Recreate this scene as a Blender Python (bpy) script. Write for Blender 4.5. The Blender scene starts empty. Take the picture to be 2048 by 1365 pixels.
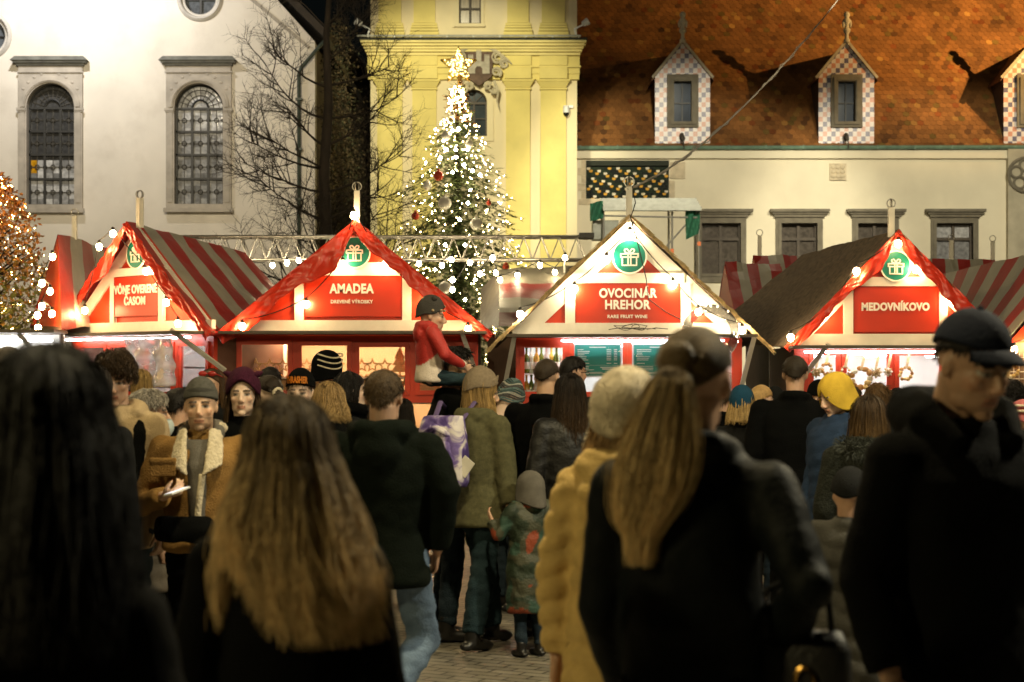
import bpy, bmesh, math, random
from mathutils import Vector, Matrix, Euler, noise
from mathutils.geometry import tessellate_polygon
PI = math.pi
R = math.radians
scene = bpy.context.scene
col = scene.collection
# ------------------------------------------------------------------ camera
F, CAMZ, HOR = 3600.0, 1.65, 750.0          # focal length in photo pixels, eye height, horizon row
cam_d = bpy.data.cameras.new('camera')
cam = bpy.data.objects.new('camera', cam_d); col.objects.link(cam)
cam.location = (0, 0, CAMZ); cam.rotation_euler = (R(90), 0, 0)
cam_d.sensor_width = 36; cam_d.lens = 36*F/2048; cam_d.shift_y = (HOR-682.5)/2048
cam_d.clip_start = 0.1; cam_d.clip_end = 600
cam_d.dof.use_dof = True; cam_d.dof.focus_distance = 15.5; cam_d.dof.aperture_fstop = 4.0
cam_d.dof.aperture_blades = 9
scene.camera = cam
scene.render.resolution_x, scene.render.resolution_y = 1024, 682
# ------------------------------------------------------------------ night sky
wd = bpy.data.worlds.new('World'); scene.world = wd; wd.use_nodes = True
bg = wd.node_tree.nodes['Background']
bg.inputs['Color'].default_value = (0.30, 0.40, 0.38, 1); bg.inputs['Strength'].default_value = 0.0045
scene.view_settings.view_transform = 'Standard'; scene.view_settings.look = 'None'
scene.view_settings.exposure = 0.70; scene.view_settings.gamma = 1.0
try:
    scene.cycles.use_denoising = True
    scene.cycles.sample_clamp_indirect = 6.0
    scene.cycles.max_bounces = 8
    scene.cycles.transparent_max_bounces = 12
except Exception:
    pass
# ------------------------------------------------------------------ floodlights and street lamps of the square, plus added unseen fill lights
def lamp(name, loc, color, power, kind='POINT', radius=0.15, target=None, size=60, blend=0.6):
    d = bpy.data.lights.new(name, kind); d.color = color; d.energy = power; d.shadow_soft_size = radius
    if kind == 'SPOT':
        d.spot_size = R(size); d.spot_blend = blend
    o = bpy.data.objects.new(name, d); col.objects.link(o); o.location = loc
    if target is not None:
        o.rotation_euler = (Vector(target)-Vector(loc)).to_track_quat('-Z', 'Y').to_euler()
    return o
WARM = (1.0, 0.66, 0.30); SODIUM = (1.0, 0.50, 0.14); COOL = (1.0, 0.97, 0.95)
lamp('church_floodlight', (-12.4, 46.6, 14.5), COOL, 1600, 'SPOT', .1, (-12.8, 52, 13.2), 130, 1.0)
lamp('church_wash', (-9, 30, 13), (1.0, .86, .62), 5200, 'SPOT', .2, (-10, 52, 6.5), 60, .9)
lamp('roof_floodlight', (24.5, 53, 16.6), (1.0, .60, .22), 17500, 'SPOT', .08, (16.5, 65.8, 16.2), 70, 1.0)
lamp('town_hall_wash', (6, 34, 16), (1.0, .90, .66), 14800, 'SPOT', .2, (6, 62, 4.6), 31, .45)
lamp('town_hall_wash', (14.5, 34, 16), (1.0, .90, .66), 14800, 'SPOT', .2, (14.5, 62, 4.6), 31, .45)
lamp('tower_floodlight', (-3, 42, 15), (1.0, .92, .60), 7400, 'SPOT', .2, (-1.6, 60, 9.5), 34, .6)
lamp('square_light', (-6.6, .9, 5.2), (1.0, .82, .40), 600, 'POINT', .2)
lamp('square_light', (3.8, 6.6, 4.6), (1.0, .90, .62), 560, 'POINT', .15)  # added rim light, out of frame, for the foreground hair and shoulders
lamp('square_light', (.2, 6.1, 7.8), (1.0, .82, .46), 1050, 'POINT', .2)  # added overhead fill for the middle of the crowd
lamp('square_light', (7.5, 14.0, 7.5), (1.0, .78, .42), 600, 'POINT', .25)
lamp('square_light', (-6.5, 15.5, 7.5), (1.0, .76, .38), 600, 'POINT', .25)
lamp('square_light', (-5.0, 32.5, 10.0), (1.0, .82, .56), 260, 'POINT', .25)  # added above the frame to brighten the back row roofs
lamp('square_light', (7.0, 33.5, 10.0), (1.0, .82, .56), 260, 'POINT', .25)  # second added light for the rear roofs

def W(px, py, Y):
    return Vector(((px-1024)/F*Y, Y, CAMZ-(py-HOR)/F*Y))
def WX(px, Y): return (px-1024)/F*Y
def WZ(py, Y): return CAMZ-(py-HOR)/F*Y
# ------------------------------------------------------------------ materials
_m = {}
def nodes_of(name):
    m = bpy.data.materials.new(name); m.use_nodes = True
    nt = m.node_tree
    return m, nt, nt.nodes['Principled BSDF']
def mat(name, c, rough=0.6, var=0.15, scale=6.0, bump=0.0, bscale=None, metal=0.0, spec=0.5, stretch=(1, 1, 1), attr=False, sheen=0.0, sss=0.0, grime=0.0, grimec=(.12,.10,.07)):
    if name in _m: return _m[name]
    m, nt, p = nodes_of(name)
    N, L = nt.nodes, nt.links
    p.inputs['Roughness'].default_value = rough; p.inputs['Metallic'].default_value = metal
    p.inputs['Specular IOR Level'].default_value = spec
    if sheen: p.inputs['Sheen Weight'].default_value = sheen
    if sss:
        p.inputs['Subsurface Weight'].default_value = sss
        p.inputs['Subsurface Radius'].default_value = (.02, .008, .004); p.inputs['Subsurface Scale'].default_value = .4
    tc = N.new('ShaderNodeTexCoord'); mp = N.new('ShaderNodeMapping'); mp.inputs['Scale'].default_value = stretch
    L.new(tc.outputs['Object'], mp.inputs['Vector'])
    no = N.new('ShaderNodeTexNoise'); no.inputs['Scale'].default_value = scale; no.inputs['Detail'].default_value = 6
    L.new(mp.outputs[0], no.inputs['Vector'])
    mr = N.new('ShaderNodeMapRange'); mr.inputs['To Min'].default_value = 1-var; mr.inputs['To Max'].default_value = 1+var
    mr.inputs['From Min'].default_value = .3; mr.inputs['From Max'].default_value = .7
    L.new(no.outputs['Fac'], mr.inputs['Value'])
    mx = N.new('ShaderNodeVectorMath'); mx.operation = 'SCALE'
    if attr:
        at = N.new('ShaderNodeAttribute'); at.attribute_name = 'Col'; L.new(at.outputs['Color'], mx.inputs[0])
    else:
        mx.inputs[0].default_value = c
    L.new(mr.outputs[0], mx.inputs['Scale'])
    out = mx.outputs[0]
    if grime:
        n2 = N.new('ShaderNodeTexNoise'); n2.inputs['Scale'].default_value = .9; n2.inputs['Detail'].default_value = 8; n2.inputs['Roughness'].default_value = .65
        L.new(tc.outputs['Object'], n2.inputs['Vector'])
        r2 = N.new('ShaderNodeMapRange'); r2.inputs['From Min'].default_value = .5; r2.inputs['From Max'].default_value = .75; r2.inputs['To Max'].default_value = grime
        L.new(n2.outputs['Fac'], r2.inputs['Value'])
        mm = N.new('ShaderNodeMix'); mm.data_type = 'RGBA'; L.new(r2.outputs[0], mm.inputs['Factor'])
        L.new(out, mm.inputs['A']); mm.inputs['B'].default_value = (*grimec, 1); out = mm.outputs['Result']
    L.new(out, p.inputs['Base Color'])
    if bump:
        nb = N.new('ShaderNodeTexNoise'); nb.inputs['Scale'].default_value = bscale or scale*4; nb.inputs['Detail'].default_value = 5
        L.new(mp.outputs[0], nb.inputs['Vector'])
        b = N.new('ShaderNodeBump'); b.inputs['Strength'].default_value = bump; b.inputs['Distance'].default_value = .02
        L.new(nb.outputs['Fac'], b.inputs['Height']); L.new(b.outputs[0], p.inputs['Normal'])
    _m[name] = m
    return m
def emit(name, c, s, sample='AUTO'):
    if name in _m: return _m[name]
    m, nt, p = nodes_of(name)
    p.inputs['Base Color'].default_value = (.8, .8, .8, 1)
    p.inputs['Emission Color'].default_value = (*c, 1); p.inputs['Emission Strength'].default_value = s
    try: m.cycles.emission_sampling = sample
    except Exception: pass
    _m[name] = m
    return m
def glass(name, tint=(.9, .9, .9), gloss=0.12, rough=0.03, milky=0.0):
    if name in _m: return _m[name]
    m, nt, p = nodes_of(name); N, L = nt.nodes, nt.links
    out = N['Material Output']
    tr = N.new('ShaderNodeBsdfTransparent'); tr.inputs['Color'].default_value = (*tint, 1)
    gl = N.new('ShaderNodeBsdfGlossy'); gl.inputs['Roughness'].default_value = rough
    fr = N.new('ShaderNodeFresnel'); fr.inputs['IOR'].default_value = 1.45
    ad = N.new('ShaderNodeMath'); ad.operation = 'MULTIPLY_ADD'; ad.inputs[1].default_value = .8; ad.inputs[2].default_value = gloss*.3
    L.new(fr.outputs[0], ad.inputs[0])
    mx = N.new('ShaderNodeMixShader'); L.new(ad.outputs[0], mx.inputs['Fac']); L.new(tr.outputs[0], mx.inputs[1]); L.new(gl.outputs[0], mx.inputs[2])
    last = mx.outputs[0]
    if milky:
        df = N.new('ShaderNodeBsdfDiffuse'); df.inputs['Color'].default_value = (.8, .8, .78, 1)
        tl = N.new('ShaderNodeBsdfTranslucent'); tl.inputs['Color'].default_value = (.8, .8, .78, 1)
        m2 = N.new('ShaderNodeMixShader'); m2.inputs['Fac'].default_value = .5; L.new(df.outputs[0], m2.inputs[1]); L.new(tl.outputs[0], m2.inputs[2])
        no = N.new('ShaderNodeTexNoise'); no.inputs['Scale'].default_value = 5; no.inputs['Detail'].default_value = 6
        tc = N.new('ShaderNodeTexCoord'); L.new(tc.outputs['Object'], no.inputs['Vector'])
        mr = N.new('ShaderNodeMapRange'); mr.inputs['From Min'].default_value = .3; mr.inputs['From Max'].default_value = .75
        mr.inputs['To Min'].default_value = milky*.4; mr.inputs['To Max'].default_value = min(1, milky*1.6)
        L.new(no.outputs['Fac'], mr.inputs['Value'])
        m3 = N.new('ShaderNodeMixShader'); L.new(mr.outputs[0], m3.inputs['Fac']); L.new(last, m3.inputs[1]); L.new(m2.outputs[0], m3.inputs[2])
        last = m3.outputs[0]
    L.new(last, out.inputs['Surface'])
    _m[name] = m
    return m
VC = dict(attr=True)
# ------------------------------------------------------------------ mesh builder
class MB:
    def __init__(s, c=(1, 1, 1)): s.v = []; s.f = []; s.c = []; s.col = c
    def add(s, vs, fs):
        n = len(s.v); s.v += [tuple(p) for p in vs]
        for f in fs: s.f.append([i+n for i in f]); s.c.append(s.col)
        return s
    def box(s, x0, x1, y0, y1, z0, z1):
        vs = [(x, y, z) for z in (z0, z1) for y in (y0, y1) for x in (x0, x1)]
        return s.add(vs, [(0, 2, 3, 1), (4, 5, 7, 6), (0, 1, 5, 4), (2, 6, 7, 3), (0, 4, 6, 2), (1, 3, 7, 5)])
    def bar(s, p, q, w, h, up=(0, 0, 1)):
        p, q = Vector(p), Vector(q); d = (q-p).normalized(); u = Vector(up)
        a = d.cross(u)
        if a.length < 1e-4: a = d.cross(Vector((0, 1, 0)))
        a.normalize(); b = a.cross(d).normalized()
        vs = [e+a*sa*w/2+b*sb*h/2 for e in (p, q) for sb in (-1, 1) for sa in (-1, 1)]
        return s.add(vs, [(0, 2, 3, 1), (4, 5, 7, 6), (0, 1, 5, 4), (2, 6, 7, 3), (0, 4, 6, 2), (1, 3, 7, 5)])
    def tube(s, pts, r, n=8, cap=True, ell=1.0, ref=None):
        pts = [Vector(p) for p in pts]; k = len(pts)
        rs = r if isinstance(r, (list, tuple)) else [r]*k
        t0 = (pts[1]-pts[0]).normalized()
        a = t0.cross(Vector(ref or (0, 0, 1)))
        if a.length < 1e-3: a = t0.cross(Vector((0, 1, 0)))
        a.normalize(); vs = []
        for i, p in enumerate(pts):
            t = (pts[min(i+1, k-1)]-pts[max(i-1, 0)])
            if t.length < 1e-9: t = t0.copy()
            t.normalize(); a = (a-t*a.dot(t))
            if a.length < 1e-5: a = t.orthogonal()
            a.normalize(); b = t.cross(a)
            for j in range(n):
                g = 2*PI*j/n
                vs.append(p+a*(math.cos(g)*rs[i])+b*(math.sin(g)*rs[i]*ell))
        fs = [(i*n+j, i*n+(j+1) % n, (i+1)*n+(j+1) % n, (i+1)*n+j) for i in range(k-1) for j in range(n)]
        if cap: fs += [tuple(range(n-1, -1, -1)), tuple(range((k-1)*n, k*n))]
        return s.add(vs, fs)
    def loft(s, rings):
        k = len(rings); n = len(rings[0]); vs = [p for r in rings for p in r]
        fs = [(i*n+j, i*n+(j+1) % n, (i+1)*n+(j+1) % n, (i+1)*n+j) for i in range(k-1) for j in range(n)]
        fs += [tuple(range(n-1, -1, -1)), tuple(range((k-1)*n, k*n))]
        return s.add(vs, fs)
    def sections(s, secs, n=24, power=2.0):
        """secs: (cx, cy, z, rx, ry) horizontal super-ellipses, bottom to top"""
        rings = []
        for cx, cy, z, rx, ry in secs:
            rg = []
            for j in range(n):
                a = 2*PI*j/n; ca, sa = math.cos(a), math.sin(a)
                e = 2/power
                rg.append(Vector((cx+math.copysign(abs(ca)**e, ca)*rx, cy+math.copysign(abs(sa)**e, sa)*ry, z)))
            rings.append(rg)
        return s.loft(rings)
    def ell(s, c, r, M=None, nu=16, nv=10):
        c = Vector(c); r = (r, r, r) if not isinstance(r, (tuple, list)) else r
        vs = []; M = M or Matrix.Identity(3)
        for i in range(1, nv):
            th = PI*i/nv
            for j in range(nu):
                ph = 2*PI*j/nu
                vs.append(c+M @ Vector((r[0]*math.sin(th)*math.cos(ph), r[1]*math.sin(th)*math.sin(ph), r[2]*math.cos(th))))
        top = len(vs); vs.append(c+M @ Vector((0, 0, r[2]))); vs.append(c+M @ Vector((0, 0, -r[2])))
        fs = [(i*nu+j, (i+1)*nu+j, (i+1)*nu+(j+1) % nu, i*nu+(j+1) % nu) for i in range(nv-2) for j in range(nu)]
        fs += [(top, j, (j+1) % nu) for j in range(nu)]
        b = (nv-2)*nu
        fs += [(top+1, b+(j+1) % nu, b+j) for j in range(nu)]
        return s.add(vs, fs)
    def octa(s, c, r):
        c = Vector(c)
        vs = [c+Vector(d)*r for d in ((1, 0, 0), (-1, 0, 0), (0, 1, 0), (0, -1, 0), (0, 0, 1), (0, 0, -1))]
        return s.add(vs, [(0, 2, 4), (2, 1, 4), (1, 3, 4), (3, 0, 4), (2, 0, 5), (1, 2, 5), (3, 1, 5), (0, 3, 5)])
    def lathe(s, prof, c=(0, 0, 0), n=20, M=None):
        c = Vector(c); M = M or Matrix.Identity(3)
        vs = [c+M @ Vector((r*math.cos(2*PI*j/n), r*math.sin(2*PI*j/n), z)) for r, z in prof for j in range(n)]
        k = len(prof)
        fs = [(i*n+j, i*n+(j+1) % n, (i+1)*n+(j+1) % n, (i+1)*n+j) for i in range(k-1) for j in range(n)]
        fs += [tuple(range(n-1, -1, -1)), tuple(range((k-1)*n, k*n))]
        return s.add(vs, fs)
    def plate(s, outer, holes, y0, y1):
        """polygon in x,z with holes, extruded from y0 (front) to y1"""
        loops = [outer]+list(holes)
        flat = [p for l in loops for p in l]
        tris = tessellate_polygon([[Vector((p[0], p[1], 0)) for p in l] for l in loops])
        n = len(flat)
        vs = [(p[0], y0, p[1]) for p in flat]+[(p[0], y1, p[1]) for p in flat]
        fs = []
        for t in tris:
            a, b, c = (Vector(flat[i]+(0,)) if len(flat[i]) == 2 else Vector(flat[i]) for i in t)
            if (b-a).cross(c-a).z < 0: t = (t[0], t[2], t[1])
            fs.append(tuple(t)); fs.append((t[2]+n, t[1]+n, t[0]+n))
        o = 0
        for l in loops:
            k = len(l)
            for i in range(k):
                a, b = o+i, o+(i+1) % k
                fs.append((a, a+n, b+n, b))
            o += k
        return s.add(vs, fs)
    def xform(s, M):
        s.v = [tuple(M @ Vector(p)) for p in s.v]; return s
    def mesh(s, name, smooth=False, color=False):
        me = bpy.data.meshes.new(name); me.from_pydata(s.v, [], s.f); me.update()
        if color: setcol(me, s.c)
        if smooth: me.shade_smooth()
        return me
    def build(s, name, m, parent=None, smooth=False, color=False, fix=True):
        me = s.mesh(name, smooth, color)
        if fix:
            bm = bmesh.new(); bm.from_mesh(me); bmesh.ops.recalc_face_normals(bm, faces=bm.faces); bm.to_mesh(me); bm.free()
            if smooth: me.shade_smooth()
        return link(name, me, m, parent)
def setcol(me, cs):
    at = me.color_attributes.new('Col', 'FLOAT_COLOR', 'CORNER')
    buf = []
    for poly, c in zip(me.polygons, cs):
        buf += [c[0], c[1], c[2], 1.0]*poly.loop_total
    at.data.foreach_set('color', buf)
def link(name, me, m, parent=None):
    o = bpy.data.objects.new(name, me)
    if m is not None and not me.materials: me.materials.append(m)
    col.objects.link(o)
    if parent is not None: o.parent = parent
    return o
def tag(o, label=None, cat=None, group=None, kind=None):
    if label: o['label'] = label
    if cat: o['category'] = cat
    if group: o['group'] = group
    if kind: o['kind'] = kind
    return o
def thing(name, label, cat, loc=(0, 0, 0), rz=0, group=None):
    o = bpy.data.objects.new(name, None); col.objects.link(o); o.empty_display_size = .2
    o.location = loc; o.rotation_euler = (0, 0, rz)
    return tag(o, label, cat, group)
def circ(cx, cz, r, n=32, a0=0, a1=2*PI, rz=None):
    full = abs(a1-a0-2*PI) < 1e-6
    k = n if full else n+1
    return [(cx+r*math.cos(a0+(a1-a0)*i/n), cz+(rz or r)*math.sin(a0+(a1-a0)*i/n)) for i in range(k)]
def rect(x0, x1, z0, z1): return [(x0, z0), (x1, z0), (x1, z1), (x0, z1)]
def arch(x0, x1, z0, zs, n=20):
    """rectangle topped by a half circle; zs = springing height"""
    cx, r = (x0+x1)/2, (x1-x0)/2
    return [(x0, z0), (x1, z0)]+circ(cx, zs, r, n, 0, PI)
def text_mesh(txt, size, bold=0.0, extrude=0.004, width=None):
    cu = bpy.data.curves.new('txt', 'FONT'); cu.body = txt; cu.size = size; cu.align_x = 'CENTER'; cu.align_y = 'CENTER'
    cu.extrude = extrude; cu.offset = bold; cu.resolution_u = 4; cu.space_character = 1.06; cu.space_line = .92
    o = bpy.data.objects.new('txt', cu); col.objects.link(o)
    bpy.context.view_layer.update()
    me = bpy.data.meshes.new_from_object(o.evaluated_get(bpy.context.evaluated_depsgraph_get()))
    bpy.data.objects.remove(o); bpy.data.curves.remove(cu)
    xs = [v.co.x for v in me.vertices]
    k = width/(max(xs)-min(xs)) if width and xs else 1.0
    for v in me.vertices:
        x, y, z = v.co; v.co = (x*k, -z, y)          # upright, facing -Y
    me.materials.clear()
    return me
rnd = random.Random(7)
# ================================================================== GROUND
def paving_mat():
    m, nt, p = nodes_of('paving'); N, L = nt.nodes, nt.links
    tc = N.new('ShaderNodeTexCoord'); mp = N.new('ShaderNodeMapping'); mp.inputs['Rotation'].default_value = (0, 0, R(28))
    L.new(tc.outputs['Object'], mp.inputs['Vector'])
    b = N.new('ShaderNodeTexBrick'); b.inputs['Scale'].default_value = 2.6; b.inputs['Mortar Size'].default_value = .018
    b.inputs['Color1'].default_value = (.30, .27, .21, 1); b.inputs['Color2'].default_value = (.20, .18, .14, 1); b.inputs['Mortar'].default_value = (.035, .03, .025, 1)
    L.new(mp.outputs[0], b.inputs['Vector'])
    no = N.new('ShaderNodeTexNoise'); no.inputs['Scale'].default_value = 1.3; no.inputs['Detail'].default_value = 9; L.new(tc.outputs['Object'], no.inputs['Vector'])
    mr = N.new('ShaderNodeMapRange'); mr.inputs['From Min'].default_value = .3; mr.inputs['From Max'].default_value = .7; mr.inputs['To Min'].default_value = .45; mr.inputs['To Max'].default_value = 1.1
    L.new(no.outputs['Fac'], mr.inputs['Value'])
    mx = N.new('ShaderNodeVectorMath'); mx.operation = 'SCALE'; L.new(b.outputs['Color'], mx.inputs[0]); L.new(mr.outputs[0], mx.inputs['Scale'])
    L.new(mx.outputs[0], p.inputs['Base Color']); p.inputs['Roughness'].default_value = .42
    bp = N.new('ShaderNodeBump'); bp.inputs['Strength'].default_value = .5; bp.inputs['Distance'].default_value = .01; bp.invert = True
    L.new(b.outputs['Fac'], bp.inputs['Height']); L.new(bp.outputs[0], p.inputs['Normal'])
    return m
g = MB().add([(-90, -8, 0), (90, -8, 0), (90, 140, 0), (-90, 140, 0)], [(0, 1, 2, 3)]).build('ground', paving_mat(), fix=False)
tag(g, 'pale brick paving of the square seen between the walkers', 'ground', kind='structure')

PLAST = mat('plaster_white', (.74, .69, .60), .85, .09, .7, .2, 24, grime=.4, grimec=(.50, .44, .36))
STONE = mat('stone_grey', (.42, .38, .32), .85, .18, 3, .3, 25)
IRON = mat('dark_iron', (.02, .02, .018), .5, .2, 8)
LEAD = mat('lead_came', (.05, .045, .035), .5, .2, 8)
COPPER = mat('copper_green', (.10, .17, .12), .6, .3, 4)
GLASSCOL = mat('leaded_glass', (1, 1, 1), .12, .35, 9, .25, 14, attr=True)

# ================================================================== CHURCH
CY = 52.0
church = thing('church', 'white plastered church with arched leaded windows and round windows above', 'church', (WX(300, CY), CY, 0))
ox = church.location.x
def cx(px): return WX(px, CY)-ox
def cz(py): return WZ(py, CY)
church_windows = [(350, 447, 168, 409, 'r'), (55, 150, 168, 410, 'l')]
whole = [(cx(-330), -.2), (cx(630), -.2), (cx(630), cz(84)), (cx(420), cz(-150)), (cx(-330), cz(-150))]
holes = []
for a, b, t, bt, k in church_windows:
    r = (cx(b)-cx(a))/2
    holes.append(list(reversed(arch(cx(a)-.06, cx(b)+.06, cz(bt)-.06, cz(t)-r))))
ROUNDS = [(400, -2, 31, 45), (-24, 72, 34, 47)]
for px, py, r, ro in ROUNDS:
    holes.append(list(reversed(circ(cx(px), cz(py), (r+3)/F*CY, 36))))
MB().plate(whole, holes, 0, .45).build('wall', PLAST, church)
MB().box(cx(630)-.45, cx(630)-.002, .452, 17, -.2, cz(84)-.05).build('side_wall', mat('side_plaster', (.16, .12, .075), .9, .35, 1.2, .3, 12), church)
# verge of the roof, roof slab behind it and the moulding below
v0, v1 = Vector((cx(640)+.15, 0, cz(80)+.02)), Vector((cx(420)-.1, 0, cz(-160)))
rb = MB()
rb.add([v0+Vector((0, -.25, 0)), v1+Vector((0, -.25, 0)), v1+Vector((0, 16, 0)), v0+Vector((0, 16, 0)),
        v0+Vector((0, -.25, .28)), v1+Vector((0, -.25, .28)), v1+Vector((0, 16, .28)), v0+Vector((0, 16, .28))],
       [(0, 1, 2, 3), (7, 6, 5, 4), (0, 4, 5, 1), (2, 6, 7, 3), (1, 5, 6, 2), (0, 3, 7, 4)])
rb.build('roof', mat('roof_dark', (.04, .03, .02), .8, .3, 4), church)
MB().bar((cx(618), -.05, cz(96)), (cx(400), -.05, cz(-88)), .1, .09).build('string_moulding', STONE, church)
pr = [(cx(652), -.12, cz(82)), (cx(640), -.14, cz(95)), (cx(603), -.14, cz(138)), (cx(599), -.14, cz(150)), (cx(599), -.14, 0)]
dp = MB().tube(pr, .055, 8)
for py in (200, 300, 400): dp.box(cx(595)-.04, cx(603)+.04, -.2, -.003, cz(py)-.03, cz(py)+.03)
dp.build('drainpipe', mat('pipe_green', (.035, .05, .035), .5, .3, 6), church)
def church_window(a, b, t, bt, kind):
    A, B, r = cx(a), cx(b), (cx(b)-cx(a))/2
    mid = (A+B)/2; zs = cz(t)-r; zb = cz(bt)
    w = MB()
    w.plate(rect(A-.24, B+.24, zb-.24, cz(t)+.50), [list(reversed(arch(A, B, zb, zs)))], -.12, .35)
    fr = w.build('window', STONE, church)
    d = MB()
    # archivolt, imposts, jamb fillets, sill, entablature and cornice
    d.plate([(mid+(r+.17)*math.cos(PI*i/24), zs+(r+.17)*math.sin(PI*i/24)) for i in range(25)]+[(mid+(r+.04)*math.cos(PI*i/24), zs+(r+.04)*math.sin(PI*i/24)) for i in range(24, -1, -1)], [], -.17, -.118)
    d.plate([(mid+(r+.11)*math.cos(PI*i/24), zs+(r+.11)*math.sin(PI*i/24)) for i in range(25)]+[(mid+(r+.07)*math.cos(PI*i/24), zs+(r+.07)*math.sin(PI*i/24)) for i in range(24, -1, -1)], [], -.195, -.168)
    for s, e in ((-1, A), (1, B)):
        x0, x1 = sorted((e+s*.02, e+s*.28)); d.box(x0, x1, -.18, -.117, zs-.1, zs-.03); 
        x0, x1 = sorted((e+s*.03, e+s*.26)); d.box(x0, x1, -.16, -.116, zs-.14, zs-.101)
        x0, x1 = sorted((e+s*.05, e+s*.19)); d.box(x0, x1, -.145, -.115, zb+.05, zs-.142)
        # spandrel scrolls
        for q in range(5):
            ang = R(18+q*14); rr = r+.30
            px_, pz_ = mid+s*rr*math.cos(ang)*.93, zs+rr*math.sin(ang)
            if abs(px_-mid) < r+.18 and pz_ < cz(t)+.36: d.ell((px_, -.125, pz_), (.05, .02, .04), nu=8, nv=6)
    d.box(A-.30, B+.30, -.2, -.116, zb-.24, zb-.12)
    d.box(A-.27, B+.27, -.17, -.1165, cz(t)+.30, cz(t)+.34)
    d.box(A-.22, B+.22, -.15, -.1168, cz(t)+.12+.2, cz(t)+.50-.01)
    d.build('moulding', STONE, fr)
    c = MB(); z0 = cz(t)+.502
    c.box(A-.28, B+.28, -.22, -.002, z0, z0+.07); c.box(A-.36, B+.36, -.3, -.003, z0+.0705, z0+.13)
    c.add([(A-.42, -.36, z0+.131), (B+.42, -.36, z0+.131), (B+.42, -.001, z0+.131), (A-.42, -.001, z0+.131), (A-.30, -.30, z0+.25), (B+.30, -.30, z0+.25), (B+.30, -.001, z0+.25), (A-.30, -.001, z0+.25)],
          [(0, 1, 5, 4), (4, 5, 6, 7), (0, 4, 7, 3), (1, 2, 6, 5), (0, 3, 2, 1)])
    c.build('cornice', mat('cornice_lead', (.13, .13, .11), .7, .3, 5), fr)
    # glass in small quads, each painted lighter or darker for light on the panes
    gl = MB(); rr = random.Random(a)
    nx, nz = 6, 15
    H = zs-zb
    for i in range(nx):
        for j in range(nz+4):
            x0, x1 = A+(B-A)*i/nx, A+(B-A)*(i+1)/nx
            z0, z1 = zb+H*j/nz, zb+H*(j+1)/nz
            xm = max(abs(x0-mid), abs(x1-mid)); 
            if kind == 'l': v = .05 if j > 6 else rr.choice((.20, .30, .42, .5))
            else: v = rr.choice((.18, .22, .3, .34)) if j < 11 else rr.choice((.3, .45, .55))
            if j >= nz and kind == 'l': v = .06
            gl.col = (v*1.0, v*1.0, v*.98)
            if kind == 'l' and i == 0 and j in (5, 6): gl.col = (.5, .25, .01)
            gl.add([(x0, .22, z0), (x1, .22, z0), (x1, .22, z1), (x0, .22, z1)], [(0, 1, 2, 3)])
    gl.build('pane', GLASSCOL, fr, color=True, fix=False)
    ir = MB()
    for q in (1/3, 2/3): ir.box(A+(B-A)*q-.035, A+(B-A)*q+.035, .14, .2, zb, zs)
    for q in (0, .27, .52, .76, 1.0): z = zb+H*q; ir.box(A, B, .13, .205, z-.03, z+.03)
    for s in (A, B-.05): ir.box(s, s+.05, .13, .21, zb, zs)
    ir.tube([(mid+r*.97*math.cos(PI*i/20), .17, zs+r*.97*math.sin(PI*i/20)) for i in range(21)], .04, 6)
    ir.tube([(mid+(B-A)/6*math.cos(PI*i/12), .17, zs+(B-A)/6*1.1*math.sin(PI*i/12)) for i in range(13)], .03, 6)
    ir.build('frame', IRON, fr)
    ld = MB()
    for q in (1/6, .5, 5/6):
        x = A+(B-A)*q; ld.box(x-.012, x+.012, .195, .215, zb, zs)
    for q in (.135, .395, .64, .88):
        z = zb+H*q; ld.box(A, B, .196, .216, z-.012, z+.012)
        for x in (1/6, .5, 5/6):
            c0 = A+(B-A)*x
            ld.tube([(c0+.065*math.cos(2*PI*i/10), .19, z+.065*math.sin(2*PI*i/10)) for i in range(11)], .014, 4)
    for x in (.02, 1/3, 2/3, .98):
        for q in (.135, .395, .64, .88):
            ld.tube([(A+(B-A)*x+.055*math.cos(2*PI*i/10), .185, zb+H*q+.055*math.sin(2*PI*i/10)) for i in range(11)], .013, 4)
    for k in range(1, 10):
        a_ = PI*k/10; ld.bar((mid+r*.35*math.cos(a_), .2, zs+r*.35*math.sin(a_)), (mid+r*.96*math.cos(a_), .2, zs+r*.96*math.sin(a_)), .022, .02, (0, 1, 0))
    for q in (.55, .78): ld.tube([(mid+r*q*math.cos(PI*i/20), .2, zs+r*q*math.sin(PI*i/20)) for i in range(21)], .012, 4)
    ld.build('leading', LEAD, fr)
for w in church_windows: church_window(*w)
for px, py, r, ro in ROUNDS:
    r, ro = r/F*CY, ro/F*CY
    M = Matrix.Rotation(R(90), 3, 'X')
    ring = MB()
    prof = [(r+.02, .3), (r, .02), (r+.06, -.0), (r+.10, .10), (ro-.06, .12), (ro, .05), (ro+.02, -.002)]
    n = 40; vs = []
    for rr_, y in prof:
        vs += [(cx(px)+rr_*math.cos(2*PI*j/n), (-y if rr_ > r+.03 else y), cz(py)+rr_*math.sin(2*PI*j/n)) for j in range(n)]
    ring.add(vs, [(i*n+j, i*n+(j+1) % n, (i+1)*n+(j+1) % n, (i+1)*n+j) for i in range(len(prof)-1) for j in range(n)])
    o = ring.build('round_window', mat('stone_pale', (.55, .52, .47), .85, .12, 3, .2, 20), church, smooth=False)
    gm = MB((.10, .11, .12)); gm.plate(circ(cx(px), cz(py), r+.03, 32), [], .2, .24); gm.build('pane', GLASSCOL, o, color=True)
    fm = MB(); fm.box(cx(px)-.03, cx(px)+.03, .12, .19, cz(py)-r, cz(py)+r); fm.box(cx(px)-r, cx(px)+r, .125, .185, cz(py)-.02, cz(py)+.02)
    fm.build('frame', IRON, o)

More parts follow.
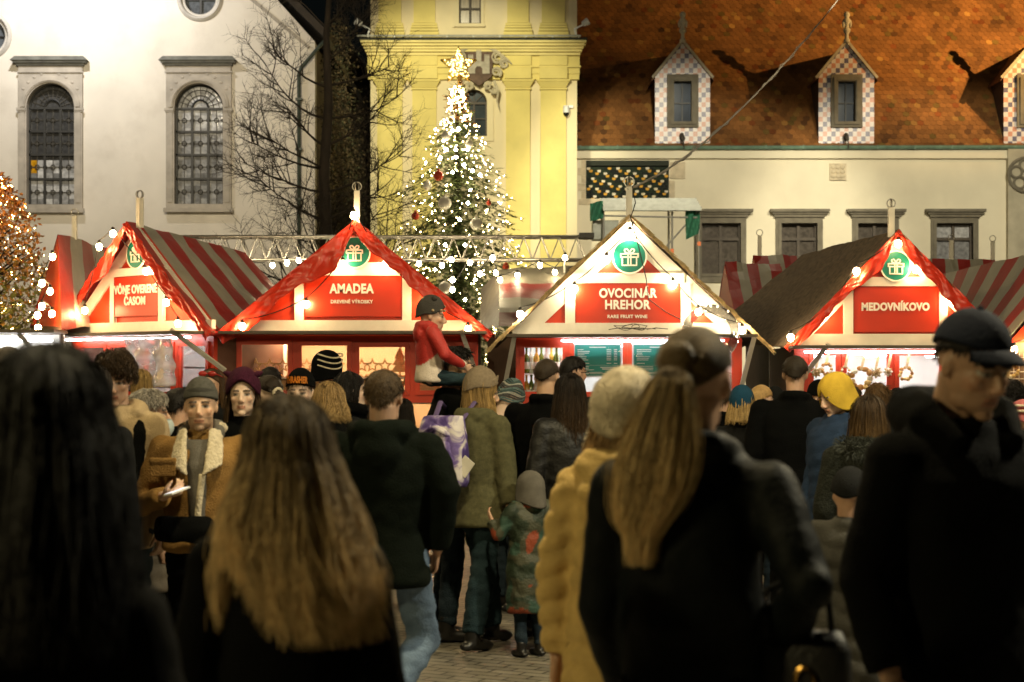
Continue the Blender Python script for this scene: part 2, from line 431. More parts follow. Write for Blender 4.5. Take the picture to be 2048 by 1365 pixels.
# dark rear building between church and tower
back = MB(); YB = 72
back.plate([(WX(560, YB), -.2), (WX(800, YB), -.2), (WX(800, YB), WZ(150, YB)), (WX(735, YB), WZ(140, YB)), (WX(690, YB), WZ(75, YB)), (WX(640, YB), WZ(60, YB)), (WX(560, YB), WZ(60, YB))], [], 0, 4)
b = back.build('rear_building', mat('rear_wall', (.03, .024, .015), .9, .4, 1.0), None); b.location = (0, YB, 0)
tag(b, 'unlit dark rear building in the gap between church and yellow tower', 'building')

# ================================================================== TOWER
TY = 60.0
tower = thing('tower', 'yellow baroque tower with paired pilasters and stucco coat of arms', 'tower', (WX(948, TY), TY, 0))
tox = tower.location.x
def tx(px): return WX(px, TY)-tox
def tz(py): return WZ(py, TY)
CREAM = mat('tower_cream', (.74, .64, .40), .85, .08, .9, .15, 25, grime=.25, grimec=(.45, .38, .18))
YEL = mat('tower_yellow', (.74, .62, .21), .85, .10, 1.0, .15, 25, grime=.3, grimec=(.52, .42, .14))
YEL2 = mat('tower_cornice', (.75, .64, .26), .85, .12, 1.2, .15, 25, grime=.35, grimec=(.36, .30, .14))
A, B = tx(922), tx(974); rw = (B-A)/2
th = [list(reversed(arch(A, B, tz(273), tz(180)-rw))), list(reversed(rect(tx(918), tx(962), tz(48), tz(-90))))]
MB().plate(rect(tx(741), tx(1154), -.2, tz(-160)), th, 0, .5).build('wall', CREAM, tower)
MB().box(tx(741), tx(741)+.4, .502, 7, -.2, tz(-160)).box(tx(1154)-.4, tx(1154), .502, 7, -.2, tz(-160)).build('side_wall', CREAM, tower)
def pilaster(a, b):
    p = MB()
    p.box(tx(a), tx(b), -.12, -.002, -.2, tz(182)); p.box(tx(a)-.03, tx(b)+.03, -.16, -.003, tz(181), tz(177))
    p.add([(tx(a), -.12, tz(176)), (tx(b), -.12, tz(176)), (tx(b)+.11, -.22, tz(165)), (tx(a)-.11, -.22, tz(165)), (tx(a), -.002, tz(176)), (tx(b), -.002, tz(176)), (tx(b)+.11, -.002, tz(165)), (tx(a)-.11, -.002, tz(165))],
          [(0, 1, 2, 3), (4, 7, 6, 5), (0, 3, 7, 4), (1, 5, 6, 2), (3, 2, 6, 7), (0, 4, 5, 1)])
    p.box(tx(a)-.13, tx(b)+.13, -.25, -.0025, tz(164.8), tz(161))
    p.build('pilaster', YEL, tower)
    u = MB()
    u.box(tx(a)+.04, tx(b)-.04, -.12, -.002, tz(47), tz(-160))
    for q, (z0, z1, d) in enumerate(((82, 72, .30), (71, 66, .24), (65, 60, .27), (58, 54, .20), (53, 48, .17))):
        u.box(tx(a)-.10+.02*q, tx(b)+.10-.02*q, -d, -.0021-.0001*q, tz(z0), tz(z1))
    u.build('pilaster', YEL, tower)
for a, b in ((755, 805), (825, 873), (1012, 1060), (1081, 1132)): pilaster(a, b)
en = MB()
for z0, z1, d, e in ((160.5, 150, .14, 4), (149.8, 138, .18, 5), (137.8, 134, .26, 7), (133.8, 114, .17, 5)):
    en.box(tx(741-e), tx(1154+e), -d, -.004-d*.001, tz(z0), tz(z1))
for a, b in ((755, 805), (825, 873), (1012, 1060), (1081, 1132)):
    en.box(tx(a)-.04, tx(b)+.04, -.30, -.15, tz(160.2), tz(138.4)); en.box(tx(a)-.04, tx(b)+.04, -.27, -.171, tz(133.5), tz(114.4))
en.build('entablature', YEL, tower)
cn = MB()
steps = [(113.8, .30, 6), (108, .42, 9), (103, .5, 11), (98, .62, 14), (93, .72, 17), (88.5, .74, 18)]
for (z0, d, e), (z1, _, _) in zip(steps, steps[1:]): cn.box(tx(741-e), tx(1154+e), -d, -.004, tz(z0), tz(z1)-.001)
cn.build('cornice', YEL2, tower)
MB().box(tx(722), tx(1173), -.66, -.004, tz(88.3), tz(82.5)).build('ledge', mat('ledge_dark', (.03, .03, .02), .8), tower)
fl = MB().tube([(tx(718), -.80, tz(81)), (tx(1160), -.80, tz(81))], .035, 8)
for px in range(740, 1160, 52): fl.box(tx(px)-.02, tx(px)+.02, -.83, -.6, tz(84), tz(80))
fl.build('lightning_rail', mat('zinc', (.45, .45, .40), .5, .2, 8, metal=.3), tower)
# arched window
wf = MB(); wf.plate(arch(A-.22, B+.22, tz(283), tz(180)-rw), [list(reversed(arch(A, B, tz(273), tz(180)-rw)))], -.06, -.002)
w = wf.build('window', CREAM, tower)
DKW = mat('window_wood', (.05, .035, .02), .6, .3, 10)
fm = MB(); zsp = tz(180)-rw
fm.tube([(A+rw+rw*.96*math.cos(PI*i/16), .15, zsp+rw*.96*math.sin(PI*i/16)) for i in range(17)], .04, 6)
for x in (A+.03, B-.03): fm.box(x-.03, x+.03, .12, .18, tz(273), zsp)
fm.box(A, B, .11, .185, zsp-.04, zsp+.04); fm.box(A+rw-.03, A+rw+.03, .12, .181, tz(273), zsp); fm.box(A, B, .12, .182, tz(273), tz(270)); fm.box(A, B, .13, .175, tz(238), tz(236))
for k in range(1, 4): fm.bar((A+rw, .15, zsp), (A+rw+rw*.95*math.cos(PI*k/4), .15, zsp+rw*.95*math.sin(PI*k/4)), .03, .03, (0, 1, 0))
fm.build('frame', DKW, w)
DARKGLASS = mat('dark_glass', (.035, .045, .05), .08, .4, 3, spec=.6)
MB().box(A-.05, B+.05, .2, .22, tz(276), tz(174)).build('pane', DARKGLASS, w)
uw = MB(); uw.plate(rect(tx(905), tx(968), tz(56), tz(-95)), [list(reversed(rect(tx(918), tx(962), tz(48), tz(-90))))], -.08, -.002)
uw.box(tx(908), tx(970), -.14, -.081, tz(55), tz(51)); uwo = uw.build('window', CREAM, tower)
fm = MB()
for px in (919, 940, 961): fm.box(tx(px)-.035, tx(px)+.035, .1, .16, tz(48), tz(-90))
for py in (47, 17): fm.box(tx(918), tx(962), .095, .165, tz(py)-.03, tz(py)+.03)
fm.build('frame', DKW, uwo)
MB().box(tx(915), tx(964), .2, .22, tz(50), tz(-92)).build('pane', mat('curtained_glass', (.30, .24, .15), .2, .3, 5, stretch=(6, 1, .4)), uwo)
# stucco coat of arms: shield with a three-towered castle among scrolls
SH = mat('stucco_grey', (.50, .44, .30), .9, .25, 6, .3, 30)
sx, sy = tx(958), -.28
arms = MB(); arms.plate([(sx-.5, tz(108)), (sx-.42, tz(158)), (sx, tz(176)), (sx+.42, tz(158)), (sx+.5, tz(108)), (sx+.2, tz(102)), (sx, tz(106)), (sx-.2, tz(102))], [], -.40, -.2)
ao = arms.build('coat_of_arms', mat('arms_red', (.13, .085, .06), .9, .3, 6), tower)
cs = MB(); zc = tz(152)
cs.plate([(sx-.36, zc), (sx-.12, zc), (sx-.12, zc+.16), (sx-.06, zc+.24), (sx+.06, zc+.24), (sx+.12, zc+.16), (sx+.12, zc), (sx+.36, zc), (sx+.36, zc+.4), (sx-.36, zc+.4)], [], -.44, -.398)
for dx, h in ((-.27, .58), (0, .74), (.27, .58)):
    cs.box(sx+dx-.085, sx+dx+.085, -.45, -.402, zc+.401, zc+h)
    for k in (-1, 0, 1): cs.box(sx+dx+k*.06-.018, sx+dx+k*.06+.018, -.452, -.403, zc+h+.001, zc+h+.05)
cs.build('castle_relief', mat('arms_grey', (.42, .38, .30), .9, .2, 8), ao)
sc = MB()
def scroll(x, z, r, s, turns=1.6, a0=0):
    pts = [(x+s*r*(1-t*.8)*math.cos(a0+turns*2*PI*t), -.36, z+r*(1-t*.8)*math.sin(a0+turns*2*PI*t)) for t in [i/26 for i in range(27)]]
    sc.tube(pts, [.055*(1-.5*i/26) for i in range(27)], 6)
for s in (-1, 1):
    scroll(sx+s*.62, tz(120), .2, s, a0=2); scroll(sx+s*.58, tz(148), .17, s, a0=-1); scroll(sx+s*.85, tz(132), .15, s, a0=1.2)
    scroll(sx+s*.3, tz(176), .13, s, a0=.5); scroll(sx+s*.35, tz(99), .16, s, a0=1); scroll(sx+s*.52, tz(184), .11, s, a0=3)
    sc.tube([(sx+s*.2, -.36, tz(97)), (sx+s*.6, -.4, tz(108)), (sx+s*.95, -.34, tz(124)), (sx+s*1.1, -.3, tz(132))], [.07, .06, .05, .02], 6)
    sc.tube([(sx+s*.5, -.34, tz(165)), (sx+s*.65, -.34, tz(185)), (sx+s*.6, -.3, tz(205)), (sx+s*.68, -.26, tz(222))], [.05, .05, .035, .012], 6)
sc.build('scrollwork', SH, ao)
# small fittings on the tower (fixed to it)
def cctv(px, py):
    c = MB(); c.box(tx(px)+.02, tx(px)+.24, -.1, -.004, tz(py)+.12, tz(py)+.2); c.lathe([(.09, .18), (.11, .1), (.11, -.06), (.02, -.07)], (tx(px), -.16, tz(py)), 14)
    o = c.build('security_camera', mat('white_plastic', (.7, .7, .68), .4), tower)
    MB().ell((tx(px), -.16, tz(py)-.07), (.095, .095, .12), nu=12, nv=8).build('lens_dome', mat('black_gloss', (.01, .01, .01), .1), o)
    t = thing('security_camera', 'white dome security camera on the tower wall beside the tiled roof', 'camera', tower.location); o.parent = t; o.name = 'housing'
cctv(1132, 224)
def ledge_flood(px, s, lab):
    t = thing('floodlight', lab, 'floodlight', (WX(px, TY), TY-.7, tz(80)))
    MB().bar((0, 0, -.03), (s*.08, 0, .22), .05, .05).bar((s*.08, 0, .22), (-s*.22, -.05, .36), .05, .05).build('bracket', mat('white_plastic', (.7, .7, .68), .4), t)
    MB().xform(Matrix()).lathe([(.03, -.12), (.09, -.1), (.13, .1), (.12, .12)], (0, 0, 0), 12, Matrix.Rotation(R(60*-s), 3, 'Y')).xform(Matrix.Translation((-s*.28, -.06, .42))).build('lamp_head', mat('white_plastic', (.7, .7, .68), .4), t)
ledge_flood(738, -1*-1, 'small white floodlight at the left end of the tower ledge')
ledge_flood(1152, -1, 'small white floodlight at the right end of the tower ledge')

# ================================================================== TOWN HALL (right)
HY = 62.0
hall = thing('town_hall', 'long cream house with steep orange tiled roof and checkered dormers', 'building', (WX(1580, HY), HY, 0))
hox = hall.location.x
def hx(px): return WX(px, HY)-hox
def hz(py): return WZ(py, HY)
HPL = mat('hall_plaster', (.72, .66, .50), .88, .06, .8, .15, 28, grime=.25, grimec=(.50, .44, .32))
FRM = mat('window_stone', (.17, .15, .11), .85, .2, 4, .25, 25)
HW = [(1403, 1481, 447, 548), (1562, 1634, 447, 548), (1715, 1786, 447, 548), (1872, 1945, 447, 548)]
LOG = (1172, 1338, 322, 398)
hh = [list(reversed(rect(hx(a), hx(b), hz(bt), hz(t)))) for a, b, t, bt in HW]+[list(reversed(rect(hx(LOG[0]), hx(LOG[1]), hz(LOG[3]), hz(LOG[2]))))]
MB().plate(rect(hx(1148), hx(2012), -.2, hz(300)), hh, 0, .6).build('wall', HPL, hall)
MB().box(hx(2012.2), hx(2300), -.25, .6, -.2, hz(300)).build('bay', mat('bay_stone', (.42, .38, .28), .9, .15, 2, .3, 18), hall)
tr = MB(); bx, bz = hx(2046), hz(352)
for k in range(5):
    a_ = PI/2+k*2*PI/5; tr.tube([(bx+.33*math.cos(a_)+.2*math.cos(2*PI*i/12), -.3, bz+.33*math.sin(a_)+.2*math.sin(2*PI*i/12)) for i in range(13)], .05, 6)
tr.tube([(bx+.58*math.cos(2*PI*i/24), -.3, bz+.58*math.sin(2*PI*i/24)) for i in range(25)], .06, 6)
tr.build('tracery', FRM, hall)
cn = MB(); cn.box(hx(1148), hx(2300), -.14, -.003, hz(318), hz(300)-.02); cn.build('cornice', HPL, hall)
for a, b, t, bt in HW:
    m_ = MB(); m_.plate(rect(hx(a)-.19, hx(b)+.19, hz(bt)-.3, hz(t)+.2), [list(reversed(rect(hx(a), hx(b), hz(bt), hz(t))))], -.08, .3)
    m_.plate(rect(hx(a)-.10, hx(b)+.10, hz(bt)-.1, hz(t)+.1), [list(reversed(rect(hx(a)+.001, hx(b)-.001, hz(bt)+.001, hz(t)-.001)))], -.12, -.078)
    m_.box(hx(a)-.25, hx(b)+.25, -.16, -.07, hz(t)+.2005, hz(t)+.30); m_.box(hx(a)-.32, hx(b)+.32, -.23, -.06, hz(t)+.3005, hz(t)+.37); m_.box(hx(a)-.40, hx(b)+.40, -.32, -.05, hz(t)+.3705, hz(t)+.47)
    wo = m_.build('window', FRM, hall)
    f = MB(); mid = (hx(a)+hx(b))/2
    f.box(mid-.05, mid+.05, .14, .22, hz(bt), hz(t)); f.box(hx(a), hx(b), .13, .225, hz(478)-.05, hz(478)+.05)
    for x in (hx(a), hx(b)-.06): f.box(x, x+.06, .135, .223, hz(bt), hz(t))
    f.box(hx(a), hx(b), .136, .224, hz(t)-.06, hz(t)); f.build('frame', DKW, wo)
    p = MB()
    for i in range(2):
        for j in range(2):
            bright = (a == 1872)
            v = ((.34, .22), (.42, .20))[i][j] if bright else .075
            p.col = (v, v, v*1.02) if bright else (v, v*.85, v*.7)
            x0, x1 = ((hx(a), mid), (mid, hx(b)))[i]; z0, z1 = ((hz(478), hz(t)), (hz(bt), hz(478)))[j]
            p.add([(x0, .25, z0), (x1, .25, z0), (x1, .25, z1), (x0, .25, z1)], [(0, 1, 2, 3)])
    p.build('pane', GLASSCOL, wo, color=True, fix=False)
# glazed tile panel
pm = MB((.02, .03, .02)); pm.box(hx(LOG[0]), hx(LOG[1]), .1, .3, hz(LOG[3]), hz(LOG[2]))
pm.col = (.02, .025, .016); pm.box(hx(LOG[0]), hx(LOG[1]), -.04, .09, hz(332), hz(LOG[2]-.5))
rr = random.Random(3); tw = .145
for j in range(13):
    for i in range(20):
        x = hx(LOG[0])+.09+i*tw+(tw/2 if j % 2 else 0); z = hz(334)-.05-j*.088
        if x > hx(LOG[1])-.06: continue
        kk = (i*2+j*3) % 7
        pm.col = rr.choice(((.72, .64, .45), (.66, .60, .48))) if kk == 0 else (.62, .33, .04) if kk == 3 else rr.choice(((.008, .018, .008), (.005, .008, .006), (.012, .024, .008)))
        pm.plate([(x-.06, z+.03), (x-.06, z-.02), (x-.035, z-.05), (x+.035, z-.05), (x+.06, z-.02), (x+.06, z+.03)], [], .02-.012*(j % 2), .09)
pm.build('tile_panel', mat('glazed_tile', (1, 1, 1), .6, .15, 5, attr=True, spec=.15), hall, color=True)
qs = MB()
for k in range(5):
    z = hz(398)+k*.27; qs.box(hx(1172)-.16-(k % 2)*.12, hx(1172)-.003, -.03, -.002, z, z+.25)
qs.box(hx(1338)+.003, hx(1338)+.2, -.03, -.002, hz(398), hz(362)); qs.box(hx(1340), hx(1370), -.05, -.003, hz(358), hz(325)); qs.box(hx(1172)-.25, hx(1338)+.25, -.04, -.0035, hz(410), hz(399))
qs.build('quoin', mat('quoin', (.55, .47, .33), .9, .2, 4, .3, 20), hall)
rl = MB(); rl.box(hx(1659), hx(1692), -.08, -.003, hz(361), hz(328))
for k in range(9):
    rl.ell((hx(1666+9*(k % 3)), -.09, hz(335+9*(k//3))), (.09, .05, .08), nu=8, nv=6)
rl.build('stone_relief', mat('quoin', (.5, .44, .34)), hall)
gu = MB().tube([(hx(1140), -.22, hz(298)), (hx(2290), -.22, hz(296))], .075, 8)
for px in range(1160, 2200, 74): gu.box(hx(px)-.02, hx(px)+.02, -.31, -.1, hz(301), hz(293))
gu.build('gutter', COPPER, hall)
dp = MB().box(hx(1128), hx(1147), -.34, -.1, hz(316), hz(298)).tube([(hx(1138), -.2, hz(314)), (hx(1138), -.2, hz(330)), (hx(1138), -.2, 0)], .06, 8)
for py in (350, 420): dp.box(hx(1134), hx(1142), -.29, -.003, hz(py)-.03, hz(py)+.03)
dp.build('downpipe', COPPER, hall)
# tiled roof: every beaver-tail tile modelled
PIT = R(53); ey, ez = -.1, hz(296)
ca, sa = math.cos(PIT), math.sin(PIT)
def on_roof(x, u, lift=0.0): return Vector((x, ey+u*ca-lift*sa, ez+u*sa+lift*ca))
rt = MB(); tw, tl = .225, .215
rr = random.Random(11)
x0r, x1r = hx(1156), hx(2130)
for j in range(42):
    u0 = j*tl-.05
    k = int((x1r-x0r)/tw)
    for i in range(k):
        x = x0r+(i+.5+(.5 if j % 2 else 0))*tw
        n_ = noise.noise(Vector((x*.9, u0*.9, 3.1)))
        v = max(.3, .85+.45*n_+rr.uniform(-.2, .2))
        base = (.235, .10, .028) if rr.random() > .16 else rr.choice(((.13, .055, .018), (.15, .09, .022), (.33, .17, .045), (.20, .06, .015)))
        rt.col = tuple(c*v for c in base)
        w2 = tw*.485; lift = .012+rr.uniform(0, .006)
        poly = [(-w2, tl*1.6), (-w2, .07), (-w2*.75, .025), (-w2*.3, 0), (w2*.3, 0), (w2*.75, .025), (w2, .07), (w2, tl*1.6)]
        top = [on_roof(x+a, u0+b, lift+.022*(1-b/(tl*1.6))) for a, b in poly]
        bot = [on_roof(x+a, u0+b, lift-.012+.022*(1-b/(tl*1.6))) for a, b in poly[1:7]]
        n0 = len(poly)
        rt.add(top+bot, [tuple(range(n0))]+[(q+1, n0+q, n0+q+1, q+2) for q in range(5)])
under = MB(); P = [on_roof(hx(1150), -.1), on_roof(hx(2300), -.1), on_roof(hx(2300), 10), on_roof(hx(1150), 10)]
under.add(P, [(0, 1, 2, 3)]).build('roof_deck', mat('roof_deck', (.06, .025, .01), .9), hall, fix=False)
rt.build('roof', mat('clay_tile', (1, 1, 1), .55, .25, 30, .3, 60, attr=True), hall, color=True, fix=False)
# dormers
TIL = mat('checker_tile', (1, 1, 1), .35, .10, 6, attr=True)
def roof_y(z): return ey+(z-ez)/sa*ca
def dormer(pc, hw_px, top=88):
    c, hw = hx(pc), hw_px/F*HY
    zb, zsd, zp = hz(293), hz(151), hz(top)
    fy = -.02
    ts = .168; nx = 13; chk = MB()
    tsx = 2*hw/nx
    wa, wb, w0, w1 = c-.54, c+.54, hz(256), hz(150)
    for i in range(nx):
        for j in range(24):
            xx0, xx1 = c-hw+i*tsx, c-hw+(i+1)*tsx; z0, z1 = zb+j*ts, zb+(j+1)*ts
            lim = lambda x: zsd+(zp-zsd)*(1-abs(x-c)/hw)
            if z0 > max(lim(xx0), lim(xx1)): continue
            if xx0 > wa+.03 and xx1 < wb-.03 and z0 > w0+.03 and z1 < w1-.03: continue
            chk.col = (.62, .56, .53) if (i+j) % 2 == 0 else ((.11, .10, .17) if ((i-j)//2) % 2 == 0 else (.52, .24, .16))
            a, b_ = min(z1, lim(xx0)), min(z1, lim(xx1))
            if i == nx//2:
                chk.add([(xx0, fy, z0), (xx1, fy, z0), (xx1, fy, min(z1, zp)), (xx0, fy, min(z1, zp))], [(0, 1, 2, 3)])
            else:
                chk.add([(xx0, fy, min(z0, a)), (xx1, fy, min(z0, b_)), (xx1, fy, b_), (xx0, fy, a)], [(0, 1, 2, 3)])
    d = chk.build('dormer', TIL, hall, color=True, fix=False)
    for sg in (-1, 1):
        s = MB(); x = c+sg*hw*.995
        s.add([(x, fy+.01, zb-.1), (x, fy+.01, zsd), (x, roof_y(zsd)+.1, zsd), (x, roof_y(zb)+.1, zb-.1)], [(0, 1, 2, 3)])
        s.build('side', mat('dormer_side', (.05, .025, .012), .9, .3, 4), d, fix=False)
    r = MB()
    for sg in (-1, 1):
        e = c+sg*(hw+.12); ze = zsd-.14
        r.add([(c, fy-.05, zp+.06), (e, fy-.05, ze), (e, roof_y(ze)+.25, ze), (c, roof_y(zp)+.4, zp+.06), (c, fy-.05, zp-.02), (e, fy-.05, ze-.07), (e, roof_y(ze)+.25, ze-.07), (c, roof_y(zp)+.4, zp-.02)],
              [(0, 1, 2, 3), (7, 6, 5, 4), (0, 4, 5, 1), (1, 5, 6, 2), (2, 6, 7, 3)])
    r.build('dormer_roof', mat('dormer_tiles', (.12, .045, .015), .7, .35, 14, .4, 40), d)
    cp = MB()
    for sg in (-1, 1): cp.bar((c, fy-.075, zp+.06), (c+sg*(hw+.1), fy-.075, zsd-.10), .05, .09)
    cp.build('coping', mat('coping', (.45, .39, .28), .9, .2, 5), d)
    fb = MB(); fy2 = fy-.13
    fb.lathe([(.10, 0), (.11, .1), (.07, .16), (.06, .3), (.12, .38), (.13, .46), (.07, .52), (.09, .62), (.14, .72), (.12, .8), (.07, .86), (.11, .93), (.11, 1.0), (.06, 1.06), (.0, 1.08)], (c, fy2+.05, zp-.02), 12)
    fb.ell((c-.12, fy2+.02, zp+.62), (.05, .06, .14), nu=8, nv=6).ell((c+.12, fy2+.02, zp+.62), (.05, .06, .14), nu=8, nv=6)
    fb.build('finial', mat('finial_stone', (.52, .46, .34), .9, .2, 8), d, smooth=True)
    w = MB(); w.plate(rect(wa, wb, w0, w1), [list(reversed(rect(c-.30, c+.30, hz(244), hz(164))))], fy-.1, fy+.2)
    w.plate(rect(wa+.1, wb-.1, w0+.1, w1-.1), [list(reversed(rect(c-.34, c+.34, hz(246), hz(162))))], fy-.15, fy-.098)
    w.plate(rect(wa+.17, wb-.17, w0+.17, w1-.17), [list(reversed(rect(c-.301, c+.301, hz(244.1), hz(163.9))))], fy-.12, fy-.09)
    wo = w.build('window', FRM, d)
    MB().box(c-.32, c+.32, .17, .2, hz(246), hz(162)).build('pane', mat('dormer_glass', (.035, .05, .075), .08, .3, 3), wo)
    MB().box(c-.02, c+.02, .11, .16, hz(244), hz(164)).box(c-.3, c+.3, .112, .162, hz(206)-.02, hz(206)+.02).build('frame', IRON, wo)
    sp = MB().tube([(c, fy-.01, hz(278)), (c-.05, fy-.2, hz(272)), (c-.02, fy-.35, hz(284))], [.1, .08, .05], 8).tube([(c, fy-.3, hz(282)), (c+.02, fy-.32, hz(300))], .02, 6)
    sp.build('water_spout', mat('spout', (.05, .04, .03), .7), d, smooth=True)
for pc, hw, tp in ((1365, 55, 86), (1692.5, 55.5, 86), (2064, 57, 88)): dormer(pc, hw, tp)
# ================================================================== MARKET STALLS
RED = mat('stall_red', (.54, .034, .005), .45, .08, 5, .05, 30)
REDT = mat('tarp_red', (.60, .035, .015), .32, .12, 4, .45, 9)
WHT = mat('stall_white', (.74, .72, .66), .5, .07, 6, .08, 30, grime=.15)
SIGN = mat('sign_red', (.46, .026, .003), .4, .05, 3)
LETT = mat('lettering_white', (.85, .82, .78), .5, .02)
TEAL = mat('emblem_teal', (.0, .17, .125), .4, .06)
STRIPE = mat('striped_tarp', (1, 1, 1), .5, .12, 3, .4, 6, attr=True, grime=.2, grimec=(.2, .17, .12))
THATCH = mat('roof_brown', (.13, .092, .056), .9, .6, 4, .8, 22, stretch=(1, 6, 6))
PLASTIC = glass('clear_plastic', (.93, .93, .93), .25, .12, milky=.35)
GLS = glass('window_glass', (.95, .95, .94), .10, .02)
BLACK = mat('black_rubber', (.012, .012, .012), .6, .1)
WOODL = mat('pale_wood', (.55, .36, .17), .6, .2, 12, stretch=(1, 1, 5))
BULB = emit('bulb_glow', (1.0, .66, .30), 95)
BULBH = emit('bulb_glow_hot', (1.0, .78, .46), 130)
TUBE = emit('tube_lamp_cool', (.97, .98, 1.0), 26)
TUBEW = emit('tube_lamp_warm', (1.0, .74, .44), 44)
def grid(mb, fn, nu, nv, colf=None, thick=None):
    """surface fn(u, v); closed slab when thick (a vector) is given"""
    vs = [fn(i/nu, j/nv) for j in range(nv+1) for i in range(nu+1)]; n = len(vs)
    k = nu+1
    if thick is not None: vs = vs+[Vector(p)+Vector(thick) for p in vs]
    o = len(mb.v); mb.v += [tuple(p) for p in vs]
    def face(ix, c): mb.f.append([q+o for q in ix]); mb.c.append(c)
    for j in range(nv):
        for i in range(nu):
            c = colf((i+.5)/nu, (j+.5)/nv) if colf else mb.col
            a = j*k+i; face((a, a+1, a+k+1, a+k), c)
            if thick is not None: face((n+a, n+a+k, n+a+k+1, n+a+1), c)
    if thick is not None:
        for i in range(nu):
            for a in (i, nv*k+i): face((a, a+1, n+a+1, n+a), mb.col if not colf else colf((i+.5)/nu, .01))
        for j in range(nv):
            for a in (j*k, j*k+nu): face((a, a+k, n+a+k, n+a), mb.col if not colf else colf(.001 if a == j*k else .999, .5))
    return mb
SR, SW = (.34, .02, .015), (.36, .345, .29)
def striped(n, first=0): return lambda u, v: (SR if (int(u*n)+first) % 2 == 0 else SW)
def ruled(A0, A1, B0, B1, sag=.0, wr=.012, seed=0):
    """u runs A0->A1 along the ridge, v from ridge to eave B"""
    A0, A1, B0, B1 = map(Vector, (A0, A1, B0, B1))
    def fn(u, v):
        a, b = A0.lerp(A1, u), B0.lerp(B1, u); p = a.lerp(b, v)
        p.z -= sag*math.sin(PI*v)*(1+.3*math.sin(u*9+seed)); 
        nz = noise.noise(Vector((u*7+seed, v*5, seed*.7)))*wr
        return p+Vector((nz*.5, -abs(nz), nz))
    return fn
def lettering(parent, txt, x, z, y, width, size, bold=0.012):
    me = text_mesh(txt, size, bold, .004, width)
    for v in me.vertices: v.co += Vector((x, y, z))
    return link('lettering', me, LETT, parent)
def gift_icon(parent, x, z, y, r):
    b = MB(); t = r*.085; yy = y
    def seg(p, q, w=t): b.bar((x+p[0]*r, yy, z+p[1]*r), (x+q[0]*r, yy, z+q[1]*r), w, .012, (0, 1, 0))
    for p, q in (((-.58, .22), (.58, .22)), ((-.58, .0), (.58, .0)), ((-.58, .26), (-.58, -.04)), ((.58, .26), (.58, -.04)), ((-.48, 0), (-.48, -.55)), ((.48, 0), (.48, -.55)), ((-.52, -.55), (.52, -.55)), ((-.09, .22), (-.09, -.55)), ((.09, .22), (.09, -.55))): seg(p, q)
    for s in (-1, 1):
        lp = [(s*.04, .24), (s*.30, .34), (s*.34, .50), (s*.18, .56), (s*.05, .42), (s*.03, .26)]
        for p, q in zip(lp, lp[1:]): seg(p, q)
    return b.build('gift_icon', LETT, parent)
def festoon(label, pts, mesh_cache={}, r=.040, m=None, cord=True, group='strings of bulbs on the stalls', sag=.06):
    """one string of bulbs: sagging cord and one mesh per bulb with its socket"""
    m = m or BULB
    base = Vector(pts[0]); t = thing('string_lights', label, 'string lights', base, 0, group)
    key = (m.name, r)
    if key not in mesh_cache:
        mb = MB().ell((0, 0, 0), (r, r, r*1.2), nu=10, nv=8); me = mb.mesh('bulb', True); me.materials.append(m)
        so = MB().lathe([(r*.55, r*.9), (r*.6, r*1.6), (r*.45, r*2.1)], (0, 0, 0), 8).mesh('socket'); so.materials.append(BLACK)
        mesh_cache[key] = (me, so)
    me, so = mesh_cache[key]
    for p in pts:
        o = link('bulb', me, None, t); o.location = Vector(p)-base
        s_ = link('socket', so, None, o)
    if cord:
        cm = MB()
        for a, b in zip(pts, pts[1:]):
            a, b = Vector(a)-base+Vector((0, 0, r*2.1)), Vector(b)-base+Vector((0, 0, r*2.1))
            L = (b-a).length
            cm.tube([a.lerp(b, i/8)-Vector((0, 0, sag*L*4*(i/8)*(1-i/8))) for i in range(9)], .007, 5)
        cm.build('cord', BLACK, t)
    return t
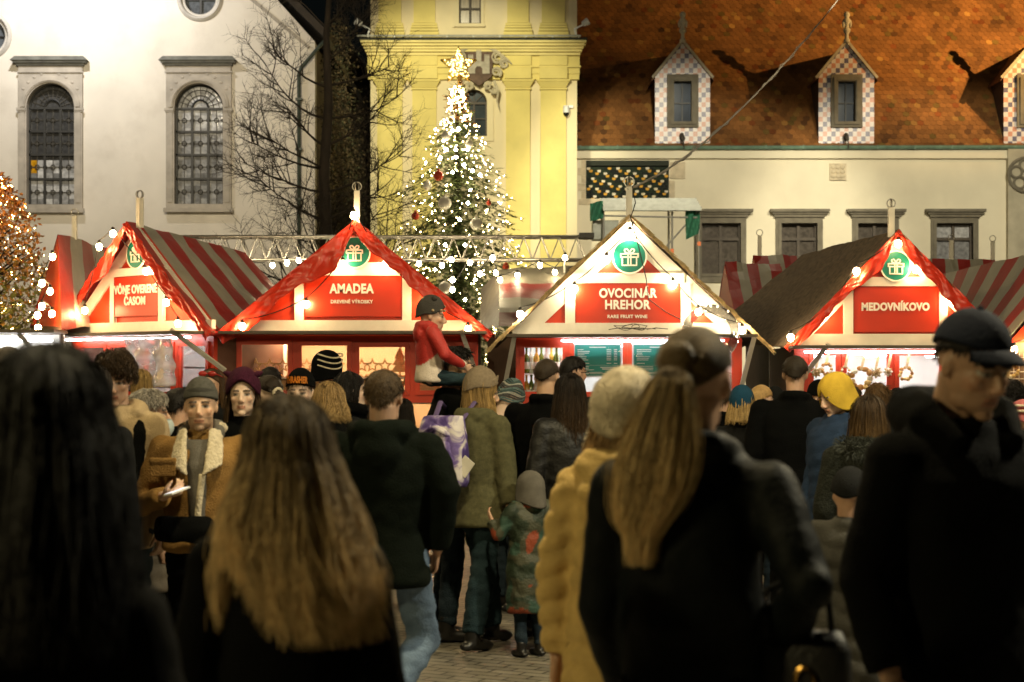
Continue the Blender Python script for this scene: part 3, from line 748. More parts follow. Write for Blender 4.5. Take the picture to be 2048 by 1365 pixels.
def stall(label, loc, rz, w, ze, zp, S):
    """one hut: gable front in the plane y=0 facing -Y, interior behind it"""
    t = thing('market_stall', label, 'market stall', loc, rz, 'red and white huts of the market')
    dep = S.get('depth', 2.4); h2 = w/2; slope = (zp-ze)/h2
    def zr(x): return zp-abs(x)*slope
    # gable
    MB().plate([(-h2, ze), (h2, ze), (0, zp)], [], 0, .03).build('gable_panel', RED, t)
    wb = S.get('board', .2)
    for s in (-1, 1):
        dz = wb*math.hypot(1, slope)
        MB().plate([(0, zp-.004), (s*h2, ze-.004), (s*(h2-dz/slope), ze-.004), (0, zp-dz)] if s < 0 else [(0, zp-.004), (0, zp-dz), (h2-dz/slope, ze-.004), (h2, ze-.004)], [], -.035, -.002).build('bargeboard', WHT, t)
    MB().box(-h2+.02, h2-.02, -.065, -.001, ze-.03, ze+.105).build('tie_beam', WHT, t)
    sx0, sx1, sz0, sz1 = S['sign']
    bz = S['beam']
    xb = (zp-bz[1])/slope-.02
    MB().box(-xb, xb, -.055, -.0015, bz[0], bz[1]).build('collar_beam', WHT, t)
    for x0, x1 in S['posts']: MB().box(x0, x1, -.05, -.0012, ze+.106, bz[0]-.001).build('post', WHT, t)
    sb = MB().box(sx0, sx1, -.045, -.0035, sz0, sz1).build('sign_board', SIGN, t)
    MB().box(sx0, sx1, -.052, -.0455, sz0, sz0+.008).box(sx0, sx1, -.052, -.0455, sz1-.008, sz1).box(sx0, sx0+.008, -.0515, -.0456, sz0, sz1).box(sx1-.008, sx1, -.0515, -.0456, sz0, sz1).build('sign_edge', mat('sign_edge', (.35, .02, .005)), sb)
    for txt, x, z, wd, sz, bo in S['text']: lettering(sb, txt, x, z, -.052, wd, sz, bo)
    ex, ezz, er = S['emblem']
    e = MB().plate(circ(ex, ezz, er, 36), [], -.075, -.057).build('emblem', TEAL, t)
    MB().plate(circ(ex, ezz, er*1.09, 36), [list(reversed(circ(ex, ezz, er*1.001, 36)))], -.08, -.056).build('emblem_rim', LETT, e)
    gift_icon(e, ex, ezz-er*.05, -.083, er*.92)
    # roof: two slopes overhanging the front
    oh, oe = S.get('over', .22), S.get('eave', .14)
    k = S.get('roof', 'red'); n = S.get('stripes', 9)
    back = S.get('back', None)
    for s in (-1, 1):
        m_ = MB((.5, .03, .02))
        A0, A1 = (0, -oh, zp+.03), (0, dep, zp+.03)
        B0, B1 = (s*(h2+oe), -oh, ze-oe*slope+.03), (s*(h2+oe), dep, ze-oe*slope+.03)
        if back: A1, B1 = back[0], (back[1] if s > 0 else back[2])
        cf = striped(n, S.get('first', 0)) if k == 'striped' else (lambda u, v: SR)
        grid(m_, ruled(A0, A1, B0, B1, .02, .03, s+len(label)), n*2, 10, cf, (0, 0, .012))
        m_.build('roof', {'striped': STRIPE, 'red': STRIPE, 'brown': THATCH}[k], t, color=True)
        if S.get('fringe'):
            f = MB(); rr = random.Random(len(label)+s)
            for q in range(260):
                u = rr.random(); v = rr.choice((rr.random(), 0))
                x = s*u*(h2+oe); z = zp+.05-abs(x)*slope
                p = Vector((x, -oh-.02-rr.random()*.03, z-rr.random()*.03)); f.bar(p, p+Vector((s*.12, -.02, -.12*slope+rr.uniform(-.03, .03))), .008, .008)
            f.build('roof_edge', mat('straw', (.46, .34, .17), .9, .4, 20), t)
    tw = S.get('tarp')
    if tw:
        for s in (-1, 1):
            wl = tw if not isinstance(tw, tuple) else tw[0 if s < 0 else 1]
            nrm = Vector((-s*slope, 0, -1)).normalized()
            f = MB()
            def fn(u, v, s=s, wl=wl):
                x = s*(u*(h2+oe)); base = Vector((x, -oh-.015, zp+.045-abs(x)*slope))
                ww = wl*(1+.22*math.sin(u*11+s)+.14*noise.noise(Vector((u*14, s, 2))))*(.7+.3*math.sin(PI*min(1, u*1.3+.1)))*min(1, .42+u*2.2)
                p = base+nrm*ww*v
                p.y += .05*noise.noise(Vector((u*10-v*2, v*1.2, s*5.)))+.02*noise.noise(Vector((u*30+v*5, v*2, s*3.)))-.02*v
                return p
            grid(f, fn, 150, 10, None, (0, .008, 0)); f.build('tarp_edge', REDT, t, smooth=True)
    # open shutter flap and struts
    fd = S.get('flap', .62)
    MB().box(-h2-.05, h2+.05, -fd, -.066, ze-.075, ze-.04).build('shutter_flap', mat('flap_dark', (.10, .08, .06), .7, .2), t)
    for x1, z1, x2, z2 in S['struts']: MB().bar((x1, -fd+.05, z1), (x2, -.04, z2), .055, .03, (0, 1, 0)).build('strut', mat('strut_grey', (.50, .48, .44), .5, .1), t)
    # front wall with windows
    hz_ = S['windows']
    fr = MB(); fw = S.get('front', (-h2+.06, h2-.06))
    hs = [list(reversed(rect(a, b, c, d))) for a, b, c, d in hz_+S.get('openings', [])]
    fr.plate(rect(fw[0], fw[1], .9, ze-.031), hs, 0.001, .06)
    fr.build('front_wall', RED, t)
    MB().box(fw[0], fw[1], .002, .05, 0, .898).build('base_panel', mat('base_cream', (.62, .58, .50), .6, .1), t)
    MB().box(fw[0]-.04, fw[1]+.04, -.18, -.0005, .93, .97).build('counter', WHT, t)
    for a, b, c, d in hz_:
        f2 = MB(); f2.plate(rect(a-.045, b+.045, c-.045, d+.045), [list(reversed(rect(a+.012, b-.012, c+.012, d-.012)))], -.025, .0005)
        o = f2.build('window', RED, t)
        MB().box(a+.01, b-.01, .02, .026, c+.01, d-.01).build('pane', GLS, o)
    wi = MB(); ic = S.get('inner', (.70, .62, .50))
    im = mat('inner_'+S['id'], ic, .7, .08, 3)
    wi.box(fw[0], fw[1], dep-.35, dep-.3, .0, ze-.05); wi.build('back_wall', im, t)
    for x in (fw[0], fw[1]-.04): MB().box(x, x+.04, .061, dep-.36, 0, ze-.05).build('side_wall', mat('hut_side', (.14, .06, .035), .7, .15, 5), t)
    MB().box(fw[0]+.05, fw[1]-.05, .08, dep-.37, ze-.09, ze-.06).build('ceiling', im, t)
    for x in S.get('tubes', (-.6, .6)): MB().tube([(x, .35, ze-.14), (x, dep-.6, ze-.14)], .02, 8).build('tube_lamp', TUBE if S.get('cool') else TUBEW, t)
    if S.get('tubefront'): MB().tube([(fw[0]+.15, .16, ze-.13), (fw[1]-.15, .16, ze-.13)], .014, 8).build('tube_lamp', TUBE if S.get('cool') else TUBEW, t)
    if S.get('lampbar'): MB().tube([(fw[0]+S['lampbar'][0], -.16, ze-.11), (fw[0]+S['lampbar'][1], -.16, ze-.11)], .012, 8).build('tube_lamp', TUBE, t)
    sh = MB()
    for z in S.get('shelves', (1.28, 1.62)): sh.box(fw[0]+.05, fw[1]-.05, .10, .36, z-.02, z)
    if S.get('shelves', True): sh.build('shelf', WHT, t)
    # finial post with ring
    fx, fz0, fz1, fr_ = S['finial']
    p = MB().box(fx-.035, fx+.035, -oh+.05, -oh+.12, zp-.04, fz1).build('finial_post', WHT, t)
    rg = MB()
    for M in (0, 1.2): rg.tube([(fx+fr_*math.cos(2*PI*i/16)*math.cos(M), -oh+.085+fr_*math.cos(2*PI*i/16)*math.sin(M), fz1+fr_+fr_*math.sin(2*PI*i/16)) for i in range(17)], .008, 5)
    rg.build('ring', mat('steel', (.4, .38, .35), .35, .1, metal=.7), p)
    return t
def px_stall(d, pc):
    X0 = WX(pc, d)
    return X0, (lambda px: WX(px, d)-X0), (lambda py: WZ(py, d))
def rects(sx, sz, l): return [(sx(a), sx(b), sz(d), sz(c)) for a, b, c, d in l]
# --- wood carver's hut
D2 = 22.5; X2, ax, az = px_stall(D2, 713)
stall('red hut signed AMADEA with wooden ornaments in its three windows', (X2, D2, 0), 0, 3.16, az(658), az(452), dict(
    id='amadea', board=.09, sign=(ax(611), ax(804), az(634), az(551)), beam=(az(552), az(526)), posts=[(ax(590), ax(608)), (ax(805), ax(823))],
    text=[('AMADEA', ax(704), az(579), .555, .16, .0065), ('DREVENÉ VÝROBKY', ax(704), az(604.5), .525, .06, .0015)],
    emblem=(ax(710), az(506), .185), roof='red', tarp=(.27, .21), over=.3, struts=[(ax(925), az(664), ax(950), az(740))],
    windows=rects(ax, az, [(482, 578, 688, 783), (602, 696, 690, 783), (717, 812, 693, 783), (838, 884, 694, 783)]),
    openings=rects(ax, az, [(482, 940, 806, 868)]), inner=(.72, .55, .36), tubes=(-.9, 0, .9), finial=(ax(717), 0, az(386), .055), shelves=(1.30, 1.62)))
festoon('bulb string on the AMADEA gable', [(ax(495), D2-.42, az(655)), (ax(618), D2-.20, az(609)), (ax(690), D2-.20, az(529)), (ax(713), D2-.36, az(437)), (ax(772), D2-.20, az(530)), (ax(852), D2-.2, az(606)), (ax(938), D2-.42, az(661))] and
        [(X2+ax(495), D2-.44, az(655)), (X2+ax(616), D2-.17, az(610)), (X2+ax(688), D2-.17, az(530)), (X2+ax(713), D2-.40, az(437)), (X2+ax(772), D2-.17, az(531)), (X2+ax(853), D2-.17, az(606)), (X2+ax(938), D2-.44, az(660))])
# --- fruit wine hut
D3 = 21.8; X3, bx_, bz_ = px_stall(D3, 1258)
stall('hut signed OVOCINÁR HREHOR with wine bottles and teal menu boards', (X3, D3, 0), 0, 2.86, bz_(664), bz_(440), dict(
    id='ovocinar', board=.20, sign=(bx_(1151), bx_(1360), bz_(650), bz_(567)), beam=(bz_(567), bz_(547)), posts=[(bx_(1130), bx_(1150)), (bx_(1361), bx_(1381))],
    text=[('OVOCINÁR', bx_(1255), bz_(588), .70, .15, .0055), ('HREHOR', bx_(1254), bz_(611), .55, .15, .0055), ('RARE FRUIT WINE', bx_(1254), bz_(634), .48, .055, .0015)],
    emblem=(bx_(1258), bz_(514), .195), roof='brown', fringe=True, over=.2, eave=.2, struts=[(bx_(1030), bz_(668), bx_(1012), bz_(760)), (bx_(1497), bz_(672), bx_(1478), bz_(790))],
    windows=rects(bx_, bz_, [(1047, 1127, 694, 786), (1146, 1247, 684, 786), (1262, 1375, 684, 786), (1390, 1465, 690, 786)]),
    openings=rects(bx_, bz_, [(1047, 1465, 808, 860)]), lampbar=(.55, 2.5), inner=(.74, .74, .72), cool=True, tubefront=True, tubes=(-.9, .0, .9), finial=(bx_(1257), 0, bz_(376), .06), shelves=(1.33, 1.67)))
festoon('bulb string on the OVOCINÁR gable', [(X3+bx_(p), D3-y, bz_(q)) for p, q, y in ((1040, 631, .30), (1148, 579, .15), (1212, 521, .15), (1258, 470, .15), (1344, 571, .15), (1394, 625, .15), (1478, 662, .30))], m=BULBH)
# --- honey cake hut
D4 = 21.5; X4, dx_, dz_ = px_stall(D4, 1789)
stall('hut signed MEDOVNÍKOVO with wreaths hung in its bright window', (X4, D4, 0), 0, 2.52, dz_(686), dz_(470), dict(
    id='medovnikovo', board=.13, sign=(dx_(1706), dx_(1876), dz_(665), dz_(574)), beam=(dz_(573), dz_(555)), posts=[(dx_(1686), dx_(1705)), (dx_(1877), dx_(1893))],
    text=[('MEDOVNÍKOVO', dx_(1789), dz_(615), .81, .125, .006)],
    emblem=(dx_(1789), dz_(533), .17), roof='brown', tarp=(.15, .19), over=.24, eave=.10, back=((-.55, 3.4, dz_(470)-.02), (1.0, 3.4, 2.1), (-2.02, 3.4, 2.13)), struts=[(dx_(1640), dz_(690), dx_(1612), dz_(745))],
    windows=rects(dx_, dz_, [(1625, 1673, 709, 800), (1691, 1775, 708, 800), (1796, 1880, 710, 800), (1900, 1960, 710, 800)]),
    openings=rects(dx_, dz_, [(1625, 1960, 815, 860)]), lampbar=(.1, 2.3), inner=(.78, .76, .72), cool=True, tubefront=True, tubes=(-.8, 0, .8), finial=(dx_(1777), 0, dz_(418), .05), shelves=(1.28,)))
festoon('bulb string on the MEDOVNÍKOVO gable', [(X4+dx_(p), D4-y, dz_(q)) for p, q, y in ((1571, 677, .40), (1645, 633, .16), (1703, 546, .32), (1785, 492, .32), (1826, 541, .15), (1897, 606, .15), (1990, 672, .40))])
# --- scented goods hut, turned to the left
D1 = 23.2; X1 = WX(279, D1); A1_ = R(-41); cA = math.cos(A1_)
def ex_(px): return (px-279)/155.2/cA
def ezz(py): return WZ(py, D1)
M1 = Matrix.Translation((X1, D1, 0)) @ Matrix.Rotation(A1_, 4, 'Z')
M1i = M1.inverted()
t1 = stall('turned hut signed VÔNE OVERENÉ ČASOM under a striped tarp and plastic sheet', (X1, D1, 0), A1_, 3.08, ezz(661), ezz(452), dict(
    id='vone', board=.15, sign=(ex_(224), ex_(330), ezz(633), ezz(553)), beam=(ezz(552), ezz(536)), posts=[(ex_(213), ex_(223)), (ex_(331), ex_(342))],
    text=[('VÔNE OVERENÉ', ex_(277), ezz(580), .90, .15, .0055), ('ČASOM', ex_(275), ezz(603), .44, .15, .0055)],
    emblem=(ex_(281), ezz(509), .18), roof='striped', stripes=9, tarp=(.20, .17), over=.2,
    depth=1.5, back=(tuple(M1i @ W(490, 507, 26.0)), tuple(M1i @ W(640, 668, 24.6)), tuple(M1i @ W(300, 650, 27))),
    struts=[(1.35, 2.2, 1.75, 1.7)], windows=[(-1.30, -.72, 1.42, 2.02), (-.62, -.05, 1.42, 2.02), (.10, .68, 1.42, 2.02), (.80, 1.36, 1.42, 2.02)],
    openings=[(-1.3, 1.36, 1.0, 1.32)], inner=(.82, .78, .74), cool=True, tubefront=True, lampbar=(.1, 2.7), tubes=(-1.1, -.6, 0, .6, 1.1), finial=(.16, 0, ezz(400), .05), shelves=(1.5, 1.75)))
M1 = Matrix.Translation((X1, D1, 0)) @ Matrix.Rotation(A1_, 4, 'Z')
festoon('bulb string on the VÔNE OVERENÉ gable', [M1 @ Vector((ex_(p), -y, ezz(q))) for p, q, y in ((190, 620, .3), (233, 494, .34), (267, 470, .34), (318, 546, .15), (366, 609, .15), (415, 652, .30))])
# clear sheet hanging from the turned hut's eave
ps = MB()
def shf(u, v):
    x = .45+.95*u+(.22*v*(1-u)); return Vector((x, -.60+.10*math.sin(u*13+v*2)*v+.05*noise.noise(Vector((u*5, v*6, 1))), 2.13-.62*v))
grid(ps, shf, 24, 18, None, (0, .002, 0)); po = ps.build('plastic_sheet', PLASTIC, None, smooth=True)
po.matrix_world = M1; tag(po, 'crumpled clear plastic sheet hanging from the eave of the VÔNE OVERENÉ hut', 'plastic sheet')
# yellow price list and goods behind the glass
pl = MB().box(0, .19, 0, .006, 0, .52).build('price_list', mat('yellow_paper', (.75, .50, .12), .7, .06), None)
pl.matrix_world = M1 @ Matrix.Translation((.36, -.04, 1.50)); tag(pl, 'long yellow printed list taped to the VÔNE OVERENÉ window', 'notice')
def hut_simple(label, ridge0, ridge1, e0, e1, f0, f1, n, first=0, finial=None, lights=None, walls=True):
    """a hut seen from its roof side: two striped slopes, gable, walls"""
    r0, r1, e0, e1, f0, f1 = map(Vector, (ridge0, ridge1, e0, e1, f0, f1))
    base = Vector((r0.x, r0.y, 0)); t = thing('market_stall', label, 'market stall', base, 0, 'red and white huts of the market')
    for a0, a1 in ((e0, e1), (f0, f1)):
        m_ = MB(); grid(m_, ruled(r0-base, r1-base, a0-base, a1-base, .015, .03, len(label)), n*2, 8, striped(n, first), (0, 0, .012))
        m_.build('roof', STRIPE, t, color=True)
    if walls:
        for (p, q, r) in ((e0, f0, r0), (e1, f1, r1)):
            c = (p+q+r)/3
            pp = [c+(x-c)*.94 for x in (p, q, r)]
            n_ = (pp[1]-pp[0]).cross(Vector((0, 0, 1))).normalized()*.02
            w = MB(); vs = [pp[0]-base, pp[1]-base, pp[2]-base]; vs += [v+n_ for v in vs]
            w.add(vs, [(0, 1, 2), (5, 4, 3), (0, 3, 4, 1), (1, 4, 5, 2), (2, 5, 3, 0)]); w.build('gable_panel', RED, t)
            lo = [pp[0]-base, pp[1]-base]
            w = MB(); vs = lo+[Vector((v.x, v.y, 0)) for v in lo]; vs += [v+n_ for v in vs]
            w.add(vs, [(0, 2, 3, 1), (4, 5, 7, 6), (0, 4, 6, 2), (1, 3, 7, 5), (2, 6, 7, 3), (0, 1, 5, 4)]); w.build('wall', mat('hut_dark', (.10, .06, .04), .8), t)
    for fx in (finial or []):
        p = r0.lerp(r1, fx)-base
        fp = MB().box(p.x-.03, p.x+.03, p.y-.03, p.y+.03, p.z, p.z+.32).build('finial_post', WHT, t)
        MB().tube([(p.x+.05*math.cos(2*PI*i/16), p.y, p.z+.37+.05*math.sin(2*PI*i/16)) for i in range(17)], .007, 5).build('ring', mat('steel', (.4, .38, .35)), fp)
    return t
hut_simple('striped hut at the left edge beside the lit autumn tree', W(116, 470, 23.6), W(262, 512, 28), W(124, 658, 22.7), W(300, 650, 26.5), W(60, 655, 25.2), W(150, 640, 28), 7, 0, finial=(.2,))
L0 = [o for o in col.objects if o.get('label', '').startswith('striped hut at the left edge')][0]; lb0 = L0.location
wl = W(-60, 670, 22.9)-lb0; wr_ = W(128, 670, 22.9)-lb0
MB().box(wl.x, wr_.x, wl.y, wl.y+.05, .9, 2.16).build('white_wall', WHT, L0)
MB().box(wl.x-.1, wr_.x+.05, wl.y-.7, wl.y-.01, 2.17, 2.21).build('shutter_flap', mat('flap_dark', (.1, .08, .06)), L0)
MB().tube([(wl.x, wl.y-.2, 2.08), (wr_.x-.1, wl.y-.2, 2.08)], .014, 8).build('tube_lamp', TUBE, L0)
MB().bar(W(38, 668, 22.3)-lb0, W(84, 722, 22.85)-lb0, .055, .03, (0, 1, 0)).build('strut', mat('strut_grey', (.5, .48, .44)), L0)
MB().box(wl.x, wr_.x, wl.y-.005, wl.y+.06, 0, .898).build('base_panel', mat('base_cream', (.62, .58, .5)), L0)
festoon('bulb string down the edge of the leftmost striped hut', [W(105, 514, 23.0), W(84, 567, 22.9), W(100, 583, 22.8), W(84, 613, 22.7), W(104, 628, 22.6), W(75, 631, 22.7), W(76, 656, 22.6)], sag=.02)
hut_simple('striped hut at the right edge of the square past the MEDOVNÍKOVO hut', W(2190, 479, 20.6), W(1850, 556, 26), W(2005, 690, 20.4), W(1830, 680, 26), W(2420, 690, 20.4), W(2100, 680, 26), 13, 1)
festoon('bulb string under the right edge hut beside the cap wearer', [W(2028, 700, 20.3), W(2060, 690, 20.3)], sag=.02)
hut_simple('back row hut with striped tarp right of the fruit wine hut', W(1449, 527, 27.6), W(1560, 529, 28.2), W(1478, 665, 26.4), W(1580, 665, 27), W(1430, 640, 29), W(1560, 640, 29.5), 5, 0)
hut_simple('back row hut with striped ridge behind the brown roof', W(1506, 512, 28.6), W(1760, 516, 30), W(1540, 660, 27.3), W(1790, 660, 28.6), W(1490, 640, 30.5), W(1760, 640, 31.5), 9, 0, finial=(.05,))
hut_simple('back row hut showing a striped ridge above the MEDOVNÍKOVO roof', W(1838, 519, 30), W(1990, 521, 30.6), W(1838, 650, 28.6), W(2010, 650, 29.2), W(1838, 650, 31.6), W(2010, 650, 32.2), 6, 1, finial=(.42, .97))
# hut behind, seen from the side with bands running along it
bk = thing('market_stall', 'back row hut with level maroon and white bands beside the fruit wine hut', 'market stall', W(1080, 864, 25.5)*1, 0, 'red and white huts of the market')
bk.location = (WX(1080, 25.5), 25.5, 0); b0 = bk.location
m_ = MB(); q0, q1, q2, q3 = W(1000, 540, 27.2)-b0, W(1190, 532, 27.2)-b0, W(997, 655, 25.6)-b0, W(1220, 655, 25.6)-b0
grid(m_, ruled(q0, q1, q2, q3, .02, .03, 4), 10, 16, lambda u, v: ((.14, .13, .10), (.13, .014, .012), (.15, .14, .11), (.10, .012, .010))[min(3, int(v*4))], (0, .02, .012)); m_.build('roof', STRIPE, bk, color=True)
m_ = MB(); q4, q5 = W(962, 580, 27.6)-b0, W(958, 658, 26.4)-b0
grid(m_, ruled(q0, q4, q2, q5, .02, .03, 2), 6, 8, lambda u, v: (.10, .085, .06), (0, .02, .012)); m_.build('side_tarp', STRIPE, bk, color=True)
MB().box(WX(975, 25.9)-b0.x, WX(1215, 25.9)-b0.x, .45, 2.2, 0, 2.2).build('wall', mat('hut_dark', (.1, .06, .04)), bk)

# ---------------------------------------------------------------- goods in the windows
def small(name, mb, m, loc, label, cat, group=None, smooth=False, color=False):
    o = mb.build(name, m, None, smooth=smooth, color=color); o.location = loc
    return tag(o, label, cat, group)
def candle_arch():
    b = MB()
    for r in (.20, .14): b.tube([(r*math.cos(PI*i/14), 0, r*math.sin(PI*i/14)) for i in range(15)], .012, 5)
    b.box(-.22, .22, -.03, .03, -.02, .0)
    for k in range(7):
        a_ = PI*k/6; b.box(.2*math.cos(a_)-.008, .2*math.cos(a_)+.008, -.01, .01, .2*math.sin(a_), .2*math.sin(a_)+.06)
    for x in (-.08, 0, .07): b.lathe([(.02, 0), (.028, .05), (.012, .08), (.018, .1), (.0, .12)], (x, 0, 0), 8)
    return b
def wood_star(r=.1):
    pts = [(r*(1 if i % 2 == 0 else .45)*math.cos(PI/2+PI*i/5), r*(1 if i % 2 == 0 else .45)*math.sin(PI/2+PI*i/5)) for i in range(10)]
    inn = [(x*.55, z*.55) for x, z in pts]
    return MB().plate(pts, [list(reversed(inn))], -.008, .008)
def wood_house():
    b = MB().plate([(-.09, 0), (.09, 0), (.09, .12), (0, .22), (-.09, .12)], [list(reversed(rect(-.05, -.015, .04, .09))), list(reversed(rect(.015, .05, .04, .09)))], -.04, .04)
    b.bar((-.11, 0, .11), (.005, 0, .235), .10, .012, (0, 1, 0)); b.bar((.11, 0, .11), (-.005, 0, .235), .10, .012, (0, 1, 0)); return b
def wood_tree():
    b = MB()
    for k, (w_, z) in enumerate(((.1, .03), (.08, .1), (.055, .17))): b.plate([(-w_, z), (w_, z), (0, z+.12)], [], -.01-.001*k, .01+.001*k)
    b.box(-.012, .012, -.012, .012, 0, .031); b.box(-.06, .06, -.03, .03, -.02, -.0005); return b
def wood_horse():
    b = MB(); b.tube([(-.09, 0, .1), (.06, 0, .1)], [.035, .035], 8)
    for x in (-.075, -.05, .03, .05): b.tube([(x, 0, .09), (x*1.1, 0, 0)], [.012, .008], 6)
    b.tube([(.05, 0, .11), (.095, 0, .19), (.14, 0, .17)], [.03, .022, .012], 6); b.tube([(-.09, 0, .11), (-.13, 0, .05)], [.012, .006], 5); return b
ITEMS = [(candle_arch, 'wooden_arch', 'candle arch', 'ornament'), (wood_star, 'wooden_star', 'cut out star', 'ornament'), (wood_house, 'wooden_house', 'toy house', 'ornament'), (wood_tree, 'wooden_tree', 'flat fir tree', 'ornament'), (wood_horse, 'wooden_horse', 'toy horse', 'ornament')]
lay = [(500, 0, 3), (525, 0, 4), (552, 0, 4), (570, 0, 2), (614, 1, 1), (628, 0, 3), (650, 0, 0), (682, 0, 0), (728, 0, 2), (745, 1, 1), (752, 0, 0), (790, 0, 0), (800, 1, 3), (850, 0, 2), (872, 0, 3), (489, 1, 1), (512, 1, 1), (540, 1, 1), (566, 1, 1), (634, 1, 1), (655, 1, 1), (676, 1, 1), (724, 1, 1), (770, 1, 1), (790, 0, 4), (612, 0, 4), (868, 1, 1)]
names = {482: 'left', 602: 'middle', 717: 'right'}
def lay_where(px, up, k):
    same = sorted(q for q, u, kk in lay if kk == k and u == up and (q < 590, q < 705, q < 825) == (px < 590, px < 705, px < 825)); i = same.index(px)
    return ('hung high' if up else 'on the lower shelf') + ('' if len(same) == 1 else ', '+('first', 'second', 'third', 'fourth', 'fifth')[i]+' from the left')
for px, up, k in lay:
    fn, nm, desc, ct = ITEMS[k]
    win = 'first' if px < 590 else 'second' if px < 705 else 'third' if px < 825 else 'last'
    o = small(nm, fn(), WOODL, (WX(px, D2+.25), D2+.23, (1.64, 1.32)[0 if up else 1]) if not up else (WX(px, D2+.25), D2+.23, 1.645), f'wooden {desc} in the {win} AMADEA window, ' + lay_where(px, up, k), ct, 'wooden ornaments for sale')
    if k != 1: o.scale = (1.25, 1.25, 1.25)
    else: o.location.z += .12
# glowing tea-light cups in the carver's windows
# wine bottles
def bottle():
    b = MB(); b.lathe([(.0, 0), (.036, 0), (.038, .02), (.038, .18), (.03, .215), (.014, .245), (.013, .30), (.016, .302), (.016, .32), (.0, .32)], (0, 0, 0), 14); return b
gl_m = [mat('bottle_green', (.10, .14, .02), .1, .1, 3, spec=.7), mat('bottle_amber', (.45, .28, .04), .1, .1, 3, spec=.7), mat('bottle_clear', (.5, .5, .42), .08, .1, 3, spec=.7)]
lab_m = mat('bottle_label', (.75, .73, .68), .7, .1)
bm_ = bottle().mesh('bottle', True); lm_ = MB().lathe([(.0385, .05), (.0395, .051), (.0395, .135), (.0385, .136)], (0, 0, 0), 14).mesh('label', True); lm_.materials.append(lab_m)
for j, zsh in enumerate((1.67, 1.33)):
    for i in range(8):
        px = 1053+i*10
        me = bm_.copy(); me.materials.append(gl_m[(i*2+j) % 3])
        o = link('wine_bottle', me, None); o.location = (WX(px, D3+.2), D3+.17+.06*(i % 2), zsh)
        tag(o, f'wine bottle in the fruit wine window, number {i+1} from the left on the {"upper" if j == 0 else "lower"} shelf', 'bottle', 'wine bottles in the hut window')
        o['label'] = ('%s glass wine bottle on the %s shelf, %s from the left' % (('green', 'amber', 'clear')[(i*2+j) % 3], ('upper', 'lower')[j], ('first', 'second', 'third', 'fourth', 'fifth', 'sixth', 'seventh', 'eighth')[i]))
        link('label', lm_, None, o)
# menu boards: illegible rows of small print
def menu(x0, x1, z0, z1, lab, seed):
    t = thing('menu_board', lab, 'menu board', (X3+x0, D3+.05, z0))
    w, h = x1-x0, z1-z0
    MB().box(0, w, 0, .012, 0, h).build('board', mat('menu_teal', (.02, .30, .25), .4, .05), t)
    f = MB(); f.plate(rect(-.015, w+.015, -.015, h+.015), [list(reversed(rect(.002, w-.002, .002, h-.002)))], -.006, .013); f.build('rim', mat('menu_rim', (.6, .65, .66), .3), t)
    rr = random.Random(seed); b = MB()
    b.box(w*.32, w*.68, -.004, -.001, h*.91, h*.935)
    for k in range(9):
        z = h*(.83-k*.055)
        if k == 7: continue
        b.box(w*.06, w*(.06+rr.uniform(.1, .3)), -.004, -.001, z, z+h*.022)
        b.box(w*.70, w*.80, -.004, -.001, z, z+h*.022); b.box(w*.86, w*.93, -.004, -.001, z, z+h*.022)
    b.box(w*.06, w*.94, -.004, -.001, h*.335, h*.34)
    for k in range(3): b.box(w*.05, w*rr.uniform(.3, .45), -.004, -.001, h*(.28-k*.05), h*(.30-k*.05))
    b.box(w*.56, w*.88, -.004, -.001, h*.26, h*.285); b.box(w*.6, w*.84, -.004, -.001, h*.2, h*.235)
    for k in range(2): b.box(w*.05, w*rr.uniform(.5, .75), -.004, -.001, h*(.1-k*.045), h*(.12-k*.045))
    b.build('print', LETT, t)
menu(bx_(1150), bx_(1241), bz_(752), bz_(690), 'teal menu board left of centre in the fruit wine hut', 1)
menu(bx_(1268), bx_(1368), bz_(752), bz_(690), 'teal menu board half hidden behind the ponytail woman', 2)
# honey cake wreaths and stars on wooden pegs
COOK = mat('cookie', (1, 1, 1), .7, .25, 30, .3, 60, attr=True)
def wreath(r, n, seed):
    b = MB(); rr = random.Random(seed)
    for k in range(n):
        a_ = 2*PI*k/n+rr.uniform(-.1, .1); q = r*rr.uniform(.85, 1.1)
        b.col = rr.choice(((.50, .26, .06), (.62, .40, .14), (.72, .62, .45), (.40, .18, .04)))
        b.ell((q*math.cos(a_), rr.uniform(-.02, .01), q*math.sin(a_)), (rr.uniform(.3, .42)*r, .018, rr.uniform(.25, .38)*r), nu=8, nv=6)
    return b
def star_orn(r, seed):
    b = MB(); rr = random.Random(seed)
    for k in range(8):
        b.col = rr.choice(((.55, .40, .2), (.4, .26, .1), (.65, .58, .45))); a_ = 2*PI*k/8
        b.tube([(0, 0, 0), (r*.5*math.cos(a_), -.01, r*.5*math.sin(a_)), (r*math.cos(a_), 0, r*math.sin(a_))], [.006, .022, .004], 5)
    b.col = (.35, .2, .08); b.ell((0, -.015, 0), (.03, .02, .03), nu=8, nv=6); return b
orn = [(1632, 745, 's', .07, 'star ornament at the left end of the honey cake window'), (1652, 738, 'w', .06, 'small honey cake wreath beside the left strut'), (1690, 742, 'w', .045, 'tiny honey cake ring hung on the window post'), (1722, 757, 'w', .11, 'largest honey cake wreath hung in the middle of the window'), (1752, 745, 's', .075, 'straw star hung right of the largest wreath'), (1776, 744, 's', .06, 'golden star hung by the red window post'), (1812, 748, 'w', .07, 'honey cake wreath half hidden by the cap wearer'),
       (2000, 748, 's', .08, 'straw star on the wire rack right of the cap'), (2022, 742, 'w', .07, 'wreath on the wire rack right of the cap'), (2012, 775, 'w', .055, 'small ring low on the wire rack right of the cap')]
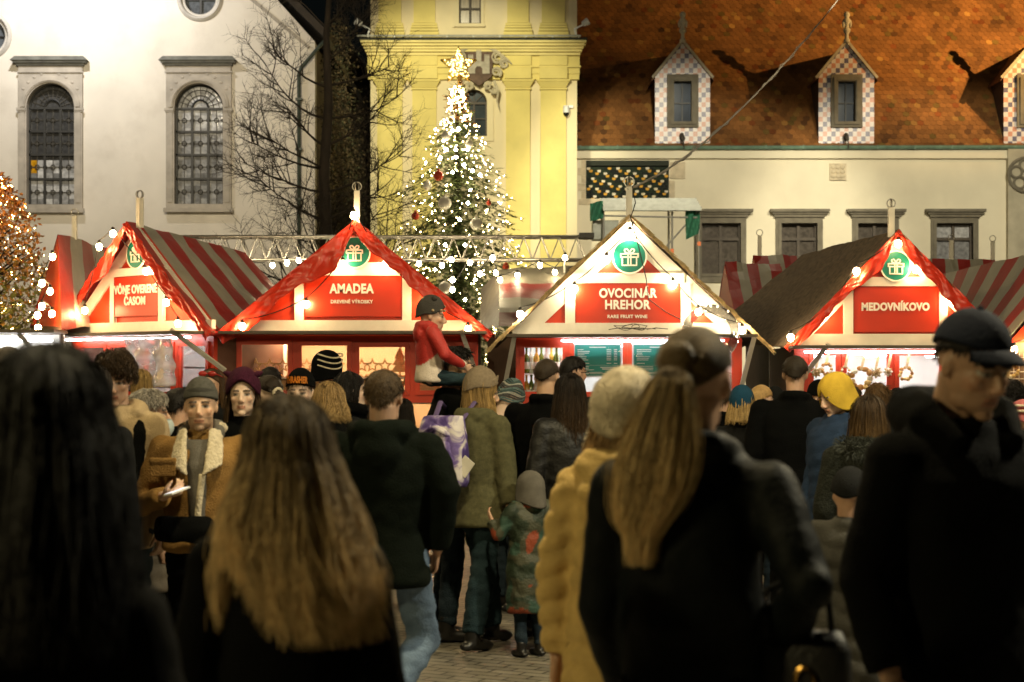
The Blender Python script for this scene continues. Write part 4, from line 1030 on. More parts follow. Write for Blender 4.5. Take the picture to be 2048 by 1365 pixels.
for k, (px, py, kd, r, lab) in enumerate(orn):
    d = D4-.07 if px < 1950 else 20.2
    t = thing('wreath_ornament' if kd == 'w' else 'star_ornament', lab, 'ornament', W(px, py, d), 0, 'hanging ornaments for sale')
    (wreath(r, 11, k) if kd == 'w' else star_orn(r, k)).build('body', COOK, t, color=True)
    MB().bar((.0, -.015, r*.9), (.035, -.02, r*.9+.17), .03, .012, (0, 1, 0)).build('wooden_peg', WOODL, t)
rk = MB()
for k in range(8): rk.tube([(k*.06, 0, 0), (k*.06, 0, .6)], .004, 4); rk.tube([(0, 0, k*.08), (.45, 0, k*.08)], .004, 4)
small('wire_rack', rk, mat('wire_white', (.6, .58, .55), .5), W(1985, 815, 20.3), 'white wire rack of ornaments at the right edge', 'rack')
# clear balloon with little lights in front of the fruit wine hut
BD = 15.5; bl = thing('light_balloon', 'clear bubble balloon with tiny lights above the ponytail woman', 'balloon', W(1421, 667, BD))
MB().ell((0, 0, 0), 58/F*BD, nu=40, nv=24).build('skin', glass('balloon_skin', (.97, .97, .97), .02, .05), bl, smooth=True)
rr = random.Random(5); lb = MB()
q_ = emit('micro_led', (1, .8, .5), 25, 'NONE'); led = MB().octa((0, 0, 0), .006).mesh('bulb'); led.materials.append(q_)
for k in range(16):
    v = Vector((rr.gauss(0, 1), rr.gauss(0, 1), rr.gauss(0, 1))).normalized()*57/F*BD
    if v.x < -.1: continue
    o = link('bulb', led, None, bl); o.location = v
MB().tube([(0, 0, -58/F*BD), (.02, 0, -.6), (-.01, .02, -1.1)], .006, 5).build('stick', mat('clear_stick', (.6, .6, .58), .2), bl)

# ================================================================== TRUSS, SCAFFOLD, CABLE
AL = mat('aluminium', (.36, .345, .31), .35, .1, 10, metal=.6)
TD = 27.0
tr_ = thing('lighting_truss', 'aluminium box truss spanning behind the huts', 'truss', (WX(355, TD), TD, 0))
x0, x1 = 0.0, WX(1172, TD)-WX(355, TD); zt, zb = WZ(473, TD), WZ(519, TD)
c_ = MB()
for y in (0, .36):
    for z in (zt, zb): c_.tube([(x0, y, z), (x1, y, z)], .019, 8)
c_.build('chord', AL, tr_, smooth=True)
lc = MB(); n = 46
for i in range(n):
    a, b = x0+(x1-x0)*i/n, x0+(x1-x0)*(i+1)/n
    for y in (0, .36): lc.tube([(a, y, zt if i % 2 else zb), (b, y, zb if i % 2 else zt)], .008, 5)
    lc.tube([(a, 0 if i % 2 else .36, zt), (b, .36 if i % 2 else 0, zt)], .011, 5); lc.tube([(a, 0 if i % 2 else .36, zb), (b, .36 if i % 2 else 0, zb)], .011, 5)
lc.build('lacing', AL, tr_)
for x in (x0+.2, x1-.2):
    lg = MB()
    for dx in (-.12, .12):
        for y in (.05, .31): lg.tube([(x+dx, y, 0), (x+dx, y, zb-.03)], .02, 6)
    for k in range(12): lg.tube([(x-.12, .05, zb*k/12), (x+.12, .05, zb*(k+1)/12)], .01, 5)
    lg.build('leg', AL, tr_)
MB().box(x1-.1, x1+.12, -.05, .42, zt-.02, zt+.05).build('end_plate', mat('black_plate', (.02, .02, .02), .5), tr_)
pts = [(372, 527), (430, 533), (470, 530), (500, 536), (545, 531), (574, 526), (598, 521), (607, 537), (650, 540), (800, 533), (838, 528), (884, 531), (903, 520), (940, 526), (985, 516), (992, 546), (1035, 551), (1080, 531), (1130, 516), (1110, 545), (905, 560), (905, 580), (1000, 560), (960, 548)]
festoon('string of bright bulbs slung below the aluminium truss', [W(px, py, TD-.15-.2*(k % 2)) for k, (px, py) in enumerate(sorted(pts))], r=.036, m=emit('bulb_truss', (1.0, .80, .48), 60), group='strings of bulbs by the truss', sag=.04)
# scaffold in front of the town hall
SD = 55.0
sc_ = thing('scaffold_shelter', 'steel scaffold shelter with metal roof and green netting', 'scaffold', (WX(1300, SD), SD, 0))
def qx(px): return WX(px, SD)-sc_.location.x
def qz(py): return WZ(py, SD)
po = MB()
for px in (1207, 1344, 1398):
    for y in (0, 1.2): po.tube([(qx(px), y, 0), (qx(px), y, qz(412 if px < 1390 else 418))], .035, 8)
po.tube([(qx(1325), .02, qz(502)), (qx(1396), .02, qz(422))], .03, 6).tube([(qx(1207), -.02, qz(432)), (qx(1398), -.02, qz(436))], .03, 6)
po.build('poles', AL, sc_)
rf = MB()
for k in range(5): rf.box(qx(1205), qx(1401), -.3+k*.38, -.3+k*.38+.33, qz(423)+k*.10, qz(415)+k*.10)
rf.build('roof', mat('scaffold_deck', (.26, .27, .24), .4, .15, metal=.4), sc_)
nt = MB()
def net(u, v): return Vector((qx(1180)+u*(qx(1206)-qx(1180)), -.05+.1*math.sin(u*8+v*4), qz(408)-v*.55+u*.1))
grid(nt, net, 8, 8, None, (0, .02, 0))
def net2(u, v): return Vector((qx(1371)+u*(qx(1399)-qx(1371)), -.06+.08*math.sin(u*9+v*5), qz(418)-v*(.95-.2*u)))
nt2 = MB(); grid(nt2, net2, 8, 8, None, (0, .02, 0))
GN = mat('green_net', (.02, .12, .065), .8, .25, 6)
nt.build('netting', GN, sc_); nt2.build('netting', GN, sc_)
MB().box(qx(1186), qx(1238), .2, 1.0, qz(478), qz(440)).build('crate_panel', mat('grey_panel', (.25, .26, .22), .6), sc_)
MB().box(qx(1344)-.05, qx(1344)+.05, -.05, .05, qz(508), qz(498)).box(qx(1398)-.05, qx(1398)+.05, -.05, .05, qz(492), qz(484)).build('clamp', mat('orange_clamp', (.7, .15, .02), .5), sc_)
# overhead cable from beyond the roof to the fruit wine hut's post
cb = []
P0, P1, P2 = W(1255, 379, D3-.15), W(1430, 318, 30), W(1700, -30, 46)
for i in range(41):
    s_ = i/40; cb.append(P0*(1-s_)**2+P1*2*s_*(1-s_)+P2*s_*s_)
co = MB(); co.tube(cb, .014, 5); co.tube([p+Vector((.03*math.sin(i*2.1), 0, .03*math.cos(i*1.7))) for i, p in enumerate(cb)], .009, 5)
tag(co.build('cable', mat('cable_grey', (.35, .32, .25), .6)), 'twisted overhead cable running from the hut post up across the tiled roof', 'cable')
lw = MB(); lw.tube([(X3+bx_(p), D3-y, bz_(q)) for p, q, y in ((1262, 376, .2), (1268, 410, .26), (1258, 440, .3), (1275, 500, .25), (1290, 560, .2), (1295, 600, .16), (1330, 625, .12), (1360, 640, .1))], .007, 5)
lw.tube([(X3+bx_(1215+16*i+5*math.sin(i*2)), D3-.25-.05*math.sin(i), bz_(659)-.01+.02*abs(math.sin(i*1.3))) for i in range(8)], .005, 5)
lw.tube([(X3+bx_(1240+(20+9*math.sin(i*.37))*math.cos(i*.42)+i*1.3), D3-.28-.03*math.sin(i), bz_(656)+.028*math.sin(i*.42)+.012*math.sin(i*1.1)) for i in range(44)], .004, 5)
tag(lw.build('loose_wire', BLACK), 'loose black wire looped over the eave of the fruit wine hut', 'cable')

# ================================================================== TREES
BARK = mat('bark_dark', (.030, .022, .014), .9, .4, 10, .5, 30, stretch=(1, 1, .3))
def bare_tree():
    d = 39.0; base = Vector((WX(648, d), d, 0)); rr = random.Random(21)
    t = thing('bare_tree', 'tall leafless tree with spreading twigs between church and tower', 'tree', base)
    tr = MB(); cr = MB()
    pts = [(0, 0, 0), (.03, 0, 1.5), (-.02, .05, 3), (.05, 0, 4.6), (0, 0, 6), (.1, 0, 7.5), (.05, .0, 9), (.2, 0, 11), (.2, .1, 13)]
    rad = [.20, .165, .15, .135, .12, .10, .07, .04, .015]
    tr.tube(pts, rad, 10)
    def grow(p, dv, L, r, lev):
        n = 6; P = [Vector(p)]; d_ = Vector(dv).normalized()
        for i in range(n):
            d_ = (d_+Vector((rr.gauss(0, .10), rr.gauss(0, .10), rr.gauss(0, .07)+(.09 if lev < 2 else .02)))).normalized()
            P.append(P[-1]+d_*L/n)
        cr.tube(P, [r*(1-.8*i/n) for i in range(n+1)], 5 if lev < 2 else 3)
        if lev >= 3 or r < .002: return
        k = (8, 7, 5, 3)[lev]
        for q in range(k):
            f = rr.uniform(.25, 1.0); i = min(n-1, int(f*n)); a = P[i].lerp(P[i+1], f*n-i)
            tv = (P[i+1]-P[i]).normalized(); side = tv.orthogonal(); side.rotate(Matrix.Rotation(rr.uniform(0, 2*PI), 3, tv))
            grow(a, tv*.75+side*rr.uniform(.5, .9)+Vector((0, 0, .1)), L*rr.uniform(.38, .6), r*.5, lev+1)
    for h in (2.9, 3.5, 4.0, 4.3, 5.0, 5.6, 6.1, 6.6, 7.2, 7.9, 8.4, 9.2, 9.9, 10.6):
        for s in range(2 if h < 8 else 3):
            a = rr.uniform(0, 2*PI) if rr.random() < .4 else (0 if s else PI)+rr.gauss(0, .35)
            L = (2.9-.16*h)*rr.uniform(.75, 1.1)
            grow((.03, 0, h), (math.cos(a), math.sin(a)*.8, rr.uniform(.05, .45)+(.5 if h > 8 else 0)), L, .032 if h < 8 else .02, 0)
    tr.build('trunk', BARK, t, smooth=True); cr.build('crown', BARK, t, fix=False)
bare_tree()
def leaf(mb, p, d, up, l, w):
    s = d.cross(up)
    if s.length < 1e-4: s = d.orthogonal()
    s.normalize(); m = p+d*l*.5
    mb.add([p, m+s*w, p+d*l, m-s*w], [(0, 1, 2, 3)])
def bulb_set(parent, pos, r, m, limit=100):
    """up to 100 bulbs as parts, the remainder one part marked as stuff"""
    me = MB().octa((0, 0, 0), r).mesh('bulb'); me.materials.append(m)
    for p in pos[:limit]:
        o = link('bulb', me, None, parent); o.location = p
    if len(pos) > limit:
        b = MB()
        for p in pos[limit:]: b.octa(p, r)
        o = b.build('bulbs', m, parent, fix=False); o['kind'] = 'stuff'
# christmas tree
XD = 46.0; xb = Vector((WX(915, XD), XD, 0))
def xz(py): return WZ(py, XD)
xt = thing('christmas_tree', 'tall decorated fir glowing with white lights before the yellow tower', 'christmas tree', xb)
MB().tube([(0, 0, 0), (0, 0, 4), (.0, 0, xz(175))], [.22, .14, .02], 10).build('trunk', BARK, xt)
PROF = [(xz(165), .07), (xz(200), .22), (xz(240), .34), (xz(262), .62), (xz(310), .80), (xz(360), 1.22), (xz(420), 1.42), (xz(470), 1.62), (xz(560), 1.9), (xz(680), 2.1), (.4, 2.3)]
def prof(z):
    for (z1, r1), (z0, r0) in zip(PROF, PROF[1:]):
        if z0 <= z <= z1: return r0+(r1-r0)*(z-z0)/(z1-z0)
    return .05
rr = random.Random(4); nd = MB(); tips = []; inner = []
NEED = mat('fir_needles', (1, 1, 1), .7, .25, 5, attr=True)
zt_ = xz(170)
for k in range(760):
    z = zt_-(zt_-.5)*((k+rr.random())/760)**.75
    a = k*2.39996+rr.uniform(-.3, .3)
    R_ = prof(z)*rr.uniform(.6, 1.0)*(1+.17*math.sin(z*5.5+a*1.0)+.12*math.sin(z*11))
    dv = Vector((math.cos(a), math.sin(a), 0)); n = max(4, int(R_*9))
    P = [dv*(R_*1.12*i/n)+Vector((0, 0, z+.12*R_-(i/n)**2*.34*R_+.06*(i/n)**6)) for i in range(n+1)]
    up = Vector((0, 0, 1)); shade = rr.uniform(.6, 1.25)
    brown = z > xz(250) and rr.random() < .6
    nd.col = tuple(c*shade for c in ((.12, .16, .055) if not brown else (.26, .12, .035)))
    for i in range(1, n+1):
        tv = (P[i]-P[i-1]).normalized(); s = tv.cross(up).normalized()
        for q in range(4):
            sg = rr.choice((-1, 1)); d_ = (tv*rr.uniform(.5, 1)+s*sg*rr.uniform(.4, 1)+up*rr.uniform(-.35, .45)).normalized()
            leaf(nd, P[i-1].lerp(P[i], rr.random()), d_, up+dv*rr.uniform(-.5, .5), rr.uniform(.14, .26), rr.uniform(.02, .035))
    for q in range(1 if z > 2 else 0): tips.append(P[-1]+Vector((rr.gauss(0, .03), rr.gauss(0, .03), .02)))
    if rr.random() < .95: tips.append(P[rr.randint(n//2, n)]+Vector((rr.gauss(0, .05), -.04, .05)))
nd.build('crown', NEED, xt, color=True, fix=False)
front = [p for p in tips if p.y < .35 and p.z > 1.8]
rr.shuffle(front)
for q in range(300):
    z = rr.uniform(1.9, xz(180)); a = rr.uniform(PI, 2*PI); r_ = prof(z)*rr.uniform(.85, 1.0)
    front.append(Vector((r_*math.cos(a), r_*math.sin(a), z)))
for q in range(140):
    z = rr.uniform(xz(265), xz(175)); a = rr.uniform(PI, 2*PI); r_ = prof(z)*rr.uniform(.8, 1.1)
    front.append(Vector((r_*math.cos(a), r_*math.sin(a), z)))
rr.shuffle(front)
front = front[:760]
fl_ = thing('fairy_lights', 'net of tiny white lights wound over the christmas tree', 'fairy lights', xb)
bulb_set(fl_, front, .014, emit('fairy_white', (1.0, .72, .33), 46, 'AUTO'))
bigs = [(931, 233), (905, 262), (887, 282), (918, 258), (912, 300), (935, 300), (893, 300), (880, 318), (912, 315), (928, 330), (945, 342), (905, 345), (940, 380), (936, 407), (920, 440), (873, 350), (960, 350), (880, 410), (890, 490), (930, 490), (870, 540), (950, 560), (905, 610), (930, 600)]
bl2 = thing('star_lights', 'larger bright white bulbs spread over the front of the christmas tree', 'string lights', xb)
bulb_set(bl2, [W(px, py, XD-prof(xz(py))*.98-.05)-xb for px, py in bigs], .042, emit('fairy_big', (1.0, .84, .54), 110))
# baubles
WB = mat('bauble_white', (.72, .68, .58), .35, .06, 4); RBM = mat('bauble_red', (.50, .05, .015), .3, .1, 4)
bau = [(894, 281, 9, 0, 'white bauble high on the left of the tree'), (940, 297, 8, 0, 'white bauble at the right below the tree window'), (859, 382, 9, 0, 'white bauble at the left middle of the tree'), (894, 418, 13, 0, 'largest white bauble low on the tree front'), (955, 459, 12, 0, 'white bauble at the lower right above the truss'), (896, 583, 12, 0, 'white bauble below the truss beside the AMADEA roof'), (905, 235, 6, 0, 'small white bauble near the tree top'),
       (881, 363, 10, 1, 'bright red bauble on the left middle of the tree'), (836, 441, 8, 1, 'red bauble at the lower left tree edge'), (979, 416, 5, 1, 'small red bauble hanging at the right tree edge'), (1012, 540, 7, 1, 'red bauble under the truss at the right')]
for px, py, r, k, lab in bau:
    o = MB().ell((0, 0, 0), r/F*XD, nu=20, nv=12).lathe([(.03, r/F*XD-.01), (.03, r/F*XD+.04), (.0, r/F*XD+.045)], (0, 0, 0), 8).build('bauble', (WB, RBM)[k], None, smooth=True)
    off = (px-915)/F*XD; pr_ = prof(xz(py))
    o.location = Vector((xb.x+off, XD-math.sqrt(max(.01, pr_*pr_-off*off))-.12, xz(py))); tag(o, lab, 'bauble', 'baubles on the christmas tree')
# star on top
st = thing('tree_star', 'golden five pointed star of lights on the tree top', 'star', (xb.x+.03, XD, xz(132)))
sp_ = [(.48*(1 if i % 2 == 0 else .45)*math.cos(PI/2+PI*i/5), .48*(1 if i % 2 == 0 else .45)*math.sin(PI/2+PI*i/5)) for i in range(10)]
f = MB()
for y in (-.06, .06):
    for a, b in zip(sp_, sp_[1:]+sp_[:1]): f.tube([(a[0], y, a[1]), (b[0], y, b[1])], .012, 5)
for a in sp_: f.tube([(a[0], -.06, a[1]), (a[0], .06, a[1])], .01, 5); f.tube([(0, 0, 0), (a[0], 0, a[1])], .01, 5)
f.tube([(0, 0, -.2), (0, 0, -.6)], .03, 6); f.build('frame', mat('star_gold', (.5, .33, .08), .4, .1, metal=.5), st)
ps_ = []
while len(ps_) < 100:
    i = rr.randrange(10); a, b = sp_[i], sp_[(i+1) % 10]; u, v = rr.random(), rr.random()**.5
    x, z = (a[0]+(b[0]-a[0])*u)*v, (a[1]+(b[1]-a[1])*u)*v
    ps_.append(Vector((x, rr.choice((-.07, .0)), z)))
bulb_set(st, ps_, .022, emit('star_glow', (1.0, .70, .20), 5))
# autumn tree with lights at the left
AD = 25.0; ab = Vector((WX(-8, AD), AD, 0))
at_ = thing('autumn_tree', 'small autumn tree with orange leaves wrapped in fairy lights', 'tree', ab)
tb = MB(); tb.tube([(0, 0, 0), (.02, 0, 1.2), (.0, .05, 2.4), (0, 0, 4.2)], [.09, .075, .06, .015], 8)
rr = random.Random(9); lv = MB(); lp = []
def arad(z): 
    for (z1, r1), (z0, r0) in zip(AP, AP[1:]):
        if z0 <= z <= z1: return r0+(r1-r0)*(z-z0)/(z1-z0)
    return .03
AP = [(WZ(348, AD), .06), (WZ(400, AD), .38), (WZ(470, AD), .62), (WZ(540, AD), .74), (WZ(600, AD), .70), (WZ(650, AD), .55), (WZ(700, AD), .2)]
for k in range(5200):
    z = rr.uniform(AP[-1][0], AP[0][0]); a = rr.uniform(0, 2*PI); r_ = arad(z)*(rr.random()**.5)*(1+.25*noise.noise(Vector((a*1.5, z*3, 0))))
    p = Vector((r_*math.cos(a), r_*math.sin(a), z)); f_ = (z-AP[-1][0])/(AP[0][0]-AP[-1][0])
    v = rr.uniform(.6, 1.3); g_ = f_+rr.gauss(0, .15)
    lv.col = tuple(c*v for c in ((.42, .17, .035) if g_ > .6 else (.34, .19, .035) if g_ > .32 else (.16, .17, .035)))
    d_ = Vector((rr.gauss(0, 1), rr.gauss(0, 1), rr.gauss(-.2, .8))).normalized()
    leaf(lv, p, d_, Vector((rr.gauss(0, 1), rr.gauss(0, 1), 1)).normalized(), rr.uniform(.06, .10), rr.uniform(.016, .028))
    if k % 14 == 0 and a > PI*.9: lp.append(p*1.0+Vector((0, -.05, 0)))
for k in range(40):
    z = rr.uniform(1.9, 4.0); a = rr.uniform(0, 2*PI); r_ = arad(z)*.9
    tb.tube([(0, 0, z-.25), (r_*.5*math.cos(a), r_*.5*math.sin(a), z-.05), (r_*math.cos(a), r_*math.sin(a), z+.1)], [.02, .012, .004], 5)
tb.build('trunk', BARK, at_); lv.build('crown', mat('autumn_leaf', (1, 1, 1), .6, .2, 5, attr=True), at_, color=True, fix=False)
for k in range(140):
    z = rr.uniform(AP[-1][0]+.1, AP[0][0]); a = rr.uniform(PI, 2*PI); lp.append(Vector((arad(z)*math.cos(a), arad(z)*math.sin(a), z)))
rr.shuffle(lp)
fl2 = thing('fairy_lights', 'warm fairy lights scattered through the autumn tree', 'fairy lights', ab)
bulb_set(fl2, lp, .0075, emit('fairy_warm', (1.0, .60, .20), 42))
# dry ivy on the church's side wall
iv = MB(); rr = random.Random(2)
for k in range(15000):
    y = rr.uniform(52.6, 66); z = rr.uniform(1.2, 13.2)
    hgt = 13.2-.45*abs(y-57)
    if z > hgt: continue
    x = WX(630, CY)+.05+abs(rr.gauss(0, .22))*(1.1 if z > 7 else .7)
    v = rr.uniform(.5, 1.4); iv.col = (.075*v, .052*v, .022*v) if rr.random() < .75 else (.045*v, .045*v, .017*v)
    leaf(iv, Vector((x, y, z)), Vector((rr.gauss(.3, .6), rr.gauss(0, .6), rr.gauss(-.5, .6))).normalized(), Vector((0, rr.gauss(0, 1), 1)), rr.uniform(.07, .15), rr.uniform(.02, .045))
tag(iv.build('ivy', mat('ivy_dry', (1, 1, 1), .8, .3, 3, attr=True), None, color=True, fix=False), 'dry brown ivy covering the dark side wall of the church', 'ivy')
# ================================================================== PEOPLE
tmp_ob = None
def fuse(mb, voxel, smooth=2, factor=.5):
    """merge the overlapping volumes of mb into one continuous skin"""
    me = mb.mesh('tmp')
    bm = bmesh.new(); bm.from_mesh(me); bmesh.ops.recalc_face_normals(bm, faces=bm.faces); bm.to_mesh(me); bm.free()
    o = bpy.data.objects.new('tmp', me); col.objects.link(o)
    r = o.modifiers.new('r', 'REMESH'); r.mode = 'VOXEL'; r.voxel_size = voxel
    if smooth:
        s = o.modifiers.new('s', 'SMOOTH'); s.factor = factor; s.iterations = smooth
    bpy.context.view_layer.update()
    out = bpy.data.meshes.new_from_object(o.evaluated_get(bpy.context.evaluated_depsgraph_get()))
    bpy.data.objects.remove(o); bpy.data.meshes.remove(me)
    out.shade_smooth()
    return out
def displace(me, fn):
    vs = me.vertices; ns = [v.normal.copy() for v in vs]
    for v, n in zip(vs, ns): v.co += n*fn(v.co, n)
    me.update()
def vcol(me, fn):
    at = me.color_attributes.new('Col', 'FLOAT_COLOR', 'POINT'); buf = []
    for v in me.vertices: c = fn(v.co); buf += [c[0], c[1], c[2], 1]
    at.data.foreach_set('color', buf)
SKIN = mat('skin', (1, 1, 1), .5, .06, 30, .08, 120, attr=True, sss=.12)
HAIR = mat('hair', (1, 1, 1), .5, .15, 30, .4, 150, attr=True, spec=.22)
EYEW = mat('lens_dark', (.01, .01, .01), .1)
def cloth(name, c, rough=.85, var=.16, scale=14, bump=.35, bscale=160, sheen=.0, spec=.15):
    return mat('cloth_'+name, c, rough, var, scale, bump, bscale, sheen=sheen, spec=spec)
C_BLACK = cloth('black', (.0026, .0028, .0028), spec=.05); C_CHAR = cloth('charcoal', (.010, .0105, .011), spec=.08); C_NAVY = cloth('navy', (.009, .012, .024))
C_GREENB = cloth('green_black', (.0045, .007, .005), spec=.06); C_TAN = cloth('tan_suede', (.26, .145, .045), .9, .22, 9, .5, 140); C_OLIVE = cloth('olive', (.085, .08, .04), .9, .2, 40)
C_GREY = cloth('grey', (.12, .11, .095)); C_BEIGE = cloth('beige', (.36, .27, .16)); C_MAROON = cloth('maroon', (.16, .02, .025), .55); C_RED = cloth('red', (.40, .02, .015), .6)
C_CREAM = cloth('cream', (.60, .52, .38), .95, .15, 50, .6, 90); C_GREYP = cloth('grey_puffer', (.15, .125, .095), .55); C_YELP = cloth('ochre_puffer', (.52, .36, .13), .6)
C_BLUE = cloth('blue', (.016, .032, .07)); C_YELLOW = cloth('yellow', (.55, .36, .04)); C_LEATH = mat('leather_black', (.009, .0085, .008), .5, .2, 9, .25, 60, spec=.35)
C_JEAN = cloth('jeans_light', (.11, .16, .24), .8, .25, 8, .4, 120); C_JEAND = cloth('jeans_dark', (.018, .03, .042), .8, .25, 8, .4, 120); C_TEAL = cloth('jeans_teal', (.018, .036, .045), .8, .25, 8, .4, 120)
C_RUST = cloth('rust', (.30, .045, .025)); C_SHINY = cloth('black_shell', (.0028, .004, .004), .6, .15, 10, .15, 60, spec=.10)
SHOE_M = mat('shoe_black', (.012, .011, .010), .4, .2, 10)
CAMO = None
def rotm(yaw=0, pitch=0, roll=0):
    """yaw: clockwise seen from above; pitch: nose down; roll: tilt to the right"""
    return (Matrix.Rotation(R(-yaw), 4, 'Z') @ Matrix.Rotation(R(-pitch), 4, 'X') @ Matrix.Rotation(R(roll), 4, 'Y'))
def head_volumes(mb, M):
    b = MB()
    b.ell((0, -.014, .036), (.074, .094, .084), nu=28, nv=18)
    b.ell((0, .012, -.02), (.0635, .078, .086), nu=24, nv=16)
    b.ell((0, .038, -.068), (.050, .046, .040), nu=20, nv=12)
    b.ell((0, .066, -.098), (.024, .022, .018), nu=14, nv=10)
    for s in (-1, 1):
        b.ell((s*.030, .076, .024), (.026, .014, .009), nu=12, nv=8)       # brow
        b.ell((s*.038, .058, -.018), (.024, .022, .022), nu=12, nv=8)      # cheek
        b.ell((s*.030, .070, .007), (.014, .014, .011), nu=12, nv=8)       # eye
        b.ell((s*.0745, -.012, .002), (.009, .018, .030), Matrix.Rotation(R(s*16), 3, 'Z'), nu=12, nv=10)
        b.ell((s*.010, .098, -.034), (.009, .011, .008), nu=10, nv=8)
        b.ell((s*.040, .020, -.066), (.019, .036, .030), nu=12, nv=8)      # jaw corner
    b.tube([(0, .078, .022), (0, .092, .0), (0, .107, -.026), (0, .098, -.038)], [.008, .010, .013, .010], 10)
    b.ell((0, .082, -.0585), (.022, .0095, .0055), nu=14, nv=8); b.ell((0, .080, -.069), (.018, .0105, .0065), nu=14, nv=8)
    b.ell((0, .070, -.056), (.032, .018, .024), nu=14, nv=8)
    b.tube([(0, -.03, -.03), (0, -.035, -.11), (0, -.045, -.17)], [.058, .056, .062], 16)
    b.xform(M); mb.v, off = mb.v+b.v, len(mb.v)
    mb.f += [[i+off for i in f] for f in b.f]; mb.c += b.c
def hand(mb, w, d, pn, thumb, curl=.5, size=1.0, spread=.10):
    """palm and five bent fingers: w wrist, d pointing direction, pn palm normal (the way fingers curl), thumb side"""
    d = Vector(d).normalized(); pn = Vector(pn); pn = (pn-d*pn.dot(d)).normalized(); sd = Vector(thumb); sd = (sd-d*sd.dot(d)-pn*sd.dot(pn)).normalized()
    k = size; w = Vector(w)
    rings = []
    for t, a, b in ((-.01, .025, .018), (.02, .030, .017), (.05, .039, .016), (.08, .041, .014), (.088, .036, .010)):
        rings.append([w+d*t*k+sd*math.cos(2*PI*j/14)*a*k+pn*math.sin(2*PI*j/14)*b*k for j in range(14)])
    mb.loft(rings)
    for i, (o, L) in enumerate(((.030, .072), (.010, .080), (-.011, .075), (-.030, .058))):
        p = w+d*.078*k+sd*o*k; dv = (d+sd*(o*spread*30)*.3).normalized(); P = [p-dv*.02*k, p]; c = curl*(1+.12*i)
        for q, f in enumerate((.46, .31, .23)):
            rot = Matrix.Rotation(c*(.75, 1.0, .8)[q], 3, dv.cross(pn)); dv = (rot @ dv).normalized(); P.append(P[-1]+dv*L*f*k)
        mb.tube(P, [.0095*k, .0095*k, .009*k, .0082*k, .0065*k], 8); mb.ell(P[-1], .0065*k, nu=8, nv=6)
    p = w+d*.022*k+sd*.022*k; dv = (d*.75+sd*.7+pn*.25).normalized(); P = [p, p+dv*.035*k]
    dv = (dv+d*.35+pn*.35*curl-sd*.25).normalized(); P.append(P[-1]+dv*.032*k); dv = (dv+d*.2+pn*.4*curl-sd*.25).normalized(); P.append(P[-1]+dv*.026*k)
    mb.tube(P, [.014*k, .0125*k, .011*k, .008*k], 8); mb.ell(P[-1], .008*k, nu=8, nv=6)
def cap_shell(mb, c, r, front, side, back, thick=.012, nphi=40, nth=14, bulge=None, sharp=1.0):
    """thick shell over the skull; front/side/back: how far down (degrees from the crown) it comes"""
    c = Vector(c)
    def thm(ph):
        a = abs((ph+PI) % (2*PI)-PI)
        if a < PI/2: k = ((1-math.cos(2*a))/2)**sharp; return R(front+(side-front)*k)
        k = (1-math.cos(2*(a-PI/2)))/2; return R(side+(back-side)*k)
    def pt(ph, th, q):
        rr_ = Vector(r)-Vector((q, q, q)); k = 1.0
        if bulge: k = 1+bulge(ph, th)
        p = Vector((math.sin(ph)*math.sin(min(th, R(100)))*rr_.x*k, math.cos(ph)*math.sin(min(th, R(100)))*rr_.y*k, math.cos(th)*rr_.z*k))
        if th > R(100): p.z = math.cos(R(100))*rr_.z-(th-R(100))*rr_.z*.95
        return c+p
    vs = []; fs = []
    for q in (0, thick):
        for i in range(nth+1):
            for j in range(nphi):
                ph = 2*PI*j/nphi; vs.append(pt(ph, max(.02, thm(ph)*i/nth), q))
    n = (nth+1)*nphi
    for i in range(nth):
        for j in range(nphi):
            a, b, c_, d = i*nphi+j, i*nphi+(j+1) % nphi, (i+1)*nphi+(j+1) % nphi, (i+1)*nphi+j
            fs.append((a, d, c_, b)); fs.append((n+a, n+b, n+c_, n+d))
    for j in range(nphi):
        a, b = nth*nphi+j, nth*nphi+(j+1) % nphi
        fs.append((a, n+a, n+b, b))
    fs.append(tuple(range(nphi))); fs.append(tuple(n+j for j in range(nphi-1, -1, -1)))
    mb.add(vs, fs); return thm, pt
def strand(mb, P, r, c0, c1):
    """a lock of hair as a thin three sided tube, colour running c0 -> c1"""
    n = len(P); o = len(mb.v)
    for i, p in enumerate(P):
        t = (P[min(i+1, n-1)]-P[max(0, i-1)])
        a = t.orthogonal().normalized() if t.length > 1e-6 else Vector((1, 0, 0)); b = t.cross(a).normalized() if t.length > 1e-6 else Vector((0, 1, 0))
        rr_ = r*(1-.75*(i/(n-1))**3)
        for k in range(3): g = 2*PI*k/3; mb.v.append(tuple(p+a*math.cos(g)*rr_+b*math.sin(g)*rr_))
    for i in range(n-1):
        f = (i+.5)/(n-1); c = tuple(c0[q]+(c1[q]-c0[q])*f for q in range(3))
        for k in range(3):
            mb.f.append([o+i*3+k, o+i*3+(k+1) % 3, o+i*3+3+(k+1) % 3, o+i*3+3+k]); mb.c.append(c)
def jit(c, rr, a=.35): k = 1+rr.uniform(-a, a); return tuple(x*k for x in c)
HC, HR = Vector((0, -.014, .036)), Vector((.080, .100, .091))
